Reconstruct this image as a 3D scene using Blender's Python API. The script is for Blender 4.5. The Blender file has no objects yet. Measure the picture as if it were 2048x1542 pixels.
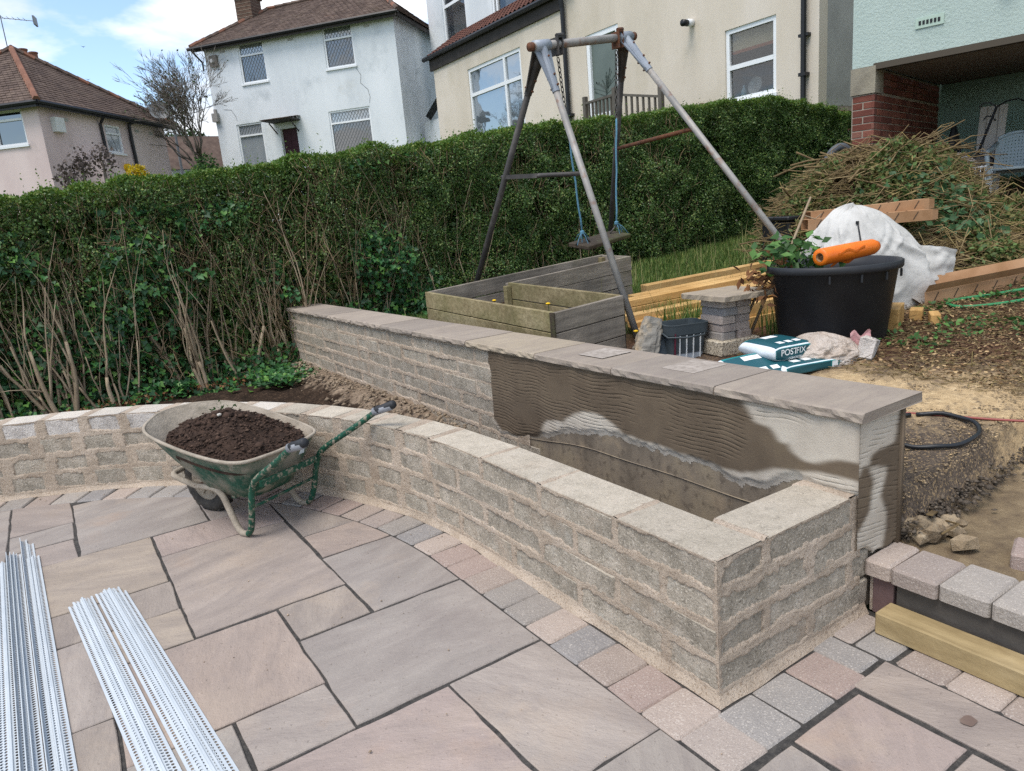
import bpy, math, random
import numpy as np
from mathutils import Matrix, Vector
random.seed(7); RNG = np.random.default_rng(7)
SC = bpy.context.scene
COL = SC.collection
rad = math.radians

# ------------------------------------------------------------------ camera, sky, sun, exposure
cam_d = bpy.data.cameras.new("camera"); cam = bpy.data.objects.new("camera", cam_d); COL.objects.link(cam)
cam_d.sensor_fit = 'HORIZONTAL'; cam_d.sensor_width = 36.0; cam_d.lens = 36.0*1420/2048
cam_d.clip_start = 0.05; cam_d.clip_end = 3000
_r = Vector((0.829342, -0.552093, -0.085933)); _u = Vector((0.195884, 0.143255, 0.970107)); _f = Vector((0.523279, 0.821384, -0.226954))
_m = Matrix((_r, _u, -_f)).transposed().to_4x4(); _m.translation = Vector((-1.5017, -1.3057, 1.5))
cam.matrix_world = _m
SC.camera = cam

SUN_EL, SUN_AZ = rad(64), rad(255)          # compass angle from +y clockwise: the sun stands behind the camera's left shoulder
world = bpy.data.worlds.new("World"); SC.world = world; world.use_nodes = True
def build_world():
    nt = world.node_tree; N = nt.nodes; L = nt.links; N.clear()
    out = N.new('ShaderNodeOutputWorld'); bg = N.new('ShaderNodeBackground'); bg.inputs[1].default_value = 0.10
    sky = N.new('ShaderNodeTexSky'); sky.sky_type = 'NISHITA'; sky.sun_disc = False
    sky.sun_elevation = SUN_EL; sky.sun_rotation = SUN_AZ; sky.air_density = 1.0; sky.dust_density = 0.6; sky.ozone_density = 1.5
    tc = N.new('ShaderNodeTexCoord'); sx = N.new('ShaderNodeSeparateXYZ'); L.new(tc.outputs['Generated'], sx.inputs[0])
    def mth(op, a, b=None):
        n = N.new('ShaderNodeMath'); n.operation = op
        for i, q in enumerate((a, b)):
            if q is None: continue
            if isinstance(q, (int, float)): n.inputs[i].default_value = q
            else: L.new(q, n.inputs[i])
        return n.outputs[0]
    zz = mth('ADD', mth('MAXIMUM', sx.outputs[2], 0.0), 0.22)
    cx = N.new('ShaderNodeCombineXYZ'); L.new(mth('DIVIDE', sx.outputs[0], zz), cx.inputs[0]); L.new(mth('DIVIDE', sx.outputs[1], zz), cx.inputs[1])
    mp = N.new('ShaderNodeMapping'); mp.inputs['Location'].default_value = CLOUD_SHIFT; L.new(cx.outputs[0], mp.inputs[0])
    n1 = N.new('ShaderNodeTexNoise'); n1.inputs['Scale'].default_value = 1.25; n1.inputs['Detail'].default_value = 9; n1.inputs['Roughness'].default_value = 0.56; n1.inputs['Distortion'].default_value = 0.25
    L.new(mp.outputs[0], n1.inputs[0])
    rp = N.new('ShaderNodeValToRGB'); rp.color_ramp.elements[0].position = CLOUD_LO; rp.color_ramp.elements[1].position = CLOUD_HI
    L.new(n1.outputs[0], rp.inputs[0])
    n2 = N.new('ShaderNodeTexNoise'); n2.inputs['Scale'].default_value = 2.3; n2.inputs['Detail'].default_value = 6; L.new(mp.outputs[0], n2.inputs[0])
    rc = N.new('ShaderNodeValToRGB'); rc.color_ramp.elements[0].position = 0.35; rc.color_ramp.elements[1].position = 0.62
    rc.color_ramp.elements[0].color = (3.9, 4.05, 4.3, 1); rc.color_ramp.elements[1].color = (5.6, 5.6, 5.65, 1); L.new(n2.outputs[0], rc.inputs[0])
    tint = N.new('ShaderNodeMix'); tint.data_type = 'RGBA'; tint.blend_type = 'MULTIPLY'; tint.inputs[0].default_value = 1.0
    L.new(sky.outputs[0], tint.inputs[6]); tint.inputs[7].default_value = SKY_TINT
    mx = N.new('ShaderNodeMix'); mx.data_type = 'RGBA'; L.new(rp.outputs[0], mx.inputs[0]); L.new(tint.outputs[2], mx.inputs[6]); L.new(rc.outputs[0], mx.inputs[7])
    L.new(mx.outputs[2], bg.inputs[0]); L.new(bg.outputs[0], out.inputs[0])
CLOUD_SHIFT = (3.1, 0.4, 0.0); CLOUD_LO, CLOUD_HI = 0.455, 0.57
SKY_TINT = (1.0, 1.0, 1.0, 1)
build_world()
sun_d = bpy.data.lights.new("sun", 'SUN'); sun_d.energy = 1.25; sun_d.angle = rad(30); sun_d.color = (1.0, 0.94, 0.87)
sun = bpy.data.objects.new("sun", sun_d); COL.objects.link(sun)
_sd = Vector((math.sin(SUN_AZ)*math.cos(SUN_EL), math.cos(SUN_AZ)*math.cos(SUN_EL), math.sin(SUN_EL)))
sun.rotation_euler = _sd.to_track_quat('Z', 'Y').to_euler()
SC.view_settings.view_transform = 'Standard'; SC.view_settings.look = 'None'; SC.view_settings.gamma = 1.0
SC.view_settings.exposure = 1.37; SC.view_settings.use_curve_mapping = False
SC.render.engine = 'CYCLES'; SC.cycles.use_denoising = False; SC.cycles.use_adaptive_sampling = False; SC.cycles.max_bounces = 6; SC.cycles.diffuse_bounces = 4; SC.cycles.transparent_max_bounces = 8

# ------------------------------------------------------------------ helpers: noise, geometry, objects
def hx(s):
    s = s.lstrip('#'); c = [int(s[i:i+2], 16)/255 for i in (0, 2, 4)]
    return tuple(x/12.92 if x <= .04045 else ((x+.055)/1.055)**2.4 for x in c) + (1.0,)

def vnoise(x, y, z=0.0, seed=0):
    x = np.asarray(x, float); y = np.asarray(y, float); z = np.zeros_like(x)+z
    xi, yi, zi = np.floor(x).astype(np.int64), np.floor(y).astype(np.int64), np.floor(z).astype(np.int64)
    fx, fy, fz = x-xi, y-yi, z-zi
    fx, fy, fz = [q*q*(3-2*q) for q in (fx, fy, fz)]
    def h(a, b, c):
        n = (a*374761393+b*668265263+c*1274126177+seed*974711) & 0x7fffffff
        n = ((n ^ (n >> 13))*1103515245+12345) & 0x7fffffff
        return ((n ^ (n >> 16)) & 0xffff)/65535.0
    r = 0
    for dx in (0, 1):
        for dy in (0, 1):
            for dz in (0, 1):
                r = r+h(xi+dx, yi+dy, zi+dz)*(fx if dx else 1-fx)*(fy if dy else 1-fy)*(fz if dz else 1-fz)
    return r
def fnoise(x, y, z=0.0, seed=0, oct=3):
    t, a, s = 0, 0, 1.0
    for k in range(oct):
        t = t+s*vnoise(np.asarray(x)*2**k, np.asarray(y)*2**k, np.asarray(z)*2**k, seed+k); a += s; s *= .5
    return t/a

class G:
    """collects shapes; becomes one mesh"""
    def __init__(self): self.v = []; self.f = []; self.n = 0
    def add(self, vs, fs):
        n = self.n; self.v.extend([tuple(map(float, q)) for q in vs]); self.f.extend([tuple(i+n for i in q) for q in fs]); self.n += len(vs); return self
    def box(self, c, s, R=None, ch=0.0):
        """chamfered box: centre, full size, 3x3 rotation, chamfer"""
        hxs = [q/2 for q in s]; vs = []; idx = {}
        if ch <= 0:
            for i in (-1, 1):
                for j in (-1, 1):
                    for k in (-1, 1): vs.append((i*hxs[0], j*hxs[1], k*hxs[2]))
            fs = [(0, 1, 3, 2), (4, 6, 7, 5), (0, 4, 5, 1), (2, 3, 7, 6), (0, 2, 6, 4), (1, 5, 7, 3)]
        else:
            ch = min(ch, min(hxs)*.6)
            for i in (-1, 1):
                for j in (-1, 1):
                    for k in (-1, 1):
                        for a in range(3):
                            p = [i*hxs[0], j*hxs[1], k*hxs[2]]
                            for b in range(3):
                                if b != a: p[b] -= (i, j, k)[b]*ch
                            idx[(i, j, k, a)] = len(vs); vs.append(p)
            fs = []
            def q(*ks): fs.append([idx[k] for k in ks])
            for a in range(3):
                for sg in (-1, 1):
                    b, c_ = (a+1) % 3, (a+2) % 3
                    ks = []
                    for sb, scn in ((-1, -1), (1, -1), (1, 1), (-1, 1)):
                        t = [0, 0, 0]; t[a] = sg; t[b] = sb; t[c_] = scn; ks.append((t[0], t[1], t[2], a))
                    if sg < 0: ks = ks[::-1]
                    q(*ks)
            for a in range(3):
                b, c_ = (a+1) % 3, (a+2) % 3
                for sb in (-1, 1):
                    for scn in (-1, 1):
                        t0 = [0, 0, 0]; t0[a] = -1; t0[b] = sb; t0[c_] = scn; t1 = list(t0); t1[a] = 1
                        ks = [(*t0, b), (*t1, b), (*t1, c_), (*t0, c_)]
                        if sb*scn < 0: ks = ks[::-1]
                        q(*ks)
            for i in (-1, 1):
                for j in (-1, 1):
                    for k in (-1, 1):
                        ks = [(i, j, k, 0), (i, j, k, 1), (i, j, k, 2)]
                        if i*j*k < 0: ks = ks[::-1]
                        q(*ks)
        vs = np.array(vs, float)
        if R is not None: vs = vs @ np.array(R, float).T
        return self.add(vs+np.array(c, float), fs)
    def tube(self, pts, r, n=8, caps=True, closed=False):
        P = np.array(pts, float); m = len(P); r = np.broadcast_to(np.array(r, float), (m,))
        T = np.gradient(P, axis=0) if not closed else (np.roll(P, -1, 0)-np.roll(P, 1, 0))
        T = T/np.maximum(np.linalg.norm(T, axis=1)[:, None], 1e-9)
        ref = np.array([0, 0, 1.0]) if abs(T[0][2]) < .9 else np.array([1.0, 0, 0])
        vs = []
        u = np.cross(T[0], ref); u /= np.linalg.norm(u)
        for i in range(m):
            u = u-T[i]*np.dot(u, T[i]); u /= max(np.linalg.norm(u), 1e-9); w = np.cross(T[i], u)
            for k in range(n):
                a = 2*math.pi*k/n; vs.append(P[i]+r[i]*(math.cos(a)*u+math.sin(a)*w))
        fs = []
        for i in range(m if closed else m-1):
            j = (i+1) % m
            for k in range(n):
                fs.append((i*n+k, i*n+(k+1) % n, j*n+(k+1) % n, j*n+k))
        if caps and not closed: fs.append(tuple(range(n))[::-1]); fs.append(tuple((m-1)*n+k for k in range(n)))
        return self.add(vs, fs)
    def lathe(self, prof, c=(0, 0, 0), n=48, R=None, sx=1, sy=1):
        vs = []; m = len(prof)
        for k in range(n):
            a = 2*math.pi*k/n
            for (rr, z) in prof: vs.append((rr*math.cos(a)*sx, rr*math.sin(a)*sy, z))
        fs = [(k*m+i, ((k+1) % n)*m+i, ((k+1) % n)*m+i+1, k*m+i+1) for k in range(n) for i in range(m-1)]
        vs = np.array(vs)
        if R is not None: vs = vs @ np.array(R, float).T
        return self.add(vs+np.array(c, float), fs)
    def prism(self, poly, z0, z1, ch=0.0, jit=0.0):
        """vertical prism over a 2-D polygon (counter-clockwise), top edge chamfered"""
        P = np.array(poly, float); n = len(P); c = P.mean(0)
        def inset(d):
            Q = []
            for i in range(n):
                a, b, d_ = P[i-1], P[i], P[(i+1) % n]
                e1 = b-a; e2 = d_-b; e1 = e1/max(np.linalg.norm(e1), 1e-9); e2 = e2/max(np.linalg.norm(e2), 1e-9)
                n1 = np.array([-e1[1], e1[0]]); n2 = np.array([-e2[1], e2[0]]); mvec = n1+n2; k = max(np.dot(mvec, n1), .3)
                Q.append(b+mvec*(d/k))
            return np.array(Q)
        if ch > 0:
            top = inset(ch)
            vs = [(*p, z0) for p in P]+[(*p, z1-ch) for p in P]+[(*p, z1) for p in top]
            fs = [tuple(range(n))[::-1], tuple(range(2*n, 3*n))]
            for i in range(n):
                j = (i+1) % n; fs += [(i, j, n+j, n+i), (n+i, n+j, 2*n+j, 2*n+i)]
        else:
            vs = [(*p, z0) for p in P]+[(*p, z1) for p in P]
            fs = [tuple(range(n))[::-1], tuple(range(n, 2*n))]
            for i in range(n):
                j = (i+1) % n; fs.append((i, j, n+j, n+i))
        return self.add(vs, fs)
    def quad(self, a, b, c, d): return self.add([a, b, c, d], [(0, 1, 2, 3)])
    def sheet(self, X, Y, Z, mask=None, flip=False):
        """grid sheet from 2-D coordinate arrays"""
        a, b = X.shape; vs = np.stack([X, Y, Z], -1).reshape(-1, 3)
        fs = []
        for i in range(a-1):
            for j in range(b-1):
                if mask is None or mask[i, j]:
                    q = (i*b+j, (i+1)*b+j, (i+1)*b+j+1, i*b+j+1); fs.append(q[::-1] if flip else q)
        n = self.n; self.v.extend(map(tuple, vs.tolist())); self.f.extend([tuple(k+n for k in q) for q in fs] if n else fs); self.n += len(vs); return self
    def mesh(self, name, mat=None, smooth=False, off=(0, 0, 0)):
        me = bpy.data.meshes.new(name)
        v = np.array(self.v, float)-np.array(off, float)
        me.from_pydata(v.tolist(), [], self.f)
        if mat: me.materials.append(mat)
        if smooth: me.polygons.foreach_set('use_smooth', [True]*len(me.polygons))
        me.update(); return me

def rz(a): c, s = math.cos(a), math.sin(a); return np.array([[c, -s, 0], [s, c, 0], [0, 0, 1.0]])
def rx(a): c, s = math.cos(a), math.sin(a); return np.array([[1, 0, 0], [0, c, -s], [0, s, c.real]])
def ry(a): c, s = math.cos(a), math.sin(a); return np.array([[c, 0, s], [0, 1, 0], [-s, 0, c]])
def frame(xa, up=(0, 0, 1)):
    """3x3 whose columns are x (along xa), y, z (near up)"""
    x = np.array(xa, float); x /= np.linalg.norm(x); z = np.array(up, float); z = z-x*np.dot(z, x); z /= np.linalg.norm(z)
    return np.stack([x, np.cross(z, x), z], 1)

WL = {}
def _fin(o, parent, loc):
    COL.objects.link(o)
    if parent is not None:
        p = WL[parent.name]; o.parent = parent; o.location = Vector(loc)-Vector(p)
    else: o.location = loc
    WL[o.name] = tuple(loc); return o
def thing(name, label, cat, loc=(0, 0, 0), group=None, kind=None):
    o = bpy.data.objects.new(name, None); o.empty_display_size = .1
    o['label'] = label; o['category'] = cat
    if group: o['group'] = group
    if kind: o['kind'] = kind
    return _fin(o, None, loc)
def part(name, g, mat, parent, smooth=False, label=None, kind=None):
    p = WL[parent.name]; o = bpy.data.objects.new(name, g.mesh(name, mat, smooth, p))
    if label: o['label'] = label
    if kind: o['kind'] = kind
    return _fin(o, parent, p)
def solo(name, g, mat, label, cat, group=None, kind=None, smooth=False):
    v = np.array(g.v); lo, hi = v.min(0), v.max(0); loc = ((lo[0]+hi[0])/2, (lo[1]+hi[1])/2, lo[2])
    o = bpy.data.objects.new(name, g.mesh(name, mat, smooth, loc))
    o['label'] = label; o['category'] = cat
    if group: o['group'] = group
    if kind: o['kind'] = kind
    return _fin(o, None, loc)
def struct(name, g, mat, smooth=False, kind='structure'):
    o = bpy.data.objects.new(name, g.mesh(name, mat, smooth)); o['kind'] = kind
    return _fin(o, None, (0, 0, 0))
def inst(name, me, parent, loc, R=None):
    """one more object on shared mesh data, in the parent's space"""
    o = bpy.data.objects.new(name, me); _fin(o, parent, tuple(map(float, loc)))
    if R is not None:
        o.rotation_euler = Matrix(np.array(R).tolist()).to_euler()
    return o
def fastmesh(name, V, F, mat=None):
    me = bpy.data.meshes.new(name); V = np.ascontiguousarray(V, np.float32); F = np.ascontiguousarray(F, np.int32)
    me.vertices.add(len(V)); me.vertices.foreach_set('co', V.ravel())
    k = F.shape[1]; me.loops.add(F.size); me.loops.foreach_set('vertex_index', F.ravel())
    me.polygons.add(len(F)); me.polygons.foreach_set('loop_start', np.arange(0, F.size, k, dtype=np.int32))
    if mat: me.materials.append(mat)
    me.update(calc_edges=True); return me
def unit(a): return a/np.maximum(np.linalg.norm(a, axis=-1, keepdims=True), 1e-9)
def leaf_arrays(pos, ax, up, L, W, fold=.25):
    """folded diamond leaves"""
    n = len(pos); ax = unit(ax); side = unit(np.cross(ax, up)); nr = np.cross(side, ax)
    L = np.broadcast_to(L, (n,))[:, None]; W = np.broadcast_to(W, (n,))[:, None]
    V = np.stack([pos, pos+ax*L*.45+side*W+nr*W*fold, pos+ax*L, pos+ax*L*.45-side*W+nr*W*fold], 1).reshape(-1, 3)
    b = np.arange(n)[:, None]*4
    F = np.concatenate([b+np.array([0, 1, 2]), b+np.array([0, 2, 3])], 1).reshape(-1, 3)
    return V, F
def ivy_arrays(pos, ax, up, L):
    """five-lobed leaves"""
    n = len(pos); ax = unit(ax); side = unit(np.cross(ax, up)); L = np.broadcast_to(L, (n,))[:, None, None]
    sh = np.array([(0, 0), (.42, -.12), (.55, .30), (.28, .45), (0, 1.0), (-.28, .45), (-.55, .30), (-.42, -.12)])
    nr = np.cross(side, ax)
    V = pos[:, None]+(side[:, None]*sh[None, :, 0:1]+ax[:, None]*sh[None, :, 1:2]+nr[:, None]*np.abs(sh[None, :, 0:1])*.3)*L
    V = V.reshape(-1, 3); b = np.arange(n)[:, None]*8
    F = np.concatenate([b+np.array([0, i, i+1]) for i in range(1, 7)], 1).reshape(-1, 3)
    return V, F
def stick_arrays(A, B, r, bend=.08, rng=RNG):
    """bent three-sided twigs from A to B"""
    n = len(A); mid = (A+B)/2+rng.normal(0, 1, (n, 3))*bend*np.linalg.norm(B-A, axis=1)[:, None]
    d = unit(B-A); u = unit(np.cross(d, rng.normal(0, 1, (n, 3)))); w = np.cross(d, u); r = np.broadcast_to(r, (n,))[:, None]
    rings = []
    for p, k in ((A, 1.0), (mid, .85), (B, .55)):
        for a in (0, 2.094, 4.189): rings.append(p+(u*math.cos(a)+w*math.sin(a))*r*k)
    V = np.stack(rings, 1).reshape(-1, 3); b = np.arange(n)[:, None]*9; fs = []
    for i in (0, 3):
        for k in range(3):
            k2 = (k+1) % 3; fs += [[i+k, i+k2, i+3+k2], [i+k, i+3+k2, i+3+k]]
    fs += [[6, 7, 8], [0, 2, 1]]
    F = np.concatenate([b+np.array(q) for q in fs], 1).reshape(-1, 3)
    return V, F
def meshobj(name, V, F, mat, parent=None, kind=None, label=None, cat=None, group=None):
    p = WL[parent.name] if parent is not None else (0, 0, 0)
    o = bpy.data.objects.new(name, fastmesh(name, V-np.array(p), F, mat))
    for k, q in (('kind', kind), ('label', label), ('category', cat), ('group', group)):
        if q: o[k] = q
    return _fin(o, parent, p)
def clip_poly(poly, hp):
    """clip by half-planes (nx, ny, d): keep n.p <= d"""
    P = [np.array(p, float) for p in poly]
    for nx, ny, d in hp:
        Q = []
        for i in range(len(P)):
            a, b = P[i], P[(i+1) % len(P)]; fa = nx*a[0]+ny*a[1]-d; fb = nx*b[0]+ny*b[1]-d
            if fa <= 0: Q.append(a)
            if fa*fb < 0: Q.append(a+(b-a)*fa/(fa-fb))
        P = Q
        if len(P) < 3: return []
    R = []
    for p in P:
        if not R or np.linalg.norm(p-R[-1]) > .002: R.append(p)
    if len(R) > 2 and np.linalg.norm(R[0]-R[-1]) < .002: R.pop()
    return R if len(R) > 2 else []

# ------------------------------------------------------------------ materials
def node_mat(name):
    m = bpy.data.materials.new(name); m.use_nodes = True; nt = m.node_tree; nt.nodes.clear()
    return m, nt
class NB:
    """small node builder"""
    def __init__(s, nt): s.nt = nt
    def n(s, t, **k):
        o = s.nt.nodes.new(t)
        for a, b in k.items(): setattr(o, a, b)
        return o
    def ln(s, a, b): s.nt.links.new(a, b)
    def sock(s, i, v):
        if hasattr(v, 'is_output'): s.ln(v, i)
        else: i.default_value = v
    def math(s, op, a, b=0.0, clamp=False):
        o = s.n('ShaderNodeMath', operation=op, use_clamp=clamp); s.sock(o.inputs[0], a); s.sock(o.inputs[1], b); return o.outputs[0]
    def mix(s, f, a, b, bt='MIX'):
        o = s.n('ShaderNodeMix', data_type='RGBA', blend_type=bt); s.sock(o.inputs[0], f); s.sock(o.inputs[6], a); s.sock(o.inputs[7], b); return o.outputs[2]
    def noise(s, vec, scale, detail=5, rough=.6, dist=0.0):
        o = s.n('ShaderNodeTexNoise'); o.inputs['Scale'].default_value = scale; o.inputs['Detail'].default_value = detail
        o.inputs['Roughness'].default_value = rough; o.inputs['Distortion'].default_value = dist; s.ln(vec, o.inputs['Vector']); return o.outputs['Fac']
    def ramp(s, f, stops, const=False):
        o = s.n('ShaderNodeValToRGB'); cr = o.color_ramp
        if const: cr.interpolation = 'CONSTANT'
        while len(cr.elements) < len(stops): cr.elements.new(.5)
        for e, (p, c) in zip(cr.elements, stops): e.position = p; e.color = c if len(c) == 4 else (*c, 1)
        s.ln(f, o.inputs[0]); return o.outputs[0]
    def mask(s, f, lo, hi):
        o = s.n('ShaderNodeMapRange'); o.inputs[1].default_value = lo; o.inputs[2].default_value = hi; s.ln(f, o.inputs[0]); return o.outputs[0]
def PM(name, cols, scale=4.0, detail=6, rough=.85, rnd=.12, pal=None, spk=None, bump=(60, .25), stretch=None, coord='pos', metal=0.0,
       dirt=None, spec=.3, wave=None, attr=None, island=False, spin=False, toplight=None, lo=.32, hi=.68, sss=0, transl=0.0, grain=None, glow=None, alpha=None):
    """weathered surface: noise ramp of cols (or of a per-object palette), speckle, dirt patches and bump"""
    m, nt = node_mat(name); b = NB(nt)
    geo = b.n('ShaderNodeNewGeometry'); oi = b.n('ShaderNodeObjectInfo')
    vec = geo.outputs['Position'] if coord == 'pos' else b.n('ShaderNodeTexCoord').outputs['Object']
    rv = geo.outputs['Random Per Island'] if island else oi.outputs['Random']
    off = b.n('ShaderNodeCombineXYZ'); sc = b.math('MULTIPLY', rv, 31.7)
    for i in range(3): b.ln(sc, off.inputs[i])
    va = b.n('ShaderNodeVectorMath', operation='ADD'); b.ln(vec, va.inputs[0]); b.ln(off.outputs[0], va.inputs[1]); v0 = va.outputs[0]
    if spin:
        vr = b.n('ShaderNodeVectorRotate', rotation_type='Z_AXIS'); b.ln(v0, vr.inputs['Vector']); b.ln(b.math('MULTIPLY', rv, 37.0), vr.inputs['Angle']); v0 = vr.outputs[0]
    v1 = v0
    if stretch:
        mp = b.n('ShaderNodeMapping'); mp.inputs['Scale'].default_value = stretch; b.ln(v0, mp.inputs[0]); v1 = mp.outputs[0]
    f = b.noise(v1, scale, detail)
    C = [hx(c) if isinstance(c, str) else c for c in cols]
    col = b.ramp(f, [(lo+(hi-lo)*i/max(len(C)-1, 1), c) for i, c in enumerate(C)]) if len(C) > 1 else b.ramp(f, [(0, C[0]), (1, C[0])])
    if pal:
        Pc = [hx(c) for c in pal]
        pc = b.ramp(rv, [(i/len(Pc), c) for i, c in enumerate(Pc)], True)
        col = b.mix(.62, col, pc)
    if spk:
        for (sc_, ss, p0, p1, am) in (spk if isinstance(spk, list) else [spk]):
            g = b.noise(v0, ss, 2, .5); col = b.mix(b.math('MULTIPLY', b.mask(g, p0, p1), am), col, hx(sc_))
    if grain:
        gm = b.n('ShaderNodeMapping'); gm.inputs['Scale'].default_value = grain[1]; b.ln(v0, gm.inputs[0])
        g = b.noise(gm.outputs[0], 1.0, 6, .65, .6); col = b.mix(b.math('MULTIPLY', b.mask(g, .38, .66), grain[2]), col, hx(grain[0]))
    if dirt:
        for (dc, ds, p0, p1, am) in (dirt if isinstance(dirt, list) else [dirt]):
            g = b.noise(vec, ds, 7, .65); col = b.mix(b.math('MULTIPLY', b.mask(g, p0, p1), am), col, hx(dc))
    if toplight:  # pale lime tone on upward faces; paints in the sky-lit brightness of tops
        sn = b.n('ShaderNodeSeparateXYZ'); b.ln(geo.outputs['True Normal'], sn.inputs[0]); q = b.math('MULTIPLY', b.mask(sn.outputs[2], .6, .95), b.mask(b.noise(v0, 22, 6, .7), .22, .52)); col = b.mix(b.math('MULTIPLY', q, toplight[1]), col, hx(toplight[0]))
    if attr:
        at = b.n('ShaderNodeAttribute', attribute_name=attr[0]); col = b.mix(at.outputs['Fac'], col, attr[1](b, v0))
    hs = b.n('ShaderNodeHueSaturation'); b.ln(col, hs.inputs['Color'])
    b.ln(b.math('ADD', b.math('MULTIPLY', b.math('SUBTRACT', rv, .5), 2*rnd), 1.0), hs.inputs['Value'])
    p = b.n('ShaderNodeBsdfPrincipled'); b.ln(hs.outputs[0], p.inputs['Base Color'])
    p.inputs['Roughness'].default_value = rough; p.inputs['Metallic'].default_value = metal; p.inputs['Specular IOR Level'].default_value = spec
    if alpha is not None: p.inputs['Alpha'].default_value = alpha
    if bump:
        bs = bump if isinstance(bump, list) else [bump]; nrm = None
        for (s_, st) in bs:
            bn = b.n('ShaderNodeBump'); bn.inputs['Strength'].default_value = st; bn.inputs['Distance'].default_value = .02 if s_ < 100 else .006
            b.ln(b.noise(v1 if s_ < 100 else v0, s_, 5, .65), bn.inputs['Height'])
            if nrm is not None: b.ln(nrm, bn.inputs['Normal'])
            nrm = bn.outputs[0]
        b.ln(nrm, p.inputs['Normal'])
    out = b.n('ShaderNodeOutputMaterial'); sh = p.outputs[0]
    if transl > 0:
        t = b.n('ShaderNodeBsdfTranslucent'); b.ln(hs.outputs[0], t.inputs[0]); mx = b.n('ShaderNodeMixShader'); mx.inputs[0].default_value = transl
        b.ln(sh, mx.inputs[1]); b.ln(t.outputs[0], mx.inputs[2]); sh = mx.outputs[0]
    b.ln(sh, out.inputs[0]); return m
def flat(name, c, rough=.5, metal=0.0, spec=.4): return PM(name, [c], rough=rough, metal=metal, spec=spec, rnd=.04, bump=None)
def glass_mat(name, tint, rough=.03):
    """window pane: dark room behind, sky mirrored on it"""
    m, nt = node_mat(name); b = NB(nt); p = b.n('ShaderNodeBsdfPrincipled'); p.inputs['Base Color'].default_value = hx(tint); p.inputs['Roughness'].default_value = rough
    p.inputs['Specular IOR Level'].default_value = 1.0; p.inputs['Coat Weight'].default_value = 1.0; p.inputs['Coat Roughness'].default_value = .02; p.inputs['Coat IOR'].default_value = 1.9
    g = b.n('ShaderNodeNewGeometry'); bn = b.n('ShaderNodeBump'); bn.inputs['Strength'].default_value = .06; bn.inputs['Distance'].default_value = .1
    b.ln(b.noise(g.outputs['Position'], 1.1, 2), bn.inputs['Height']); b.ln(bn.outputs[0], p.inputs['Normal']); b.ln(bn.outputs[0], p.inputs['Coat Normal'])
    o = b.n('ShaderNodeOutputMaterial'); b.ln(p.outputs[0], o.inputs[0]); return m

M = {}
M['joint'] = PM('dark_jointing', ['#302f2e', '#403e3c', '#504d49'], 40, bump=(220, .9), rough=.9, spk=('#6a655e', 260, .6, .7, .5))
M['slab'] = PM('sandstone_slab', ['#857b73', '#998e85', '#a99e94'], 2.2, spin=True, rough=.78, rnd=.07, pal=['#998e83', '#998d85', '#969088', '#9d9086', '#938d87', '#a19381', '#9c8b84', '#999088', '#99887c'],
               spk=[('#544a42', 75, .67, .72, .45), ('#c9bcb0', 90, .66, .76, .3)], grain=('#766d69', (8, 2.6, 3), .5), dirt=[('#bba892', 1.7, .54, .72, .45), ('#7d736f', 3.4, .54, .75, .5), ('#b09074', 1.1, .60, .75, .4)], bump=[(9, .3), (36, .2), (150, .35)], stretch=(2.4, .8, 1))
M['paver'] = PM('tumbled_paver', ['#8b8580', '#a49c94'], 9, rough=.9, rnd=.1, pal=['#8f8983', '#a28a80', '#9b8c84', '#807f80', '#a89a90', '#948378', '#9a938b', '#a7968a', '#888582'],
                spk=[('#cdc5bb', 170, .57, .68, .45), ('#605854', 150, .62, .72, .4)], bump=[(26, .35), (130, .8)])
M['block'] = PM('concrete_block', ['#8a8275', '#9f9688', '#b3a99b'], 14, rough=.95, rnd=.12, spk=[('#615b51', 85, .58, .66, .5), ('#cfc6b7', 110, .57, .66, .55), ('#4d4840', 160, .64, .7, .4)], toplight=('#c2b8a7', .55), dirt=[('#ab9682', 4, .56, .72, .4), ('#b8b4aa', 9, .58, .7, .4)], bump=[(70, .4), (150, .9)])
M['newblock'] = PM('pale_lightweight_block', ['#a8a29c', '#c4bdb6', '#d4cec7'], 12, rough=.95, rnd=.08, spk=[('#6f6a66', 110, .58, .67, .6), ('#e6e1da', 150, .6, .72, .6)], toplight=('#cdc5b7', .7), bump=[(70, .5), (180, .9)])
M['mortar'] = PM('sandy_mortar', ['#9f9080', '#b2a392', '#c0b1a1'], 6, rough=.95, rnd=0, spk=[('#836f5b', 120, .56, .66, .6), ('#d2c2ae', 150, .6, .7, .5)], dirt=[('#a08a73', 2.2, .58, .75, .35), ('#908577', 7, .56, .72, .45)], bump=[(30, .35), (120, .5), (240, .4)])
M['coping'] = PM('riven_coping_stone', ['#857b70', '#988d81', '#a89d8f'], 3, rough=.85, rnd=.08, pal=['#8f867c', '#968b7e', '#a3967f', '#8a8680', '#9c9184'], spk=[('#6a5f59', 130, .62, .72, .5), ('#c4b8ac', 120, .68, .78, .35)], grain=('#776c68', (4, 18, 6), .4), bump=[(14, .35), (160, .35)])
M['soil'] = PM('dark_soil', ['#231b16', '#352922', '#4a3a2f'], 9, rough=1, spk=[('#6b5644', 60, .62, .74, .5), ('#16110e', 45, .58, .7, .6)], bump=[(30, .6), (120, .9)])
M['barrowsoil'] = PM('loose_soil', ['#2a1f19', '#3b2d25', '#4c3b31'], 14, rough=1, spk=('#58463a', 90, .6, .74, .6), bump=[(60, .6), (160, .9)])
M['sand'] = PM('sand_spill', ['#7a6c5e', '#95846f', '#a69682'], 14, rough=1, spk=('#5c4a3b', 60, .6, .72, .5), bump=[(40, .4), (160, .7)])
def wetcol(b, v): return b.ramp(b.noise(v, 5, 5), [(.3, hx('#574b3e')), (.6, hx('#66594a')), (.8, hx('#706351'))])
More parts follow.
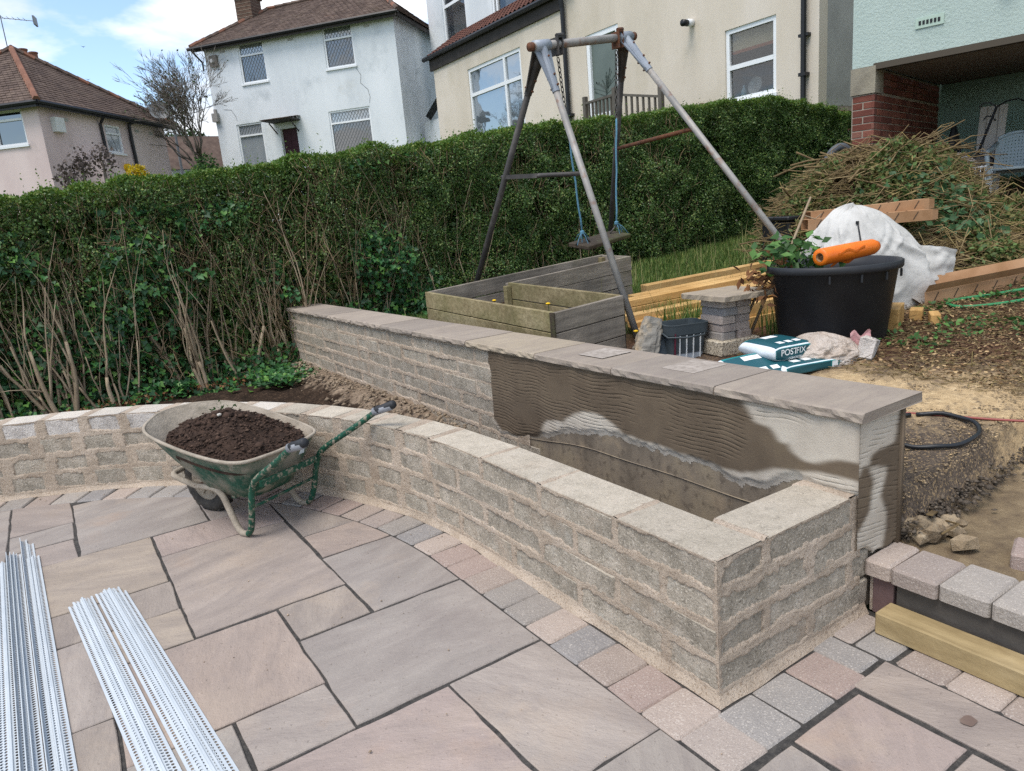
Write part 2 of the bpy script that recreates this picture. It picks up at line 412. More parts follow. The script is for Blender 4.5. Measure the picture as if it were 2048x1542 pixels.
M['render'] = PM('scratched_render', ['#a39a8c', '#b3aa9d', '#bfb7aa'], 5, rough=.92, rnd=0, spk=('#8b7f70', 180, .62, .74, .4), bump=(200, .35), attr=('wet', wetcol))
M['oldface'] = PM('old_stained_block_face', ['#61584d', '#7d7264', '#91846f'], 4, rough=.95, rnd=.1, spk=('#453d36', 30, .55, .7, .5), dirt=[('#94846f', 6, .56, .66, .6), ('#3b342d', 4, .58, .68, .6)], bump=[(30, .12), (150, .4)], stretch=(1, 1, .45))
M['beam'] = PM('treated_softwood', ['#92805c', '#a5926c', '#b4a27e'], 3, rough=.75, rnd=.06, grain=('#6f5d3e', (4, 26, 26), .5), stretch=(1, 1, 1), dirt=('#6a5330', 4, .64, .74, .5), bump=(60, .15), coord='obj')
M['timber'] = PM('new_pine', ['#b08a52', '#c6a067', '#d3b27c'], 3, rough=.75, rnd=.1, grain=('#8a6534', (2.5, 30, 30), .55), dirt=('#6a4a26', 5, .66, .76, .6), bump=(60, .12), coord='obj')
M['oldwood'] = PM('weathered_board', ['#756e65', '#8f867a', '#a2988b'], 3, rough=.85, rnd=.12, grain=('#4a443d', (2.5, 26, 34), .6), dirt=('#5d5c3a', 2.4, .55, .75, .5), bump=(60, .25), coord='obj')
M['mosswood'] = PM('green_stained_board', ['#7d7156', '#948767', '#a49879'], 3, rough=.85, rnd=.1, grain=('#54482b', (26, 2.5, 34), .6), dirt=('#575a30', 2.6, .45, .7, .6), bump=(60, .25), coord='obj')
M['darkwood'] = PM('rotten_dark_wood', ['#3d352c', '#544a3e'], 6, rough=.9, grain=('#2a241e', (3, 24, 24), .6), dirt=('#4d5330', 5, .5, .65, .7), bump=(80, .4), coord='obj')
M['galv'] = PM('weathered_galvanised_steel', ['#7d7c7a', '#8f8c88', '#9d9a95'], 6, rough=.6, metal=.25, rnd=.05, dirt=[('#7d5238', 9, .55, .68, .75), ('#b5b2ae', 4, .58, .7, .4)], bump=(120, .15))
M['dkgalv'] = PM('dull_dark_steel', ['#3c3a39', '#4e4b49'], 6, rough=.6, metal=.25, rnd=.05, dirt=('#6d6864', 7, .5, .7, .6), bump=(120, .15))
M['castgrey'] = PM('grey_cast_bracket', ['#838a94', '#969da6'], 8, rough=.5, metal=.2, spk=('#5d4c40', 50, .68, .76, .6), bump=(90, .1))
M['rust'] = PM('rusty_steel', ['#4a2f22', '#6b4530', '#53413a'], 18, rough=.85, bump=(120, .3))
M['chain'] = flat('chain_steel', '#55524e', .45, .7)
M['rope'] = PM('blue_rope', ['#4f7d94', '#6a97ad'], 60, rough=.9, bump=(300, .5))
M['tub'] = PM('black_plastic', ['#1c1d20', '#222428', '#2a2c30'], 3, rough=.5, rnd=0, spk=('#6b6a68', 160, .74, .8, .5), dirt=('#3e3d3c', 4, .55, .75, .4), spec=.4, bump=(40, .03))
M['orange'] = PM('orange_membrane', ['#d9660f', '#ea7a1a'], 5, rough=.45, rnd=0, bump=(20, .1), spec=.5)
M['bulk'] = PM('white_woven_bag', ['#a9a8a4', '#bbbab6', '#c5c4c0'], 4, rough=.65, rnd=0, dirt=[('#9a9184', 3, .60, .78, .45)], bump=[(5, .5), (14, .25), (260, .25)])
M['card'] = PM('brown_cardboard', ['#94704f', '#a68160', '#b18d6c'], 4, rough=.85, rnd=.06, bump=(60, .06), dirt=('#7a5a3e', 6, .62, .76, .4))
M['ink'] = flat('dark_print', '#4a3c30', .8)
M['white'] = flat('white_upvc', '#dfe2e4', .35)
M['bead'] = PM('white_plastic_bead', ['#aeb6bc', '#bac1c6'], 6, rough=.42, rnd=.03, bump=None, spec=.45)
M['green'] = PM('chipped_green_paint', ['#123f31', '#184a39', '#1d5140'], 8, rough=.5, rnd=0, dirt=[('#94897a', 38, .53, .60, .85), ('#5d3626', 27, .62, .68, .8), ('#8d8273', 7, .58, .68, .6)], bump=(60, .15))
M['tray'] = PM('cement_crusted_green_tray', ['#1d4b3b', '#2b5646'], 6, rough=.75, rnd=0, dirt=[('#8f877a', 5.5, .40, .60, .85), ('#a39a8c', 16, .55, .66, .7)], bump=[(30, .25), (130, .4)])
M['crust'] = PM('cement_crust', ['#857c6f', '#9b9183', '#aaa092'], 9, rough=.95, rnd=0, dirt=('#5a5a4c', 8, .6, .72, .5), bump=[(30, .4), (130, .5)])
M['rubber'] = PM('dusty_rubber', ['#2b2a29', '#3d3b38', '#5a554e'], 9, rough=.85, rnd=0, bump=(90, .4))
M['grip'] = PM('black_grip', ['#232427', '#303236'], 20, rough=.55, rnd=0, bump=(200, .2))
M['gripgrey'] = flat('grey_grip', '#8d9096', .5)
M['hedge'] = PM('privet_leaf', ['#34502a', '#587639'], 1.0, rough=.42, dirt=[('#6b6540', 1.1, .56, .72, .45), ('#2c4426', 2.3, .54, .68, .5)], rnd=.45, pal=['#4b6b36', '#5a7a3a', '#3e5e33', '#678642', '#4a683a', '#547338', '#76904a', '#466434', '#838a4e'], bump=None, spec=.42, transl=.22, island=True)
M['hedgetop'] = PM('young_privet_leaf', ['#4a6b23', '#5d8030'], 1.2, rough=.5, rnd=.35, pal=['#4b6f26', '#5d7f2c', '#6c8a34', '#45672a', '#7a7f3d'], bump=None, spec=.42, transl=.3, island=True)
M['ivy'] = PM('ivy_leaf', ['#1f4224', '#34602c'], 1.5, rough=.45, rnd=.35, pal=['#2f5a35', '#3c6d3b', '#285030', '#487d40', '#6a9440', '#366338'], bump=None, spec=.45, transl=.2, island=True)
M['bark'] = PM('pale_bark', ['#786a57', '#95846d', '#ab9b83'], 7, rough=.9, rnd=.2, stretch=(1, 1, .25), dirt=('#4a4a33', 5, .58, .74, .5), bump=(60, .4))
M['twig'] = PM('hedge_twig', ['#5a4a38', '#7b6850', '#958264'], 7, rough=.9, rnd=.3, island=True, bump=None)
M['cutstick'] = PM('cut_stick', ['#6f5b3f', '#8f7a54', '#a8946a'], 7, rough=.85, rnd=.4, island=True, pal=['#5d4d38', '#7d6c4e', '#9b8a66', '#6f5d42', '#483c2a', '#7f7448', '#5b5236'], bump=None)
M['cutleaf'] = PM('wilting_cut_leaf', ['#4a5a2b', '#5f6b38'], 2, rough=.6, rnd=.4, island=True, pal=['#56692f', '#6d7a42', '#4a6236', '#7d7848', '#5d7a48', '#7a6640', '#4f6c3a', '#645138'], bump=None, transl=.2)
M['dryleaf'] = PM('dead_leaf', ['#5a3a24', '#7a5636'], 2, rough=.8, rnd=.4, island=True, pal=['#5b3a24', '#7b5637', '#8d6f4e', '#432b1c', '#6f4a2e'], bump=None)
M['grass'] = PM('grass_blade', ['#46602a', '#5d7a36'], 2, rough=.6, rnd=.35, island=True, pal=['#48642b', '#5b7a34', '#6b8440', '#3b5626', '#8a8a52'], bump=None, transl=.3)
M['weed'] = PM('weed_leaf', ['#35572a', '#4b7038'], 2, rough=.5, rnd=.3, island=True, bump=None, transl=.25, pal=['#38602c', '#4a7238', '#2f5128', '#5b8040'])
M['cream'] = PM('cream_render', ['#bfb5a5', '#cbc1b2', '#d2c9bd'], .7, rough=.9, rnd=0, dirt=[('#aca28a', .9, .55, .75, .4), ('#a0937c', 2.5, .66, .8, .35)], bump=(90, .15), stretch=(1, 1, .35))
M['whitewall'] = PM('white_painted_render', ['#c2c8cc', '#d3d8db', '#dce0e3'], .6, rough=.9, rnd=0, dirt=[('#98a1a6', 1.1, .54, .74, .5), ('#b1aa9c', .5, .62, .78, .4)], bump=(40, .12), stretch=(1, 1, .3))
M['pinkwall'] = PM('pale_pink_render', ['#bfaca9', '#cdbcb8', '#d6c6c2'], .6, rough=.9, rnd=0, dirt=[('#8f8580', .8, .55, .75, .55)], bump=(40, .12), stretch=(1, 1, .3))
M['greywall'] = PM('grey_render', ['#9a9a97', '#acaca8'], 1.2, rough=.9, rnd=0, dirt=('#7d7c78', 1.2, .55, .75, .5), bump=(60, .15))
M['mint'] = PM('mint_rough_render', ['#a6b6b0', '#b1c0b9'], 1.1, rough=.9, rnd=0, dirt=('#90a69d', 1.4, .56, .75, .4), bump=[(38, .5), (110, .5)])
M['concrete'] = PM('bare_concrete', ['#827c70', '#99927f'], 3, rough=.95, rnd=.06, dirt=('#645d50', 3, .55, .72, .6), bump=(70, .4))
M['soffit'] = PM('soffit_board', ['#7a7268', '#857d72'], 1.2, rough=.9, rnd=0, bump=(50, .1))
M['brick'] = PM('red_brick', ['#6a392f', '#7a463a', '#875446'], 9, rough=.9, rnd=.22, pal=['#6f4034', '#794a3d', '#5f3a32', '#85584a', '#533530', '#744636', '#6b5046'], spk=('#4a2620', 60, .62, .74, .5), bump=(90, .4))
M['brickmort'] = PM('brick_mortar', ['#8b8175', '#a29889'], 9, rough=.95, rnd=0, bump=(120, .4))
M['garage'] = PM('grey_green_boarding', ['#7d9893', '#87a29d'], 1, rough=.7, rnd=.05, bump=(30, .06), dirt=('#6c8682', 1.5, .55, .75, .4))
M['tile'] = PM('brown_roof_tile', ['#4a3d37', '#5a4b43', '#695a50'], 3, rough=.9, rnd=.1, dirt=[('#745444', 2.2, .62, .74, .5), ('#5b5d49', 1.3, .6, .75, .4)], bump=(40, .3))
M['pantile'] = PM('red_brown_pantile', ['#452c26', '#56362d', '#603f35'], 4, rough=.85, rnd=.15, island=True, bump=(40, .2), dirt=('#4b3a34', 2, .55, .7, .5))
M['ridge'] = PM('terracotta_ridge', ['#75503f', '#865f4e'], 4, rough=.85, rnd=.15, bump=(40, .3), dirt=('#6a5a4c', 4, .56, .7, .6))
M['black'] = PM('black_upvc', ['#1d1e20', '#26272a'], 3, rough=.4, rnd=.1, bump=None)
M['fascia'] = PM('dark_fascia_board', ['#2b2724', '#3b3632'], 3, rough=.7, rnd=.1, bump=(30, .1), dirt=('#5a544e', 2, .6, .75, .4))
M['glass'] = glass_mat('window_glass', '#20262a')
M['seeglass'] = glass_mat('clear_kitchen_glass', '#1c2226')
M['seeglass'].node_tree.nodes['Principled BSDF'].inputs['Alpha'].default_value = .35
M['skyglass'] = glass_mat('sky_reflecting_glass', '#7f8a92')
M['skyglass'].node_tree.nodes['Principled BSDF'].inputs['Metallic'].default_value = .55
M['paleglass'] = glass_mat('net_curtain_glass', '#8c9398')
M['frost'] = PM('frosted_door_glass', ['#57625c', '#616c66'], 2, rough=.35, rnd=0, bump=None, spec=.5)
M['lead'] = flat('lead_strip', '#7d8184', .6)
M['curtain'] = flat('grey_curtain', '#9fa3a6', .9)
M['blind'] = flat('cream_roller_blind', '#c6c0a2', .8)
M['door'] = PM('dark_red_door', ['#33181f', '#3d1f27'], 4, rough=.4, rnd=0, bump=None)
M['greydeck'] = PM('grey_deck_timber', ['#56524c', '#656058'], 5, rough=.8, rnd=.08, grain=('#44403b', (14, 14, 3), .5), bump=(60, .2))
M['terracotta'] = flat('terracotta_pot', '#8d5644', .85)
M['chairplast'] = PM('grey_blue_plastic', ['#8e9ca0', '#9daaae'], 3, rough=.5, rnd=0, bump=None)
M['hosegreen'] = flat('green_hose', '#2f7a4c', .45)
M['hoseblack'] = flat('black_hose', '#1f2226', .4)
M['cable'] = flat('red_cable', '#8f4a44', .5)
M['yellow'] = flat('yellow_flower', '#d9b012', .7)
M['steel'] = flat('aerial_metal', '#6f7378', .5, .4)
M['teal'] = flat('teal_print', '#1d7f80', .4)
M['navy'] = flat('dark_teal_print', '#1b4f58', .4)
M['bagwhite'] = PM('white_paper_sack', ['#c9d3d8', '#d8e0e4'], 5, rough=.45, rnd=.03, bump=(18, .25))
M['print'] = flat('white_print', '#e2e6e6', .5)
M['clear'] = PM('milky_polythene', ['#b9a99a', '#cbbfb3', '#d8cfc6'], 4, rough=.3, rnd=0, bump=[(12, .9), (34, .8)], spec=.6, dirt=('#b0906f', 3, .52, .72, .6), transl=.2)
M['red'] = flat('red_print', '#a8242a', .5)
M['tarmac'] = PM('gritty_tarmac', ['#4b4641', '#5b554e', '#6b645b'], 20, rough=.95, rnd=0, spk=[('#a18e72', 75, .56, .66, .7), ('#2f2c29', 90, .56, .66, .7)], bump=[(60, .6), (160, .8)])
M['riser'] = PM('grey_slate_riser', ['#4c4844', '#5b5650'], 5, rough=.85, rnd=.1, bump=(40, .2), grain=('#3d3936', (12, 12, 12), .3))
M['riserpink'] = PM('plum_stone_riser', ['#6b5654', '#7a6462'], 5, rough=.85, rnd=.1, bump=(40, .2))
M['birdm'] = flat('bird_dark', '#2a2a2c', .8)
M['ylw'] = PM('yellow_bush_leaf', ['#a8920f', '#c2ab1c'], 2, rough=.6, rnd=.3, island=True, bump=None, transl=.3)
M['plum'] = PM('bronze_shrub_leaf', ['#4d4440', '#5d524c'], 2, rough=.6, rnd=.3, island=True, bump=None, transl=.2)
M['farleaf'] = PM('far_evergreen_leaf', ['#38492c', '#475a35'], 2, rough=.6, rnd=.35, island=True, bump=None, transl=.2)
M['treebark'] = PM('grey_tree_bark', ['#625b54', '#787068'], 7, rough=.9, rnd=.1, bump=None)
M['mint_lamp'] = flat('beige_lamp_cover', '#b7b39a', .5)
M['bucketp'] = PM('silver_grey_bucket', ['#9aa3ab', '#b4bcc2'], 4, rough=.4, rnd=0, bump=None)
M['bucketd'] = PM('dark_grey_bucket', ['#3a4246', '#454d51'], 4, rough=.5, rnd=0, bump=None)
M['sack'] = PM('empty_cement_sack', ['#6b6a66', '#8b867c'], 6, rough=.7, rnd=0, bump=(18, .5), dirt=('#b09a78', 5, .5, .65, .7))
M['sackd'] = PM('slate_blue_sack_print', ['#3a444c', '#4a545c'], 6, rough=.6, rnd=0, bump=(18, .4), dirt=('#9d9383', 7, .58, .7, .6))
# ------------------------------------------------------------------ the ground
CX, CY, RW = -3.06, 1.40, 3.045          # centre and radius of the curved planter face
def gz(x, y):
    """height of the yard behind the walls"""
    x = np.asarray(x, float); y = np.asarray(y, float)
    z = .38+.09*(x-1)+.06*np.maximum(0, x-4)*sst(4.4, 3.2, y)-.02*np.maximum(0, x-1)*sst(3.6, 5.6, y)
    return z
def sst(a, b, t): t = np.clip((t-a)/(b-a), 0, 1); return t*t*(3-2*t)
def gzf(x, y): return float(gz(x, y))
def sst(a, b, t): t = np.clip((t-a)/(b-a), 0, 1); return t*t*(3-2*t)

def build_ground():
    # far land: a rising hillside beyond the hedge, one sheet to the horizon
    a = np.linspace(-1, 1, 61); t = np.sign(a)*(np.abs(a)**2.6)*900
    X, Y = np.meshgrid(t, t, indexing='ij')
    Z = np.where(Y > 7, np.minimum(.14*(Y-7)+.03*np.maximum(X, 0), 3.4), 0)-.6+.35*fnoise(X/30, Y/30, 0, 3)-.3
    Z = np.where((np.abs(X) < 25) & (Y < 7.5) & (Y > -20), -.75, Z)
    g = G(); g.sheet(X, Y, Z); struct('ground', g, M['grassland'], True)
    # yard behind the wall (tarmac, wood chips, sawdust, earth)
    xs = np.concatenate([np.arange(.94, 5, .045), np.arange(5, 13, .16)]); ys = np.concatenate([np.arange(-7, -1.2, .3), np.arange(-1.2, 4.5, .045), np.arange(4.5, 7.3, .12)])
    X, Y = np.meshgrid(xs, ys, indexing='ij')
    Z = gz(X, Y)+.025*(fnoise(X*3, Y*3, 0, 5)-.5)+.03*(fnoise(X*14, Y*14, 0, 6)-.5)
    low = .205+.075*np.maximum(0, X-1.25)
    edge = .012+.05*(fnoise(X*6, Y*6, 0, 9)-.5)
    k = sst(-.035, .035, Y-edge+.02)*1.0
    kk = np.where(X > 2.6, 1, k)
    mixx = sst(2.0, 2.7, X); kk = k*(1-mixx)+mixx
    Z = Z*kk+(low+.012*(fnoise(X*10, Y*10, 0, 4)-.5))*(1-kk)
    Z = np.where(X < 1.0, np.minimum(Z, .2), Z)
    g = G(); g.sheet(X, Y, Z); struct('yard', g, M['yard'], True)
    # soil in the planter and under the hedge
    xs = np.arange(-6, .78, .05); ys = np.arange(.1, 8.2, .05)
    X, Y = np.meshgrid(xs, ys, indexing='ij')
    R = np.hypot(X-CX, Y-CY)
    Z = .07+.05*(fnoise(X*2.2, Y*2.2, 0, 1)-.5)+.05*(fnoise(X*9, Y*9, 0, 2)-.5)+.03*(fnoise(X*25, Y*25, 0, 2)-.5)
    Z += .12*sst(.32, .72, X+.08*fnoise(X*5, Y*5, 0, 8))*sst(2.6, 3.6, Y)            # mortar droppings heaped along the wall foot
    Z += .10*sst(3.4, 3.2, R)*sst(1.6, 2.6, Y)
    Z = np.where(Y < 2.2, Z-.05, Z)
    ok = ((R > RW+.1) & (Y > CY)) | ((X > .1) & (Y <= CY)) | (Y > 4.6)
    cell = ok[:-1, :-1] & ok[1:, :-1] & ok[:-1, 1:] & ok[1:, 1:]
    g = G(); g.sheet(X, Y, Z, cell); struct('soil_bed', g, M['bedsoil'], True)
def ground_mats():
    m, nt = node_mat('yard_surface'); b = NB(nt); geo = b.n('ShaderNodeNewGeometry'); P = geo.outputs['Position']
    sp = b.n('ShaderNodeSeparateXYZ'); b.ln(P, sp.inputs[0]); x, y = sp.outputs[0], sp.outputs[1]
    tar = b.ramp(b.noise(P, 18, 6), [(.3, hx('#4c443d')), (.55, hx('#62574d')), (.75, hx('#75695b'))])
    tar = b.mix(b.math('MULTIPLY', b.mask(b.noise(P, 95, 2, .5), .54, .62), .75), tar, hx('#a28b6a'))
    tar = b.mix(b.math('MULTIPLY', b.mask(b.noise(P, 110, 2, .5), .58, .66), .8), tar, hx('#2c2825'))
    brown = b.ramp(b.noise(P, 11, 7, .7), [(.3, hx('#2f2019')), (.52, hx('#4b3427')), (.72, hx('#6e5140'))])
    brown = b.mix(b.math('MULTIPLY', b.mask(b.noise(P, 60, 3, .6), .55, .66), .7), brown, hx('#8d6e52'))
    saw = b.ramp(b.noise(P, 30, 6), [(.3, hx('#ad9470')), (.6, hx('#cbb189')), (.8, hx('#dcc6a0'))])
    sandy = b.ramp(b.noise(P, 14, 6), [(.3, hx('#70614f')), (.55, hx('#8a7960')), (.75, hx('#a39277'))])
    earth = b.ramp(b.noise(P, 9, 6), [(.3, hx('#3a3222')), (.6, hx('#4d4630')), (.8, hx('#5d5d3a'))])
    n1 = b.math('MULTIPLY', b.math('SUBTRACT', b.noise(P, 2.2, 6), .5), 1.5); n2 = b.math('MULTIPLY', b.math('SUBTRACT', b.noise(P, 5.5, 6, .65), .5), 1.3)
    d = b.math('ADD', x, b.math('MULTIPLY', y, .25))
    c = b.mix(b.mask(b.math('ADD', d, n1), 2.35, 2.85), tar, brown)
    sawm = b.math('MULTIPLY', b.mask(b.math('ADD', d, n2), 1.65, 2.0), b.mask(b.math('ADD', d, n2), 2.75, 2.3))
    c = b.mix(b.math('MULTIPLY', b.math('MULTIPLY', sawm, b.mask(y, 1.4, .9)), b.mask(b.noise(P, 26, 5, .7), .30, .48)), c, saw)
    c = b.mix(b.mask(b.math('ADD', y, b.math('MULTIPLY', n2, .2)), .0, -.09), c, sandy) if False else b.mix(b.math('MULTIPLY', b.mask(b.math('ADD', y, b.math('MULTIPLY', n2, .05)), -.02, -.07), b.mask(x, 2.5, 2.0)), c, sandy)
    c = b.mix(b.mask(b.math('ADD', y, n1), 2.6, 3.2), c, earth)
    bn = b.n('ShaderNodeBump'); bn.inputs['Strength'].default_value = .9; bn.inputs['Distance'].default_value = .02; b.ln(b.noise(P, 45, 8, .75), bn.inputs['Height'])
    p = b.n('ShaderNodeBsdfPrincipled'); p.inputs['Roughness'].default_value = .97; p.inputs['Specular IOR Level'].default_value = .2; b.ln(c, p.inputs['Base Color']); b.ln(bn.outputs[0], p.inputs['Normal'])
    o = b.n('ShaderNodeOutputMaterial'); b.ln(p.outputs[0], o.inputs[0]); M['yard'] = m
    m, nt = node_mat('planter_soil'); b = NB(nt); geo = b.n('ShaderNodeNewGeometry'); P = geo.outputs['Position']
    sp = b.n('ShaderNodeSeparateXYZ'); b.ln(P, sp.inputs[0]); x, y = sp.outputs[0], sp.outputs[1]
    so = b.ramp(b.noise(P, 9, 7, .7), [(.3, hx('#1f1813')), (.52, hx('#352a22')), (.72, hx('#514236'))])
    so = b.mix(b.math('MULTIPLY', b.mask(b.noise(P, 55, 3, .6), .58, .68), .6), so, hx('#7d6753'))
    sa = b.ramp(b.noise(P, 16, 6), [(.3, hx('#75675a')), (.55, hx('#92816f')), (.75, hx('#a59481'))])
    f = b.math('MULTIPLY', b.mask(b.math('ADD', x, b.math('MULTIPLY', b.math('SUBTRACT', b.noise(P, 6, 6, .7), .5), .9)), .42, .56), b.mask(y, 2.4, 3.2))
    c = b.mix(f, so, sa)
    bn = b.n('ShaderNodeBump'); bn.inputs['Strength'].default_value = 1; bn.inputs['Distance'].default_value = .02; b.ln(b.noise(P, 40, 8, .75), bn.inputs['Height'])
    p = b.n('ShaderNodeBsdfPrincipled'); p.inputs['Roughness'].default_value = 1; p.inputs['Specular IOR Level'].default_value = .15; b.ln(c, p.inputs['Base Color']); b.ln(bn.outputs[0], p.inputs['Normal'])
    o = b.n('ShaderNodeOutputMaterial'); b.ln(p.outputs[0], o.inputs[0]); M['bedsoil'] = m
    M['grassland'] = PM('rough_grassland', ['#3d4a28', '#4d5b32', '#5f6a3f'], .6, rough=1, rnd=0, bump=(6, .4))
ground_mats(); build_ground()

# ------------------------------------------------------------------ patio: slabs and block pavers set in dark jointing
RI, RO = 2.832, 3.028                      # inner and outer edge of the paver ring
def build_patio():
    poly = [(-7.5, -4.5), (.79, -4.5), (.79, .02), (-.02, .02), (-.02, CY)]
    for k in range(1, 31):
        a = math.pi*.55*k/30; poly.append((CX+(RW-.012)*math.cos(a), CY+(RW-.012)*math.sin(a)))
    poly.append((-7.5, CY+3.0))
    g = G(); g.prism(poly, -.08, -.007)
    patio = struct('patio', g, M['joint'])
    # half-planes keeping the slabs inside the paver ring
    hp = [(1, 0, CX+RI-.008)]
    for k in range(0, 61):
        a = math.pi*.6*k/60; n = (math.cos(a), math.sin(a)); hp.append((n[0], n[1], n[0]*CX+n[1]*CY+RI-.008))
    S = [(-.62, -.2, .036, .64), (-.95, -.2, .64, 1.25), (-.64, -.2, 1.25, 1.885), (-.635, -.2, 1.885, 2.2), (-.635, -.2, 2.2, 2.815), (-1.268, -.635, 1.552, 2.492),
         (-.945, -.64, 1.25, 1.552), (-1.575, -.945, .922, 1.545), (-1.57, -1.268, 1.545, 1.857), (-1.88, -1.268, 1.857, 2.172), (-2.19, -1.575, 1.22, 1.857), (-1.88, -1.268, 2.172, 2.822),
         (-1.268, -.635, 2.492, 2.815), (-1.61, -.968, 2.822, 3.75), (-.968, -.3, 2.815, 3.5), (-1.93, -1.61, 3.42, 4.06), (-1.93, -1.61, 3.13, 3.42), (-1.93, -1.61, 2.822, 3.13),
         (-2.56, -1.93, 2.9, 4.3), (-1.26, -.95, .636, .922), (-1.575, -1.26, .636, .922), (-1.26, -.62, .03, .636), (-.62, -.2, -.56, .036), (-1.9, -1.575, .31, 1.22), (-1.575, -1.26, .03, .636),
         (-2.19, -1.88, 1.857, 2.172), (-2.5, -1.88, 2.172, 2.9), (-1.26, -.62, -.6, .03), (-1.9, -1.26, -.6, .03), (-2.5, -1.9, .31, 1.22), (-2.5, -1.9, -.6, .31), (-2.8, -2.19, 1.22, 2.172), (-3.2, -2.56, 2.9, 4.3), (-3.2, -2.5, 2.172, 2.9), (-3.4, -2.8, 1.22, 2.172), (-3.4, -2.5, -.6, 1.22),
         (-3.84, -3.2, 2.9, 4.2), (-3.84, -3.2, 2.172, 2.9)]
    T = [(.353, .548, -1.1, -.2), (.015, .343, -.555, -.235), (.01, .343, -1.16, -.555), (-.6, .005, -.9, -.235)]
    rng = np.random.default_rng(3)
    def slab(x0, x1, y0, y1, hps):
        d = .0058
        j = lambda: float(rng.normal(0, .0028))
        pts = []
        P = [(x0+d+j(), y0+d+j()), (x1-d+j(), y0+d+j()), (x1-d+j(), y1-d+j()), (x0+d+j(), y1-d+j())]
        for i in range(4):                                # slightly wavy fettled edges
            a, b_ = np.array(P[i]), np.array(P[(i+1) % 4]); L = np.linalg.norm(b_-a); n = max(2, int(L/.07)); t = (b_-a)/L; nn = np.array([-t[1], t[0]])
            for k in range(n): pts.append(a+t*L*k/n+(nn*float(rng.normal(0, .0019)) if k else 0))
        P = clip_poly(pts, hps) if hps else pts
        if len(P) < 3: return
        A = np.array(P)
        if np.ptp(A[:, 0]) < .03 or np.ptp(A[:, 1]) < .03: return
        g = G(); g.prism(P, -.03, float(rng.normal(0, .0012)), ch=.0035); part('paving_slab', g, M['slab'], patio)
    g = G(); a_ = np.linspace(0, 2*math.pi, 25)[:-1]; g.add([(.447+.024*(1+.08*math.sin(5*a))*math.cos(a), -.50+.022*(1+.2*math.cos(2*a))*math.sin(a), .0042) for a in a_], [tuple(range(24))]); part('mud_stain', g, PM('mud_stain', ['#685850', '#76665c'], 20, rough=.9, rnd=0, bump=None), patio)
    for s in S: slab(*s, hp)
    for s in T: slab(*s, [] if s[1] < .6 and s[0] > .2 else [(1, 0, .34)])
    # pavers: one tumbled block, then repeats along the ring, the straight edge and the end
    def paver_mesh(l, w, h=.06):
        g = G(); r = np.random.default_rng(int(l*1e4+w*1e3)); c = .011
        pts = []
        for (sx, sy) in ((-1, -1), (1, -1), (1, 1), (-1, 1)):
            for (ax_, ay) in (((0, c) if sx*sy > 0 else (c, 0)), ((c*.35, c*.35)), ((c, 0) if sx*sy > 0 else (0, c))):
                pts.append((sx*(l/2-ax_)+r.normal(0, .0012), sy*(w/2-ay)+r.normal(0, .0012)))
        g.prism(pts, -h, 0, ch=.007); return g.mesh('paver', M['paver'])
    P0 = [paver_mesh(.158, .192), paver_mesh(.1585, .1925), paver_mesh(.157, .191)]
    def pav(x, y, ang, z=0.0, me=None): inst('paver', me or P0[rng.integers(3)], patio, (x, y, z+float(rng.normal(0, .0015))), rz(ang+float(rng.normal(0, .012)))@rx(float(rng.normal(0, .006)))@ry(float(rng.normal(0, .006))))
    for k in range(10): pav(-.133+rng.normal(0, .002), .045+.158*(k+.5)-.08, rad(90))
    y0 = .045+.158*10-.08; s0 = y0-CY; k = 0
    while True:
        s = s0+.168*(k+.5); a = s/((RI+RO)/2)
        if a > math.pi*.53: break
        r = (RI+RO)/2; pav(CX+r*math.cos(a), CY+r*math.sin(a), a+math.pi/2); k += 1
    for k in range(4): pav(-.145+.166*(k+.5)+.0, -.12, rad(90), me=P0[k % 3]) if False else None
    small = paver_mesh(.163, .186)
    for xx in (-.142, .012, .178, .345): pav(xx, -.122, math.pi/2*0+0.0, me=small)
    pav(.487, -.093, math.pi/2, me=paver_mesh(.185, .115)); pav(.655, -.03, 0, me=paver_mesh(.205, .105)); pav(.66, -.15, 0, me=paver_mesh(.208, .125))
    long_ = paver_mesh(.148, .205)
    for k in range(5): pav(.658, -.305-.152*k, math.pi/2, me=long_)
build_patio()

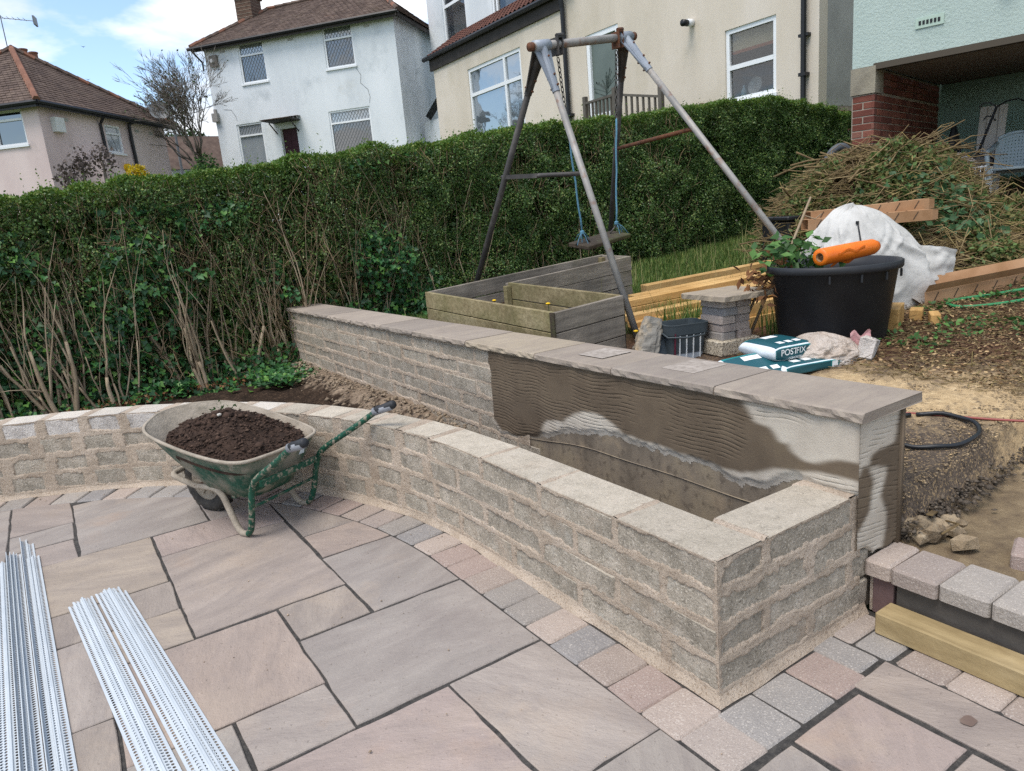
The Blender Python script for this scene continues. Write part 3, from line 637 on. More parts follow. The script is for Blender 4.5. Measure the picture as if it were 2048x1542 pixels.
# ------------------------------------------------------------------ block walls with smeared mortar
BLOCKS = {}
def block_mesh(L, D, H, mat):
    k = (round(L, 3), round(D, 3), round(H, 3), mat.name)
    if k not in BLOCKS:
        g = G(); g.box((0, 0, 0), (L, D, H), ch=.006)
        r = np.random.default_rng(int(L*1000)); g.v = [tuple(np.array(v)+r.normal(0, .0018, 3)) for v in g.v]
        BLOCKS[k] = g.mesh('block', mat)
    return BLOCKS[k]
def mortar_face(path, courses, b0, pitch, bh, s0, s1, ds, dz, ztop, zscale, seed, smear=.024, gap=.011):
    """height-field of pointing: proud in the joints, smeared over the block edges, sunk behind the faces"""
    S = np.arange(s0, s1+ds*.5, ds); Zl = np.arange(0, ztop+dz*.5, dz)
    S2, Z2 = np.meshgrid(S, Zl, indexing='ij')
    k = np.clip(((Z2-b0)/pitch).astype(int), 0, len(courses)-1); lz = Z2-b0-k*pitch
    dzz = np.minimum(lz, bh-lz); dss = np.full_like(S2, 9.)
    for ci, (jl, gp) in enumerate(courses):
        jl = np.array(jl); m = k == ci
        i = np.clip(np.searchsorted(jl, S2[m]), 1, len(jl)-1)
        g_ = np.array(gp)
        dl = S2[m]-jl[i-1]-g_[i-1]/2; dr = jl[i]-g_[i]/2-S2[m]; dss[m] = np.minimum(dl, dr)
    d = np.minimum(dzz, dss)
    n = fnoise(S2*9, Z2*13, 0, seed, 3); n2 = fnoise(S2*40, Z2*60, 0, seed+5, 2); n3 = vnoise(S2*2.3, Z2*4, 0, seed+9)
    n4 = vnoise(S2*95, Z2*120, 0, seed+13); w = .004+smear*(.22+.55*np.clip((n-.5)*3.2, 0, 1.2)*np.clip(n3*2.2-.5, 0, 1.4))+.006*(n2-.5)+.011*(n4-.5)
    h = -.009+.0125*(1-sst(-.001, .006, d-w))
    h += .0016*(n2-.5)*2+.002*(n-.5)
    X = np.zeros_like(S2); Y = np.zeros_like(S2)
    for i, s in enumerate(S):
        p, nr = path(s); X[i] = p[0]+nr[0]*h[i]; Y[i] = p[1]+nr[1]*h[i]
    Zs = Z2*np.array([zscale(s) for s in S])[:, None]
    return X, Y, Zs
def one(s): return 1.0
def planter():
    w = thing('planter_wall', 'low curved wall of bare concrete blocks around the empty planting bed', 'wall', (-.1, .1, 0))
    b0, pitch, bh, dep = .028, .1135, .1035, .212; ztop = b0+3*pitch+bh
    smax = CY+RW*math.pi*.53
    def path(s):
        if s < CY: return (-.015, s), (-1, 0)
        a = (s-CY)/RW; return (CX+RW*math.cos(a), CY+RW*math.sin(a)), (-math.cos(a), -math.sin(a))
    zsc = lambda s: 1+.055*sst(1.6, 4.2, s)
    rng = np.random.default_rng(11); courses = []
    for c in range(4):
        j = [0.0] if c % 2 else [0.0, .222]; g_ = [0.0] if c % 2 else [0.0, .011]
        while j[-1] < (1.7 if c % 2 else 1.5): j.append(j[-1]+.45+float(rng.normal(0, .006))); g_.append(.013)
        while j[-1] < smax: j.append(j[-1]+.268+float(rng.normal(0, .006))); g_.append(.05+float(abs(rng.normal(0, .006))))
        courses.append((j, g_))
    for c, (jl, gp) in enumerate(courses):
        for i in range(len(jl)-1):
            if i == 0 and c % 2 == 0: continue
            a, b_ = jl[i]+gp[i]/2, jl[i+1]-gp[i+1]/2
            if b_ > smax: break
            L = b_-a; Lr = .437 if L > .33 else .216; sc = (a+b_)/2
            (px, py), (nx, ny) = path(sc)
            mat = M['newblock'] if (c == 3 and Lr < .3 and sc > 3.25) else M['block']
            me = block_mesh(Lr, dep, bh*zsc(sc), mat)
            cz = (b0+c*pitch+bh/2)*zsc(sc)
            off = dep/2+float(rng.normal(0, .002)); ang = math.atan2(ny, nx)+math.pi/2
            inst('block', me, w, (px-nx*off, py-ny*off, cz), rz(ang+float(rng.normal(0, .008)))@rx(float(rng.normal(0, .006))))
    # end return, running along x to the tall wall
    epath = lambda s: ((s-.015, 0.0), (0, -1))
    ecourses = [([0, .455, .80], [0, .012, .01]), ([0, .228, .68, .80], [0, .011, .012, .01]), ([0, .455, .705], [0, .012, .01]), ([0, .228, .69], [0, .011, .012])]
    for c, (jl, gp) in enumerate(ecourses):
        for i in range(len(jl)-1):
            if i == 0 and c % 2: continue
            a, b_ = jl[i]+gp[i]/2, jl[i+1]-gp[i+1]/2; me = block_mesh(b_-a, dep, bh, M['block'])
            inst('block', me, w, ((a+b_)/2-.015, dep/2+float(rng.normal(0, .0015)), b0+c*pitch+bh/2), rz(float(rng.normal(0, .004))))
    g = G(); X, Y, Z = mortar_face(path, courses, b0, pitch, bh, -.0035, smax, .0065, .0055, ztop-.0, zsc, 21); g.sheet(X, Y, Z)
    X, Y, Z = mortar_face(epath, ecourses, b0, pitch, bh, -.0035, .74, .006, .0055, ztop, one, 31, .034); g.sheet(X, Y, Z, flip=True)
    # fillet of mortar along the foot
    for (pf, a, b_, st, n0) in ((path, 0, smax, .03, 0), (epath, 0, .78, .03, 40)):
        S = np.arange(a, b_, st); q = np.linspace(0, 1, 5); X = np.zeros((len(S), 5)); Y = X.copy(); Z = X.copy()
        for i, s in enumerate(S):
            p, nr = pf(s); bl_ = min(1, s/.12); e = .022+(.018*float(vnoise(s*7, n0))-.008)*bl_; hgt = .04+(.02*float(vnoise(s*5, n0+3))-.01)*bl_
            for k_, t in enumerate(q):
                o = e*(1-t)**1.6+.001
                if i == 0: p = pf(-o)[0]
                X[i, k_] = p[0]+nr[0]*o; Y[i, k_] = p[1]+nr[1]*o; Z[i, k_] = hgt*t-.004
        g.sheet(X, Y, Z, flip=pf is epath)
    # mortar between the top blocks
    jl, gp = courses[3]; S = np.arange(0, smax, .012); T = np.linspace(.004, dep-.004, 14); S2, T2 = np.meshgrid(S, T, indexing='ij')
    jl, gp = np.array(jl), np.array(gp); i = np.clip(np.searchsorted(jl, S2), 1, len(jl)-1)
    sc = (jl[i-1]+gp[i-1]/2+jl[i]-gp[i]/2)/2; hl = (jl[i]-gp[i]/2-jl[i-1]-gp[i-1]/2)/2
    hl = np.where(hl > .165, .2185, .108)
    fac = np.where(S2 > CY, (RW+T2)/RW, 1.0); d = hl-np.abs(S2-sc)*fac
    n = fnoise(S2*14, T2*14, 0, 61, 3); n2 = fnoise(S2*60, T2*60, 0, 66, 2)
    h = -.012+.0135*(1-sst(-.002, .005, d-.018*np.clip((n-.45)*3, 0, 1)))+.001*(n2-.5)*2
    X = np.zeros_like(S2); Y = X.copy(); Z = X.copy()
    for q, s in enumerate(S):
        p, nr = path(s); X[q] = p[0]-nr[0]*T; Y[q] = p[1]-nr[1]*T; Z[q] = ztop*zsc(s)+h[q]
    g.sheet(X, Y, Z, flip=True)
    xs = np.arange(-.012, .72, .012); T = np.linspace(.004, dep-.004, 16); X, Y = np.meshgrid(xs, T, indexing='ij')
    d = np.maximum(np.minimum(.215-.015-.0-X, 9), np.minimum(X-.219, 9)); d = np.where(X < .205, 9., np.where(X < .222, -1, np.minimum(X-.222, .662-X)))
    n = fnoise(X*14, Y*14, 0, 63, 3); h = -.012+.0135*(1-sst(-.002, .006, d-.05*np.clip((n-.5)*3, 0, 1)))
    g.sheet(X, Y, ztop+h)
    part('mortar', g, M['mortar'], w, True)
    # back of the curved wall: bed and wall core so the joints are closed from behind
    g = G(); S = np.arange(0, smax, .08); X = np.zeros((len(S), 2)); Y = X.copy(); Z = X.copy()
    for q, s in enumerate(S):
        p, nr = path(s)
        for k_, zz in enumerate((0, ztop*.985)): X[q, k_] = p[0]-nr[0]*(dep-.008); Y[q, k_] = p[1]-nr[1]*(dep-.008); Z[q, k_] = zz*zsc(s)
    g.sheet(X, Y, Z, flip=True); g.box((.42, dep-.012, ztop/2), (.56, .008, ztop*.97)); part('mortar_core', g, M['mortar'], w)
planter()

def pip(px, py, poly):
    inside = np.zeros(px.shape, bool); n = len(poly)
    for i in range(n):
        (x1, y1), (x2, y2) = poly[i], poly[(i+1) % n]
        c = ((y1 > py) != (y2 > py)) & (px < (x2-x1)*(py-y1)/((y2-y1) if y2 != y1 else 1e-9)+x1); inside ^= c
    return inside
def tall_wall():
    w = thing('retaining_wall', 'long straight block wall with stone coping, half of it coated in scratched render', 'wall', (.82, 3.3, 0))
    b0, pitch, bh, dep, X0, Y1 = .004, .105, .0945, .225, .70, 6.6
    rng = np.random.default_rng(17); path = lambda s: ((X0, s), (-1, 0)); courses = []
    for c in range(7):
        j = [1.9 if c % 2 else 2.12]; g_ = [.011]
        while j[-1] < Y1-.06:
            L = .45 if (rng.random() > .12) else .228
            j.append(min(j[-1]+L+float(rng.normal(0, .007)), Y1)); g_.append(.013)
        g_[-1] = 0; courses.append((j, g_))
        for i in range(len(j)-1):
            a, b_ = j[i]+g_[i]/2, j[i+1]-g_[i+1]/2
            if b_-a < .05: continue
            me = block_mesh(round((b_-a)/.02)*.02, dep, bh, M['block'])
            inst('block', me, w, (X0+dep/2+float(rng.normal(0, .002)), (a+b_)/2, b0+c*pitch+bh/2), rz(math.pi/2+float(rng.normal(0, .005)))@rx(float(rng.normal(0, .005))))
    g = G(); X, Y, Z = mortar_face(path, courses, b0, pitch, bh, 2.0, Y1, .0075, .006, .736, one, 51, .026); g.sheet(X, Y, Z); part('mortar', g, M['mortar'], w, True)
    g = G(); g.box((X0+.1125, 1.16, .366), (.222, 2.3, .73), ch=.003); g.box((X0+.13, 4.35, .36), (.17, 4.4, .72))
    part('old_blockwork', g, M['oldface'], w)
    g = G(); pts = [(X0-.002, y, .235+.08*sst(2.3, 1.3, y)+.003*math.sin(y*9)) for y in np.linspace(.25, 2.3, 24)]; g.tube(pts, .0026, 4)
    part('bed_joint', g, M['oldface'], w)
    # coping stones: sawn top, riven rough edge
    edges = [-.03, .60, 1.225, 1.86, 2.62, 3.40, 3.98, 4.62, 5.22, 5.9, 6.56]; zc = .7375
    for i in range(len(edges)-1):
        a, b_ = edges[i]+.004, edges[i+1]-.004; n = max(10, int((b_-a)/.022)); r = np.random.default_rng(100+i); g = G()
        xl, xr = .672, 1.058; t = .034+.004*r.random(); z1 = zc+t
        ys = np.linspace(a, b_, n); prof = []
        rows = [(0, 1.0, 0.0), (0, .86, .5), (0, .45, 1.0), (0, .12, .8), (0, 0, .1)]
        V = []
        for yy in ys:
            rough = lambda k: float(vnoise(yy*22, k*3.1, i*5.7))
            V.append([(xl+.012+.0*rough(0), yy, z1)]+[(xl+.012-.016*rough(q+1)*am-.004*(am > 0), yy, zc+t*f) for q, (_, f, am) in enumerate(rows[1:])]
                     +[(xr-.012+.014*rough(9)*am, yy, zc+t*f) for (_, f, am) in rows[::-1][:-1]]+[(xr-.012, yy, z1)])
        if i == 0:
            for k_ in range(len(V[0])): x_, y_, z_ = V[0][k_]; V[0][k_] = (x_, y_-.006+.012*float(vnoise(x_*30, z_*60))*(1 if z_ < z1-.004 else 0), z_)
        m_ = len(V[0]); vs = [p for row in V for p in row]
        fs = [(p*m_+q, (p+1)*m_+q, (p+1)*m_+q+1, p*m_+q+1) for p in range(n-1) for q in range(m_-1)]+[((p+1)*m_, p*m_, p*m_+m_-1, (p+1)*m_+m_-1) for p in range(n-1)]
        fs += [tuple(range(m_))[::-1] if False else tuple(range(m_)), tuple((n-1)*m_+q for q in range(m_))[::-1]]
        fs = [f[::-1] for f in fs]
        g.add(vs, fs); part('coping_stone', g, M['coping'], w)
    g = G()
    for e in edges[1:-1]: g.box((.865, e, zc+.0155), (.372, .0095, .030))
    g.box((.83, 3.26, zc-.002), (.24, 6.5, .007)); part('coping_joint', g, M['mortar'], w)
    # chalky stickers left on two coping stones
    g = G()
    for (a, b_, c0, c1) in ((.80, 1.02, .82, 1.02), (.79, .99, 1.42, 1.62)): g.box(((a+b_)/2, (c0+c1)/2, zc+.0392), (b_-a, c1-c0, .001))
    part('dust_patch', g, PM('stone_dust_patch', ['#968d84', '#a0978e', '#aaa198'], 12, rough=.95, rnd=0, spk=('#8b8279', 30, .46, .62, .9), bump=None), w)
    # scratched render coat on the face and the end
    wb = np.array([(2.5, .3), (2.40, .30), (2.31, .24), (2.08, .25), (1.91, .27), (1.84, .37), (1.79, .41), (1.66, .42), (1.49, .5), (1.36, .51), (1.26, .49), (1.17, .45), (1.0, .44), (.84, .43), (.65, .43), (.48, .43), (.37, .47), (.31, .5), (.25, .51), (.12, .52), (-.05, .52)])[::-1]
    rb = np.array([(2.5, .25), (2.39, .25), (2.31, .21), (2.08, .225), (1.86, .28), (1.67, .37), (1.47, .38), (1.33, .42), (1.13, .42), (.95, .43), (.85, .41), (.72, .42), (.59, .41), (.48, .385), (.41, .385), (.33, .43), (.25, .47), (.1, .47), (-.05, .46)])[::-1]
    Y = np.arange(-.012, 2.43, .011); Zl = np.arange(.19, .739, .0024); Y2, Z2 = np.meshgrid(Y, Zl, indexing='ij')
    nz = lambda f1, f2, s: fnoise(Y2*f1, Z2*f2, 0, s, 3)-.5
    bot = np.interp(Y2, rb[:, 0], rb[:, 1])+.05*nz(14, 3, 71)+.022*nz(50, 25, 73)
    edge_l = 2.385+.035*nz(4, 9, 74)
    th = .008*sst(0, .03, Z2-bot)*sst(0, .02, edge_l-Y2)
    ph = Z2/.0185+1.1*nz(2.2, 2.0, 75)*3+1.2*nz(7, 1.5, 84)+.35*np.sin(Y2*19+6*nz(1.5, 2, 76)); fr = ph-np.floor(ph)
    groove = sst(0, .08, fr)*sst(.26, .14, fr)*np.maximum(sst(.42, .52, fnoise(Y2*13, np.floor(ph)*3.7, 0, 78, 3)), .75*sst(.55, .7, vnoise(Y2*95, np.floor(ph)*5.1, 0, 79)))*sst(.22, .4, vnoise(Y2*3, Z2*5, 0, 88))
    X = .7012-th*1.15-.0028*sst(-.012, .004, Z2-bot)+.0050*groove*(th > .005)+.0006*nz(30, 40, 79)
    mask = (Z2 > bot-.012) & (Y2 < edge_l+.006); cell = mask[:-1, :-1] & mask[1:, 1:]
    wy, wz = Y2+.05*nz(9, 9, 81), Z2+.04*nz(9, 9, 82)
    dry = (wz < np.interp(wy, wb[:, 0], wb[:, 1]))
    dry |= pip(wy, wz, [(.44, .78), (.46, .72), (.41, .66), (.36, .655), (.31, .65), (.27, .70), (.255, .74), (.34, .78)])
    dry |= pip(wy, wz, [(.26, .79), (.25, .74), (.27, .70), (.31, .655), (.34, .65), (.28, .60), (.25, .615), (.23, .58), (.20, .56), (.14, .555), (.07, .58), (-.1, .60), (-.1, .79)])
    def blur(a):
        a = a.astype(float)
        for _ in range(2): a = (a+np.roll(a, 1, 0)+np.roll(a, -1, 0))/3; a = (a+np.roll(a, 1, 1)+np.roll(a, -1, 1)+np.roll(a, 2, 1)+np.roll(a, -2, 1))/5
        return a
    wet = blur(~dry)
    g = G(); g.sheet(X, Y2, Z2, cell); n1 = len(g.v); wets = wet.ravel()
    xe = np.arange(.689, .9605, .008); ze = np.arange(.17, .739, .0024); XE, ZE = np.meshgrid(xe, ze, indexing='ij')
    ne = lambda f1, f2, s: fnoise(XE*f1, ZE*f2, 0, s, 3)-.5
    be = np.interp(XE, [.68, .74, .80, .87, .96], [.262, .255, .215, .215, .215])+.03*ne(30, 5, 91)
    ph = ZE/.018+2.5*ne(3, 3, 92)+XE*9; fr = ph-np.floor(ph); gr = sst(0, .08, fr)*sst(.26, .14, fr)*sst(.42, .54, fnoise(XE*18, np.floor(ph)*3.1, 0, 95, 3))
    YE = -.0125+.0036*gr+.0008*ne(25, 25, 96)+.010*sst(.012, 0, ZE-be)
    mk = ZE > be-.003; we, ze2 = XE+.03*ne(8, 8, 97), ZE+.03*ne(8, 8, 98)
    wte = pip(we, ze2, [(.66, .36), (.70, .34), (.77, .41), (.775, .5), (.74, .56), (.70, .575), (.66, .5)]) | pip(we, ze2, [(.76, .60), (.74, .555), (.79, .55), (.86, .53), (.83, .43), (.87, .35), (.865, .27), (.85, .2), (1.0, .2), (1.0, .72), (.93, .735), (.905, .62)])
    g.sheet(XE, YE, ZE, mk[:-1, :-1] & mk[1:, 1:], flip=True); wets = np.concatenate([wets, blur(wte).ravel()])
    n2_ = g.n
    g.box((.951, .35, .47), (.02, .74, .53))
    wets = np.concatenate([wets, np.ones(g.n-n2_)])
    o = part('render_coat', g, M['render'], w, True)
    at = o.data.attributes.new('wet', 'FLOAT', 'POINT'); at.data.foreach_set('value', wets.astype(np.float32))
tall_wall()

# ------------------------------------------------------------------ the step and the sleeper in front of it
def step():
    st = thing('stone_step', 'single step edged with grey tumbled pavers beside the rendered wall end', 'step', (.86, -.6, 0)); rng = np.random.default_rng(5)
    g = G(); pts = lambda l, w: [(sx*(l/2-ax_), sy*(w/2-ay)) for (sx, sy) in ((-1, -1), (1, -1), (1, 1), (-1, 1)) for (ax_, ay) in (((0, .012) if sx*sy > 0 else (.012, 0)), ((.004, .004)), ((.012, 0) if sx*sy > 0 else (0, .012)))]
    g.prism(pts(.154, .21), -.06, 0, ch=.009); me = g.mesh('paver', M['paver']); g = G(); g.prism(pts(.095, .21), -.06, 0, ch=.009); me2 = g.mesh('paver', M['paver'])
    inst('paver', me2, st, (.858, -.047, .216), rz(math.pi/2+.02))
    for k in range(9): inst('paver', me, st, (.862+float(rng.normal(0, .003)), -.173-.157*k, .216+float(rng.normal(0, .002))), rz(math.pi/2+float(rng.normal(0, .015)))@rx(float(rng.normal(0, .01))))
    g = G(); g.box((.80, -.056, .075), (.03, .075, .155), ch=.003); part('riser_stone', g, M['riserpink'], st)
    for k in range(3): g = G(); g.box((.797, -.40-.6*k, .075), (.024, .592, .15), ch=.003); part('riser_stone', g, M['riser'], st)
    g = G(); g.box((.89, -.75, .07), (.15, 1.5, .165)); g.box((.806, -.012, .075), (.03, .012, .15)); part('mortar_bed', g, M['mortar'], st)
    g = G(); g.prism(pts(.155, .2), 0, .058, ch=.009); o = bpy.data.objects.new('paver', g.mesh('paver', M['paver'])); o['label'] = 'loose grey paver lying on the sandy ground behind the step edge'; o['category'] = 'paver'
    _fin(o, None, (1.14, -.42, .205)); o.rotation_euler = (0, 0, .3)
    g = G(); g.box((0, 0, 0), (1.5, .098, .082), ch=.005); o = bpy.data.objects.new('sleeper', g.mesh('sleeper', M['beam'])); o['label'] = 'square sawn timber beam lying on the pavers in front of the step'; o['category'] = 'timber beam'
    _fin(o, None, (.713, -.85, .0425)); o.rotation_euler = (0, 0, rad(90)+.008)
step()
# ------------------------------------------------------------------ hedge
def hedge():
    rng = np.random.default_rng(23)
    h = thing('privet_hedge', 'long clipped green hedge with bare stems at its left foot, before the houses', 'hedge', (3, 6.8, .2))
    Y0, Y1 = 6.42, 7.15
    base = lambda x: np.where(x < .75, .03, np.where(x < 1.0, .2, gz(x, 0*x+6.5)-.02))
    def top(x): return 2.195+.093*np.minimum(x, 9.2)-.12*np.clip(x-9.2, 0, 3)+.10*(fnoise(x*1.7, 0*x, 0, 3)-.5)+.10*(fnoise(x*6, 0*x, 0, 4)-.5)
    def front(x, z): return Y0+.34*(fnoise(x*1.5, z*1.7, 0, 6)-.5)+.24*(fnoise(x*4.5, z*4.5, 0, 7)-.5)+.05*sst(1.6, 2.6, z)
    V, F = [], []; nv = 0
    def put(arr):
        nonlocal nv
        V.append(arr[0]); F.append(arr[1]+nv); nv += len(arr[0])
    def orient(n, out=(0, -1, .35), k=.8):
        ax = unit(rng.normal(0, 1, (n, 3))+np.array([0, -.25, -.15])); up = unit(np.array(out)+rng.normal(0, k, (n, 3))); return ax, up
    # face leaves
    n = 380000; x = rng.uniform(-3.6, 11.6, n); zz = rng.random(n); b = base(x); t = top(x); z = b+(t-b)*zz
    dep = rng.exponential(.085, n); hgt = z-b
    dens = np.where(x < 2.2, sst(.7, 1.75, hgt+.35*(fnoise(x*1.3, z*1.3, 0, 12)-.5))*.9+.05, .82)
    dens = np.maximum(dens, sst(1.6, 3.0, x))
    clump = fnoise(x*3.2, z*3.2, 0, 14); clump2 = fnoise(x*9, z*9, 0, 15)
    dens = dens*np.clip(.15+2.6*(clump-.30), .06, 1)*np.clip(.25+2.2*(clump2-.27), .12, 1)
    keep = rng.random(n) < np.clip(dens*1.35, 0, 1); x, z, dep = x[keep], z[keep], dep[keep]; m = len(x)
    y = front(x, z)+dep-.02; ax, up = orient(m); L = rng.uniform(.019, .036, m)*np.where(x > 4, 1.15, 1); put(leaf_arrays(np.stack([x, y, z], 1), ax, up, L, L*.27))
    # back face and core, coarser
    n = 150000; x = rng.uniform(-3.6, 11.6, n); b = base(x); t = top(x); z = b+(t-b-.03)*rng.random(n); y = rng.uniform(Y0+.32, Y1, n); kk = rng.random(n) < np.where(z-b < .3, .6, 1)
    x, y, z = x[kk], y[kk], z[kk]; ax, up = orient(len(x)); L = rng.uniform(.06, .10, len(x)); put(leaf_arrays(np.stack([x, y, z], 1), ax, up, L, L*.33))
    foliage = meshobj('foliage', np.concatenate(V), np.concatenate(F), M['hedge'], h, 'stuff')
    # top: fresh growth
    V.clear(); F.clear(); nv = 0
    n = 90000; x = rng.uniform(-3.6, 11.6, n); y = rng.uniform(Y0-.05, Y1, n); z = top(x)-rng.exponential(.05, n)+.05+.05*(fnoise(x*9, y*9, 0, 16)-.5); y = np.where(y < Y0+.1, front(x, z)+rng.exponential(.03, n), y)
    ax = unit(rng.normal(0, 1, (n, 3))+np.array([0, 0, .7])); up = unit(rng.normal(0, 1, (n, 3))+np.array([0, -.5, .5])); L = rng.uniform(.02, .04, n); put(leaf_arrays(np.stack([x, y, z], 1), ax, up, L, L*.28))
    n = 2600; x = rng.uniform(-3.6, 11.6, n); y = rng.uniform(Y0, Y1, n); zt = top(x)       # shoots standing proud of the clipped line
    hgt = rng.exponential(.035, n)+.02
    for k in range(5):
        ax = unit(rng.normal(0, .8, (n, 3))+np.array([0, 0, .5])); L = rng.uniform(.02, .035, n); put(leaf_arrays(np.stack([x, y, zt+hgt*k/4.], 1), ax, unit(rng.normal(0, 1, (n, 3))), L, L*.28))
    meshobj('top_growth', np.concatenate(V), np.concatenate(F), M['hedgetop'], h, 'stuff')
    # ivy at the foot and climbing the stems on the left
    V.clear(); F.clear(); nv = 0
    n = 30000; x = rng.uniform(-3.6, 2.6, n); b = base(x); z = b+rng.random(n)**1.3*1.9
    den = fnoise(x*1.6, z*1.6, 0, 31); low = sst(.5, .1, z-b); k = rng.random(n) < np.clip((den-.50)*4.5, 0, .9)+low*.7; x, z, b = x[k], z[k], b[k]; m = len(x)
    y = front(x, z)+rng.exponential(.16, m)-.03-.28*sst(.35, .0, z-b)*rng.random(m); z = np.maximum(z, b+.02)
    ax = unit(rng.normal(0, .6, (m, 3))+np.array([0, -.4, -.6])); up = unit(np.array([0, -1, .6])+rng.normal(0, .45, (m, 3))); put(ivy_arrays(np.stack([x, y, z], 1), ax, up, rng.uniform(.03, .065, m)))
    n = 2600; x = rng.uniform(-.6, .68, n); y = 6.35-rng.random(n)**1.6*.75*sst(-.9, .5, x)-.1*rng.random(n); z = .1+rng.random(n)*.1; ax = unit(rng.normal(0, 1, (n, 3))*np.array([1, 1, .35])); up = unit(np.array([0, -.3, 1])+rng.normal(0, .35, (n, 3)))
    k = fnoise(x*3, y*3, 0, 44) > .46; put(ivy_arrays(np.stack([x, y, z], 1)[k], ax[k], up[k], rng.uniform(.03, .055, n)[k]))
    meshobj('ivy', np.concatenate(V), np.concatenate(F), M['ivy'], h, 'stuff')
    # main stems, each a part
    r = random.Random(5)
    def limb(g, p, d, l, r0, n=6, wob=.03, tp=.45):
        pts, rs = [np.array(p, float)], [r0]; d = np.array(d, float)
        for k in range(n):
            d = d+np.array([r.gauss(0, wob*3), r.gauss(0, wob*1.6), r.gauss(0, wob)]); d /= np.linalg.norm(d); pts.append(pts[-1]+d*l/n); rs.append(r0*(1-tp*(k+1)/n))
        g.tube(pts, rs, 6); return pts, rs, d
    for i in range(104):
        left = i < 74
        x0 = r.uniform(-2.6, .95) if left else r.uniform(.95, 5.0)
        b0 = float(base(np.array([x0]))[0]); y0 = Y0+(r.uniform(-.16, .12) if left else r.uniform(-.02, .2)); rr = r.choice([.010, .012, .015, .018, .022, .028]) if left else r.choice([.007, .009, .012])
        g = G(); d = unit(np.array([r.gauss(-.07, .09), r.gauss(.06, .04), 1.0])); pts, rs, d1 = limb(g, (x0, y0, b0-.06), d, r.uniform(.35, .85), rr, 6, .032)
        nf = r.choice([1, 2, 2, 3]) if left else r.choice([1, 2])
        for q in range(nf):
            k = -1 if q == 0 else r.randint(2, 5); dd = unit(d1+np.array([r.gauss(.0, .13), r.gauss(.05, .10), r.uniform(.4, .8)])); p2, r2, d2 = limb(g, pts[k], dd, r.uniform(.7, 1.4), rs[k]*r.uniform(.55, .85), 7, .03, .8)
            if r.random() < .7: m_ = r.randint(2, 5); limb(g, p2[m_], unit(d2+np.array([r.gauss(0, .3), r.gauss(-.05, .2), r.uniform(0, .4)])), r.uniform(.25, .6), r2[m_]*.6, 5, .06, .75)
        if r.random() < .16: k = r.randint(1, 4); limb(g, pts[k], unit(np.array([r.choice([-1, 1])*1.0, r.gauss(-.15, .2), r.gauss(.15, .3)])), r.uniform(.2, .7), rs[k]*.45, 5, .07, .75)
        part('stem', g, M['bark'], h, True)
    n = 5200; x = rng.uniform(-3.4, 7, n); k = rng.random(n) < np.where(x < 2.4, 1, .45); x = x[k]; n = len(x); b = base(x); z = b+rng.random(n)*(top(x)-b)*.95
    A = np.stack([x, front(x, z)+rng.exponential(.1, n), z], 1); d = np.stack([rng.normal(-.05, .42, n), rng.normal(-.1, .2, n), np.abs(rng.normal(.8, .5, n))], 1); Bp = A+unit(d)*rng.uniform(.1, .42, n)[:, None]
    Bp[:, 1] = np.maximum(Bp[:, 1], front(Bp[:, 0], Bp[:, 2])-.05); Bp[:, 2] = np.minimum(Bp[:, 2], top(Bp[:, 0]))
    v, f = stick_arrays(A, Bp, rng.uniform(.0018, .0045, n), .09, rng); meshobj('twigs', v, f, M['twig'], h, 'stuff')
    n = 900; x = rng.uniform(-2.5, 1.2, n); A = np.stack([x, Y0-rng.random(n)*.25, .1+0*x+rng.random(n)*.05], 1); ax = unit(rng.normal(0, 1, (n, 3))); v, f = leaf_arrays(A, ax, unit(rng.normal(0, 1, (n, 3))), .04, .012); meshobj('dead_leaves', v, f, M['dryleaf'], h, 'stuff')
hedge()

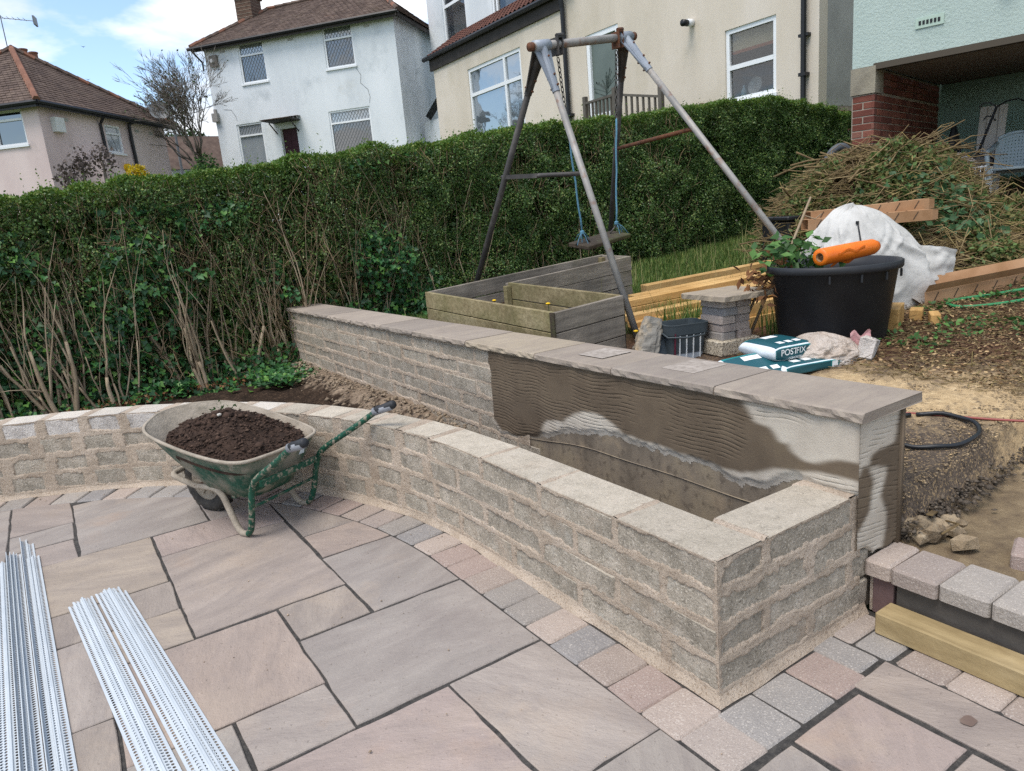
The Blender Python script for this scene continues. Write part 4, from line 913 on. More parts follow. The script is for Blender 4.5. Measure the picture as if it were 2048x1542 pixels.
# ------------------------------------------------------------------ brush pile of hedge cuttings
def pile_h(x, y):
    a = ((x-5.52)/1.02)**2+((y-2.78)/1.05)**2; b = ((x-5.1)/.5)**2+((y-2.5)/.5)**2; c = ((x-5.6)/1.3)**2+((y-1.95)/.75)**2
    return np.maximum(np.maximum(1.0*np.clip(1-a, 0, 1)**.62, .85*np.clip(1-b, 0, 1)**.6), .26*np.clip(1-c, 0, 1)**.7)
def brush():
    rng = np.random.default_rng(41); t = thing('brush_pile', 'big heap of cut hedge branches with wilting leaves in front of the garage', 'brush pile', (6, 2, .8))
    n = 40000; x = rng.uniform(3.9, 8.2, n); y = rng.uniform(.2, 4.2, n); H = pile_h(x, y)
    k = H > .04; x, y, H = x[k], y[k], H[k]; lump = .34*(fnoise(x*2.5, y*2.5, 0, 2)-.5)+.12*(fnoise(x*8, y*8, 0, 3)-.5); z = gz(x, y)+np.maximum(H+lump, .02)
    # core so no daylight shows through
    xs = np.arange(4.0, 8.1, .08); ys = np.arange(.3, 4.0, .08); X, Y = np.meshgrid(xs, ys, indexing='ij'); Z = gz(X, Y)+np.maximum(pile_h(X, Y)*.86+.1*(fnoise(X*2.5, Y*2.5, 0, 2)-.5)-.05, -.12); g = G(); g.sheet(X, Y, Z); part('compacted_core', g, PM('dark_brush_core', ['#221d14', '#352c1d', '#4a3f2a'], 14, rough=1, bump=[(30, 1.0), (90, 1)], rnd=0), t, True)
    m = 6000; idx = rng.integers(0, len(x), m); C0 = np.stack([x, y, z], 1)[idx]; C0[:, 2] -= rng.exponential(.05, m)
    d = unit(np.stack([rng.normal(.55, .8, m), rng.normal(-.5, .8, m), rng.normal(.02, .13, m)], 1)); l = rng.uniform(.10, .85, m)[:, None]*rng.uniform(.5, 1, m)[:, None]; v, f = stick_arrays(C0-d*l*.5, C0+d*l*.5, rng.uniform(.0016, .0065, m), .17, rng); meshobj('cut_twigs', v, f, M['cutstick'], t, 'stuff')
    m = 95000; idx = rng.integers(0, len(x), m); C0 = np.stack([x, y, z], 1)[idx]+rng.normal(0, .03, (m, 3)); C0[:, 2] -= rng.exponential(.05, m)-.03
    kk = fnoise(C0[:, 0]*2.2, C0[:, 1]*2.2, C0[:, 2]*2, 9) > .40; C0 = C0[kk]; m = len(C0); L = rng.uniform(.025, .06, m); v, f = leaf_arrays(C0, rng.normal(0, 1, (m, 3)), unit(rng.normal(0, 1, (m, 3))+np.array([-.5, -.6, .8])), L, L*.3); meshobj('cut_leaves', v, f, M['cutleaf'], t, 'stuff')
    m = 420; cx = np.array([[5.15, 1.95], [5.05, 2.15], [5.3, 1.8]])[rng.integers(0, 3, m)]+rng.normal(0, .15, (m, 2)); zz = gz(cx[:, 0], cx[:, 1])+pile_h(cx[:, 0], cx[:, 1])+rng.normal(.05, .05, m)
    L = rng.uniform(.05, .09, m); v, f = leaf_arrays(np.stack([cx[:, 0], cx[:, 1], zz], 1), rng.normal(0, 1, (m, 3)), unit(rng.normal(0, .7, (m, 3))+np.array([-.6, -.6, .7])), L, L*.33); meshobj('broad_leaves', v, f, PM('broad_green_leaf', ['#3b5b3a', '#557650'], 2, rough=.5, rnd=.3, island=True, bump=None, transl=.2), t, 'stuff')
    r = random.Random(8)
    for i in range(60):                                            # the thicker branches one can pick out
        a = r.uniform(4.5, 6.3); b_ = r.uniform(1.2, 3.3)
        if float(pile_h(np.array(a), np.array(b_))) < .3: continue
        z0 = gzf(a, b_)+float(pile_h(np.array(a), np.array(b_)))+.02; l = r.uniform(.5, 1.25); th = r.gauss(-.55, .6); rr = r.uniform(.006, .013)
        pts = []
        for k in range(6):
            q = (k/5-.5)*l; px, py = a+math.cos(th)*q, b_+math.sin(th)*q; pts.append((px+r.gauss(0, .012), py+r.gauss(0, .012), max(z0+r.gauss(0, .012)+q*r.uniform(-.1, .25), gzf(px, py)+float(pile_h(np.array(px), np.array(py)))*.92)))
        g = G(); g.tube(pts, [rr*(1-.09*k) for k in range(6)], 6); part('branch', g, M['cutstick'], t, True)
    for k, (a, b_, c, e) in enumerate([((5.35, 2.45, 1.72), (5.6, 2.3, 1.90), (5.85, 2.2, 2.02), 3), ((5.4, 2.35, 1.70), (5.75, 2.15, 1.80), (6.05, 2.05, 1.80), 2)]):
        g = G(); g.tube([a, b_, c], [.012, .009, .005], 6); B0 = np.array(b_)
        for q in range(e): d = np.array([r.uniform(.05, .4), r.uniform(-.25, .05), r.uniform(.0, .12)]); g.tube([B0, B0+d*.5+np.array([0, 0, .04]), B0+d], [.005, .004, .0025], 5)
        part('branch', g, M['cutstick'], t, True)
brush()

# ------------------------------------------------------------------ grass, weeds and litter
def grass():
    rng = np.random.default_rng(51)
    def blades(n, x0, x1, y0, y1, dens, hl, name, label, mat=None, bend=.5, wid=.004):
        x = rng.uniform(x0, x1, n); y = rng.uniform(y0, y1, n); k = dens(x, y) > rng.random(n); x, y = x[k], y[k]; m = len(x)
        z = gz(x, y)-.01; h = rng.uniform(*hl, m); a = rng.uniform(0, 2*math.pi, m); lean = rng.uniform(.1, bend, m)*h; w = wid*rng.uniform(.7, 1.3, m)
        s = np.stack([-np.sin(a), np.cos(a), 0*a], 1)*w[:, None]; d = np.stack([np.cos(a)*lean, np.sin(a)*lean, h*.97], 1); P = np.stack([x, y, z], 1); mid = P+d*np.array([.35, .35, .6])
        V = np.stack([P-s, P+s, mid+s*.8, mid-s*.8, P+d], 1).reshape(-1, 3); b = np.arange(m)[:, None]*5
        F = np.concatenate([b+np.array(q) for q in ([0, 1, 2], [0, 2, 3], [3, 2, 4])], 1).reshape(-1, 3)
        meshobj(name, V, F, mat or M['grass'], None, 'stuff', label, 'grass')
    lawn = lambda x, y: sst(2.75, 3.6, y+.5*(fnoise(x*1.5, y*1.5, 0, 1)-.5))*np.where((x < 3.35) & (y < 4.3), .35, 1)
    blades(110000, 1.4, 10.5, 2.7, 6.5, lawn, (.03, .11), 'long_grass', 'long unmown grass growing between the raised bed and the hedge')
    blades(7000, 2.38, 3.5, 1.75, 3.0, lambda x, y: sst(.35, .6, fnoise(x*2, y*2, 0, 5)), (.08, .32), 'tub_grass', 'tuft of rough grass growing around the black tub and paver stack')
    blades(260, 1.6, 7, 2.8, 5.8, lambda x, y: 1+0*x, (.22, .5), 'seed_grass', 'thin pale seed stalks standing above the long grass', PM('dry_grass_stalk', ['#8f8a5a', '#a39c70'], 2, rough=.8, rnd=.25, island=True, bump=None), .35, .0022)
    # low green weeds on the bare earth
    n = 2600; x = rng.uniform(2.7, 5.5, n); y = rng.uniform(.2, 1.5, n); k = fnoise(x*2.4, y*2.4, 0, 61) > .56; x, y = x[k], y[k]; m = len(x)
    P = np.stack([x, y, gz(x, y)+rng.uniform(.005, .05, m)], 1); ax = unit(rng.normal(0, 1, (m, 3))*np.array([1, 1, .5])); L = rng.uniform(.02, .055, m); v, f = leaf_arrays(P, ax, unit(np.array([0, 0, 1])+rng.normal(0, .4, (m, 3))), L, L*.3); meshobj('low_weeds', v, f, M['weed'], None, 'stuff', 'scattered low green weeds on the bare brown earth', 'weeds')
    n = 9000; x = rng.uniform(2.2, 5.6, n); y = rng.uniform(-.2, 2.0, n); P = np.stack([x, y, gz(x, y)+rng.uniform(0, .02, n)], 1); d = unit(np.stack([rng.normal(0, 1, n), rng.normal(0, 1, n), rng.normal(0, .12, n)], 1)); v, f = stick_arrays(P, P+d*rng.uniform(.02, .11, n)[:, None], rng.uniform(.001, .0028, n), .06, rng); meshobj('twig_litter', v, f, M['cutstick'], None, 'stuff', 'fine twig litter strewn over the brown earth', 'litter')
    n = 10000; x = rng.uniform(2.3, 5.4, n); y = rng.uniform(-.2, 1.9, n); P = np.stack([x, y, gz(x, y)+rng.uniform(0, .025, n)], 1); v, f = leaf_arrays(P, rng.normal(0, 1, (n, 3))*np.array([1, 1, .3]), unit(np.array([0, 0, 1])+rng.normal(0, .5, (n, 3))), rng.uniform(.012, .035, n), .008); meshobj('leaf_litter', v, f, PM('bark_chip', ['#6b5238', '#8a6e4e'], 2, rough=.9, rnd=.4, island=True, pal=['#5b4632', '#7b6246', '#97805c', '#4b3827', '#6f583f', '#a58f6a'], bump=None), None, 'stuff', 'brown leaf crumbs covering the earth beside the tub', 'litter')
    # clods, grit and stones: small faceted lumps
    def lumps(n, x, y, z, s, name, mat, label, cat):
        base = np.array([(1, 0, 0), (-1, 0, 0), (0, 1, 0), (0, -1, 0), (0, 0, 1), (0, 0, -.6)]); fs = np.array([(0, 2, 4), (2, 1, 4), (1, 3, 4), (3, 0, 4), (2, 0, 5), (1, 2, 5), (3, 1, 5), (0, 3, 5)])
        V = base[None]*(1+rng.normal(0, .22, (n, 6, 3)))*np.stack([rng.uniform(.7, 1.5, n), rng.uniform(.7, 1.2, n), rng.uniform(.45, .9, n)], 1)[:, None]*s[:, None, None]; a = rng.uniform(0, 6.3, n); c, q = np.cos(a)[:, None], np.sin(a)[:, None]
        V = np.stack([V[..., 0]*c-V[..., 1]*q, V[..., 0]*q+V[..., 1]*c, V[..., 2]], -1)+np.stack([x, y, z], 1)[:, None]
        F = (np.arange(n)[:, None, None]*6+fs[None]).reshape(-1, 3); meshobj(name, V.reshape(-1, 3), F, mat, None, 'stuff', label, cat)
    n = 7000; x = rng.uniform(.97, 3.2, n); y = rng.uniform(-.02, .9, n); lumps(n, x, y, gz(x, y)+.0, rng.uniform(.0025, .007, n), 'grit', PM('loose_grit', ['#6b5f50', '#8b7a62', '#b39a74'], 3, rough=1, rnd=.3, island=True, bump=None), 'loose grit and wood chips scattered on the tarmac', 'grit')
    n = 900; x = .97+rng.random(n)**1.2*1.2; y = rng.normal(-.005, .028, n)-.02; lumps(n, x, y, .215+.08*rng.random(n)+.05*(x-1), rng.exponential(.0045, n)+.003, 'broken_edge', PM('broken_tarmac_lumps', ['#4a433c', '#5f564c', '#75695b'], 9, rough=1, rnd=.25, island=True, bump=(90, .6)), 'crumbled dark edge where the tarmac has been broken off', 'rubble')
    n = 420; x = rng.normal(.3, .24, n); y = rng.uniform(2.6, 6.3, n); x = np.minimum(.66-np.abs(rng.normal(0, .14, n)), .67); lumps(n, x, y, .14+.08*sst(.35, .7, x), rng.uniform(.006, .026, n), 'mortar_droppings', M['sand'], 'pinkish mortar droppings along the foot of the tall wall', 'rubble')
    n = 1500; a = rng.uniform(0, 1.5, n); R = RW+.25+rng.random(n)*1.4; x = CX+R*np.cos(a); y = CY+R*np.sin(a); k = (x < .6) & (y < 6.2); x, y = x[k], y[k]; n = len(x); lumps(n, x, y, .1+.0*x+.02*rng.random(n), rng.uniform(.004, .016, n), 'soil_clods', M['soil'], 'dark soil clods lying in the planting bed', 'soil')
    # rubble heap of dry clods beside the wall end
    r = random.Random(4); g = None
    for i in range(26):
        s = r.uniform(.018, .06); px = 1.02+abs(r.gauss(.0, .11)); py = -.03+r.gauss(-.03, .045); me_v = []
        g = G(); n_ = 7; vs = [(0, 0, s*.5)]; ring = []
        for q in range(n_): a = 2*math.pi*q/n_; k = s*r.uniform(.7, 1.15); vs.append((k*math.cos(a), k*.8*math.sin(a), s*r.uniform(-.1, .25)))
        for q in range(n_): a = 2*math.pi*(q+.5)/n_; k = s*r.uniform(.6, .9); vs.append((k*math.cos(a), k*.8*math.sin(a), -s*.5))
        fs = [(0, 1+q, 1+(q+1) % n_) for q in range(n_)]+[(1+q, 1+n_+q, 1+(q+1) % n_) for q in range(n_)]+[(1+(q+1) % n_, 1+n_+q, 1+n_+(q+1) % n_) for q in range(n_)]+[tuple(1+n_+q for q in range(n_))[::-1]]
        R = rz(r.uniform(0, 6))@rx(r.gauss(0, .4)); g.add(np.array(vs)@R.T+np.array([px, py, .215+s*.35+.04*r.random()]), fs)
        if i == 0: heap = thing('rubble_heap', 'small heap of dry earth clods and flakes at the foot of the rendered wall end', 'rubble', (1.05, -.05, .2))
        part('clod', g, CLOD, heap)
    g = G(); g.box((1.13, -.05, .29), (.17, .022, .005), rz(.3)@ry(.25)); part('splinter', g, M['cutstick'], heap)
    g = G(); g.tube([(1.05, -.12, .25), (1.13, -.14, .27), (1.16, -.07, .255)], .004, 5); part('twig', g, M['cutstick'], heap)
CLOD = PM('dry_clay_clod', ['#7c6c57', '#94836b', '#a89880'], 12, rough=1, rnd=.2, bump=[(60, .6), (160, .6)], dirt=('#4a3f34', 8, .5, .64, .7))
grass()
# ------------------------------------------------------------------ houses
class Wall2D:
    """a vertical plane: origin, unit direction along it, outward normal"""
    def __init__(s, o, u, n): s.o = np.array([o[0], o[1], 0.0]); s.u = np.array([u[0], u[1], 0.0]); s.n = np.array([n[0], n[1], 0.0])
    def p(s, a, z, d=0.0): return s.o+s.u*a+s.n*d+np.array([0, 0, z])
    def R(s): return np.stack([s.u, s.n, np.array([0, 0, 1.0])], 1)
    def box(s, g, a0, a1, z0, z1, d0, d1): g.box(s.p((a0+a1)/2, (z0+z1)/2, (d0+d1)/2), (abs(a1-a0), abs(d1-d0), z1-z0), s.R())
def wall_with_holes(g, W, a0, a1, z0, z1, holes, th=.25):
    """wall slab pieced round rectangular openings"""
    xs = sorted({a0, a1, *[h[0] for h in holes], *[h[1] for h in holes]}); zs = sorted({z0, z1, *[h[2] for h in holes], *[h[3] for h in holes]})
    for i in range(len(xs)-1):
        run = None
        for j in range(len(zs)-1):
            cx, cz = (xs[i]+xs[i+1])/2, (zs[j]+zs[j+1])/2; hole = any(h[0] < cx < h[1] and h[2] < cz < h[3] for h in holes)
            if not hole:
                if run is None: run = [zs[j], zs[j+1]]
                else: run[1] = zs[j+1]
            if hole or j == len(zs)-2:
                if run: W.box(g, xs[i], xs[i+1], run[0], run[1], -th, 0); run = None
def window(parent, W, a0, a1, z0, z1, split=None, vsplit=None, lattice=False, glass='glass', sill=True, fw=.06, lower_only=False, curtain=None):
    """frame, panes, leading and sill in an opening of wall W; returns the frame part"""
    g = G(); d0, d1 = -.11, -.03
    for (x0, x1, y0, y1) in ((a0, a0+fw, z0, z1), (a1-fw, a1, z0, z1), (a0+fw, a1-fw, z0, z0+fw), (a0+fw, a1-fw, z1-fw, z1)): W.box(g, x0, x1, y0, y1, d0, d1)
    zs = [z0+fw, z1-fw] if split is None else [z0+fw, split-fw*.5, split+fw*.5, z1-fw]
    if split is not None: W.box(g, a0+fw, a1-fw, split-fw*.5, split+fw*.5, d0, d1+.006)
    xs = [a0+fw, a1-fw] if vsplit is None else [a0+fw, vsplit-fw*.5, vsplit+fw*.5, a1-fw]
    if vsplit is not None:
        for k in range(0, len(zs), 2): W.box(g, vsplit-fw*.5, vsplit+fw*.5, zs[k], zs[k+1], d0, d1+.004)
    f = part('window', g, M['white'], parent)
    for i in range(0, len(xs), 2):
        for k in range(0, len(zs), 2):
            g = G(); W.box(g, xs[i]-.005, xs[i+1]+.005, zs[k]-.005, zs[k+1]+.005, -.085, -.075); part('pane', g, M['paleglass' if (lattice and k) else glass], f)
            if lattice and not (lower_only and k == 0):
                g = G(); wd, ht = xs[i+1]-xs[i], zs[k+1]-zs[k]; st = .125; sl = 1.55
                for sg in (1, -1):
                    q = -ht/sl
                    while q < wd:
                        a, b_ = (q, 0.0), (q+ht/sl, ht); pts = [a, b_]
                        t0 = max(0, -q)/(ht/sl); t1 = min(1, (wd-q)/(ht/sl))
                        if t1 > t0:
                            xa, xb = q+t0*ht/sl, q+t1*ht/sl; za, zb = t0*ht, t1*ht
                            if sg < 0: xa, xb = wd-xa, wd-xb
                            g.tube([W.p(xs[i]+xa, zs[k]+za, -.068), W.p(xs[i]+xb, zs[k]+zb, -.068)], .007, 4, False)
                        q += st
                if g.n: part('leading', g, M['lead'], f)
    if curtain:
        g = G(); a, b_ = curtain; n = 24; A = np.linspace(a, b_, n); P = np.array([[W.p(x, zz, -.2+.018*math.sin(x*55)) for zz in (z0+.05, z1-.05)] for x in A]); g.sheet(P[..., 0], P[..., 1], P[..., 2]); part('curtain', g, M['curtain'], f)
    if sill: g = G(); W.box(g, a0-.04, a1+.04, z0-.06, z0-.003, -.10, .05); part('sill', g, M['white'], f)
    return f
def slope_tiles(g, a, b, c, d, rows, cols, t=.02, rng=None):
    """overlapping plain-tile courses on the roof plane a-b (eave) to d-c (top)"""
    a, b, c, d = [np.array(q, float) for q in (a, b, c, d)]; nrm = unit(np.cross(b-a, d-a)); nrm = nrm*np.sign(nrm[2])
    for i in range(rows):
        t0, t1 = i/rows, min(1, (i+1.15)/rows)
        p0, p1 = a+(d-a)*t0, b+(c-b)*t0; q0, q1 = a+(d-a)*t1, b+(c-b)*t1
        L = np.linalg.norm(p1-p0); k = max(1, int(cols*L/np.linalg.norm(b-a)))
        for j in range(k):
            s0, s1 = (j+.03)/k, (j+.97)/k; u = (rng.random()-.5)*.012
            A, B = p0+(p1-p0)*s0, p0+(p1-p0)*s1; Cc, Dd = q0+(q1-q0)*s1, q0+(q1-q0)*s0
            lift = nrm*(t+u); g.add([A+lift, B+lift, Cc+nrm*.004, Dd+nrm*.004, A, B], [(0, 1, 2, 3), (4, 5, 1, 0)])
def white_house():
    rng = np.random.default_rng(3); c = np.array([10.17, 22.44]); u = np.array([-.651, .759]); u /= np.linalg.norm(u); n = np.array([-u[1], u[0]])
    if n[1] > 0: n = -n
    h = thing('white_house', 'two-storey white rendered house with lattice windows and a cracked wall', 'house', (c[0], c[1], 2.7)); L, Dp, z0, z1 = 7.65, 6.8, 2.2, 8.6
    W = Wall2D(c, u, n); S = Wall2D(c-n*Dp, n, np.array([-u[0], -u[1]]))      # right side wall
    holes = [(5.14, 6.22, 7.16, 8.53), (1.58, 2.73, 7.2, 8.57), (5.69, 6.79, 4.0, 5.81), (1.27, 2.91, 4.0, 5.81), (4.28, 4.97, 3.3, 5.45)]
    g = G(); wall_with_holes(g, W, 0, L, z0, z1, holes); S.box(g, 0, Dp-.25, z0, z1, -.25, 0); B = Wall2D(c+u*L, -n, u); B.box(g, .25, Dp, z0, z1, -.25, 0); W.box(g, .25, L-.25, z0, z1, -Dp, -Dp+.25); part('wall', g, M['whitewall'], h)
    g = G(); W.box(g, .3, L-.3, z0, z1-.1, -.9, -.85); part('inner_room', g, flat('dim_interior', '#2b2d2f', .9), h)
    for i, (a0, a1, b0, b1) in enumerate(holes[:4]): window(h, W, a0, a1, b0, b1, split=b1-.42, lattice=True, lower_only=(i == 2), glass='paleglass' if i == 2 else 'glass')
    g = G(); W.box(g, 4.28, 4.97, 3.3, 5.45, -.2, -.15)
    dr = part('door', g, M['door'], h)
    g = G()
    for a in (4.36, 4.66):
        for zz in (3.5, 4.15, 4.8): W.box(g, a, a+.23, zz, zz+.5, -.15, -.135)
    part('door_panel', g, M['door'], dr)
    g = G(); W.box(g, 4.1, 5.2, 5.66, 5.72, 0, .75); g2 = G(); slope_tiles(g2, W.p(4.05, 5.68, .8), W.p(5.25, 5.68, .8), W.p(5.25, 5.82, 0), W.p(4.05, 5.82, 0), 4, 8, .03, rng)
    pc = part('porch_canopy', g, M['fascia'], h); part('canopy_tiles', g2, M['tile'], pc)
    g = G()
    for a in (4.2, 5.1): g.tube([W.p(a, 5.3, .01), W.p(a, 5.62, .45)], .025, 5)
    part('canopy_bracket', g, M['fascia'], pc)
    # hipped roof, ridge along the front
    o = .32; E = [W.p(-o, z1, o), W.p(L+o, z1, o), W.p(L+o, z1, -Dp-o), W.p(-o, z1, -Dp-o)]; rh = 2.05; r0, r1 = W.p(2.2, z1+rh, -Dp/2), W.p(L-.8, z1+rh-.1, -Dp/2)
    g = G(); slope_tiles(g, E[0], E[1], r1, r0, 22, 44, .022, rng); slope_tiles(g, E[3], E[0], r0, r0, 20, 38, .022, rng); g.add([E[1], E[2], r1], [(0, 1, 2)]); g.add([E[2], E[3], r0, r1], [(0, 1, 2, 3)])
    for a, b_, c_, d_ in ((E[0], E[1], r1, r0),): g.add([a, b_, c_, d_], [(0, 1, 2, 3)])
    g.add([E[3], E[0], r0], [(0, 1, 2)]); rf = part('roof', g, M['tile'], h)
    for (p, q) in ((r0, r1), (E[0], r0), (E[1], r1)):
        Ld = np.linalg.norm(q-p); k = int(Ld/.36)
        for i in range(k): a, b_ = p+(q-p)*(i/k), p+(q-p)*((i+1.1)/k); g = G(); g.tube([a+[0, 0, .03], b_+[0, 0, .05]], .075, 6); part('ridge_tile', g, M['ridge'] if rng.random() < .5 else M['tile'], rf)
    g = G(); W.box(g, -o, L+o, z1-.16, z1-.01, o-.1, o-.06); S.box(g, 0, Dp+o, z1-.16, z1-.01, o-.1, o-.06); W.box(g, -o+.05, L+o, z1-.02, z1, .02, o-.1); part('fascia', g, M['fascia'], h)
    g = G(); g.tube([W.p(-o, z1-.02, o-.02), W.p(L+o+.15, z1-.05, o-.02)], .06, 6); g.tube([W.p(L+o+.02, z1-.07, o-.02), W.p(L+.1, z1-.5, .06), W.p(L+.1, z1-.8, .06)], .035, 6); part('gutter', g, M['black'], h)
    g = G(); W.box(g, 6.95, 7.65, z1+.2, z1+2.35, -3.1, -2.4); W.box(g, 6.89, 7.71, z1+2.22, z1+2.35, -3.16, -2.34); ch = part('chimney', g, PM('sooty_brick', ['#4a3a32', '#5d4a3f', '#6d564a'], 9, rough=.95, rnd=0, bump=(60, .3)), rf)
    g = G()
    for i in range(12): W.box(g, 6.94, 7.66, z1+.78+i*.125, z1+.79+i*.125, -3.11, -2.39)
    part('mortar_lines', g, M['brickmort'], ch)
    g = G(); W.box(g, 7.1, 7.42, 7.9, 8.28, 0, .1); vb = part('wall_box', g, flat('vent_brown', '#6b655d', .7), h); g = G(); g.tube([W.p(7.26, 8.08, .1), W.p(7.26, 8.08, .2)], .07, 8); part('flue', g, flat('flue_light', '#a8a8a6', .6), vb)
    g = G(); W.box(g, 7.45, 7.68, 6.0, 6.3, 0, .16); W.box(g, 7.52, 7.62, 6.3, 6.45, 0, .08); part('alarm_lamp', g, flat('lamp_grey', '#8d8a85', .6), h)
    g = G()
    for a in (6.75, 3.9, .9): W.box(g, a, a+.22, 8.33, 8.4, -.005, .012)
    part('air_brick', g, M['greywall'], h)
    for pts in ([(1.6, 7.1), (1.45, 6.85), (1.5, 6.6), (1.25, 6.35), (1.2, 6.1), (1.25, 5.9)], [(7.2, 6.4), (6.9, 6.35), (6.75, 6.1), (6.72, 5.95)]):
        g = G(); g.tube([W.p(a, zz, .0) for a, zz in pts], .009, 4); part('wall_crack', g, flat('crack_shadow', '#6d7072', .9), h)
def pink_house():
    rng = np.random.default_rng(4); c = np.array([-.6, 23.66]); ur = np.array([.674, .7386]); ul = np.array([-.7386, .674]); L, z0, z1, ap = 5.75, 1.8, 5.83, 8.15
    h = thing('pink_house', 'pale pink rendered house with a pyramid tiled roof and black downpipes', 'house', (c[0], c[1], 2.2))
    Rw = Wall2D(c, ur, np.array([ur[1], -ur[0]])); Lw = Wall2D(c, ul, np.array([-ul[1], ul[0]]) if (-ul[1]*0-1) < 0 and ul[0]*-1 < 0 else np.array([ul[1], -ul[0]]))
    if np.dot(Lw.n[:2], np.array([0, -1])) < 0: Lw.n = -Lw.n
    if np.dot(Rw.n[:2], np.array([0, -1])) < 0: Rw.n = -Rw.n
    g = G(); wall_with_holes(g, Rw, 0, L, z0, z1, [(2.63, 3.38, 4.7, 5.56)]); wall_with_holes(g, Lw, .25, L, z0, z1, [(.53, 2.3, 4.78, 5.74)])
    B = Wall2D(c+ul*L+ur*L, -ur, ul); B.box(g, 0, L, z0, z1, -.25, 0); B = Wall2D(c+ur*L+ul*L, -ul, ur); B.box(g, .25, L-.25, z0, z1, -.25, 0); part('wall', g, M['pinkwall'], h)
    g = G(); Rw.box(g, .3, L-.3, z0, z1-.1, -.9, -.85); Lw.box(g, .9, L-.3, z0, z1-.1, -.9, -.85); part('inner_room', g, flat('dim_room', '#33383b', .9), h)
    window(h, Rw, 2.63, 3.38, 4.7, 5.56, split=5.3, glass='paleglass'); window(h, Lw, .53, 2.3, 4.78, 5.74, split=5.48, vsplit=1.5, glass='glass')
    o = .3; E = [c-ur*o-ul*o, c+ur*(L+o)-ul*o, c+ur*(L+o)+ul*(L+o), c-ur*o+ul*(L+o)]; E = [np.array([*e, z1+.02]) for e in E]; A = np.array([*(c+ur*L/2+ul*L/2), ap])
    g = G(); slope_tiles(g, E[0], E[1], A, A, 24, 36, .02, rng); slope_tiles(g, E[3], E[0], A, A, 24, 36, .02, rng); g.add([E[0], E[1], E[2], E[3], A], [(0, 1, 4), (1, 2, 4), (2, 3, 4), (3, 0, 4)]); rf = part('roof', g, M['tile'], h)
    for e in (E[0], E[1], E[3]):
        k = int(np.linalg.norm(A-e)/.3)
        for i in range(k): a, b_ = e+(A-e)*(i/k), e+(A-e)*((i+1.15)/k); g = G(); g.tube([a+[0, 0, .015], b_+[0, 0, .06]], [.10, .075], 6); part('ridge_tile', g, M['ridge'] if e is E[0] or rng.random() < .3 else M['tile'], rf)
    g = G()
    for Wl in (Rw, Lw): Wl.box(g, -o*.9, L+o, z1-.14, z1, o-.08, o-.03); g.tube([Wl.p(-o, z1-.02, o), Wl.p(L+o, z1-.05, o)], .06, 6)
    part('gutter', g, M['black'], h)
    g = G(); g.tube([Rw.p(2.35, z1-.08, o-.02), Rw.p(2.4, z1-.3, .06), Rw.p(2.46, 3.5, .06), Rw.p(3.2, 3.35, .06)], .045, 7); part('downpipe', g, M['black'], h)
    g = G(); g.tube([Rw.p(3.95, z1-.02, o-.02), Rw.p(3.72, z1-.18, .1), Rw.p(3.74, 5.2, .08), Rw.p(3.85, 2.4, .08)], .06, 7); part('downpipe', g, M['black'], h)
    g = G(); Rw.box(g, .4, .75, 5.1, 5.5, 0, .16); part('meter_box', g, flat('white_box', '#c9cbc8', .5), h)
    g = G()
    for a in (.9, 4.1, 4.85): Rw.box(g, a, a+.2, 5.45, 5.55, -.004, .01)
    part('air_brick', g, M['greywall'], h)
    g = G(); g.tube([Rw.p(3.3, 4.25, 0), Rw.p(3.3, 4.25, .12)], .13, 12); part('alarm_dome', g, M['yellow'], h)
    g = G(); Rw.box(g, -.9, -.7, 3.0, 3.3, .1, .2); part('wall_vent', g, M['white'], h) if False else None
    # sloping lean-to on the right-hand wall
    g = G(); P = [Rw.p(1.05, 4.3, .0), Rw.p(2.9, 3.7, .0), Rw.p(2.9, 3.7, .9), Rw.p(1.05, 4.3, .9)]; g.add([*P, *[p-np.array([0, 0, 1.6]) for p in P]], [(0, 1, 2, 3), (3, 2, 6, 7), (0, 3, 7, 4), (1, 0, 4, 5), (2, 1, 5, 6)]); part('lean_to', g, M['pinkwall'], h)
    # chimney pots on the far slope and aerial on the peak
    pos = c+ur*(L*.62)+ul*(L*.62); g = G(); g.box((pos[0]+.55, pos[1]+.9, 7.75), (.6, .9, .9), rz(.83)); ch = part('chimney', g, M['brick'], rf)
    for k in (-.25, .25): g = G(); g.lathe([(.12, 0), (.13, .3), (.15, .32), (.15, .36), (.11, .36)], (pos[0]+.55+k*.6, pos[1]+.9+k*.8, 8.2), 10); part('chimney_pot', g, M['ridge'], ch)
    a = thing('tv_aerial', 'thin television aerial on the peak of the pink house roof', 'aerial', tuple(A)); g = G(); b0 = A+np.array([-.1, 0, 0]); g.tube([b0, b0+[0, 0, 1.0]], .016, 5); part('mast', g, M['steel'], a)
    g = G(); d = np.array([.9, -.25, -.1]); g.tube([b0+[-.25, .07, .95], b0+[0, 0, .92]+d], .012, 5)
    for k in range(6): q = b0+np.array([0, 0, .94])+d*(-.1+.16*k); g.tube([q+[-.05, -.16, 0], q+[.05, .16, 0]], .008, 4)
    part('boom', g, M['steel'], a); g = G(); g.box(b0+np.array([0, 0, .92])+d, (.05, .34, .26), rz(-.27)); part('reflector', g, M['steel'], a)
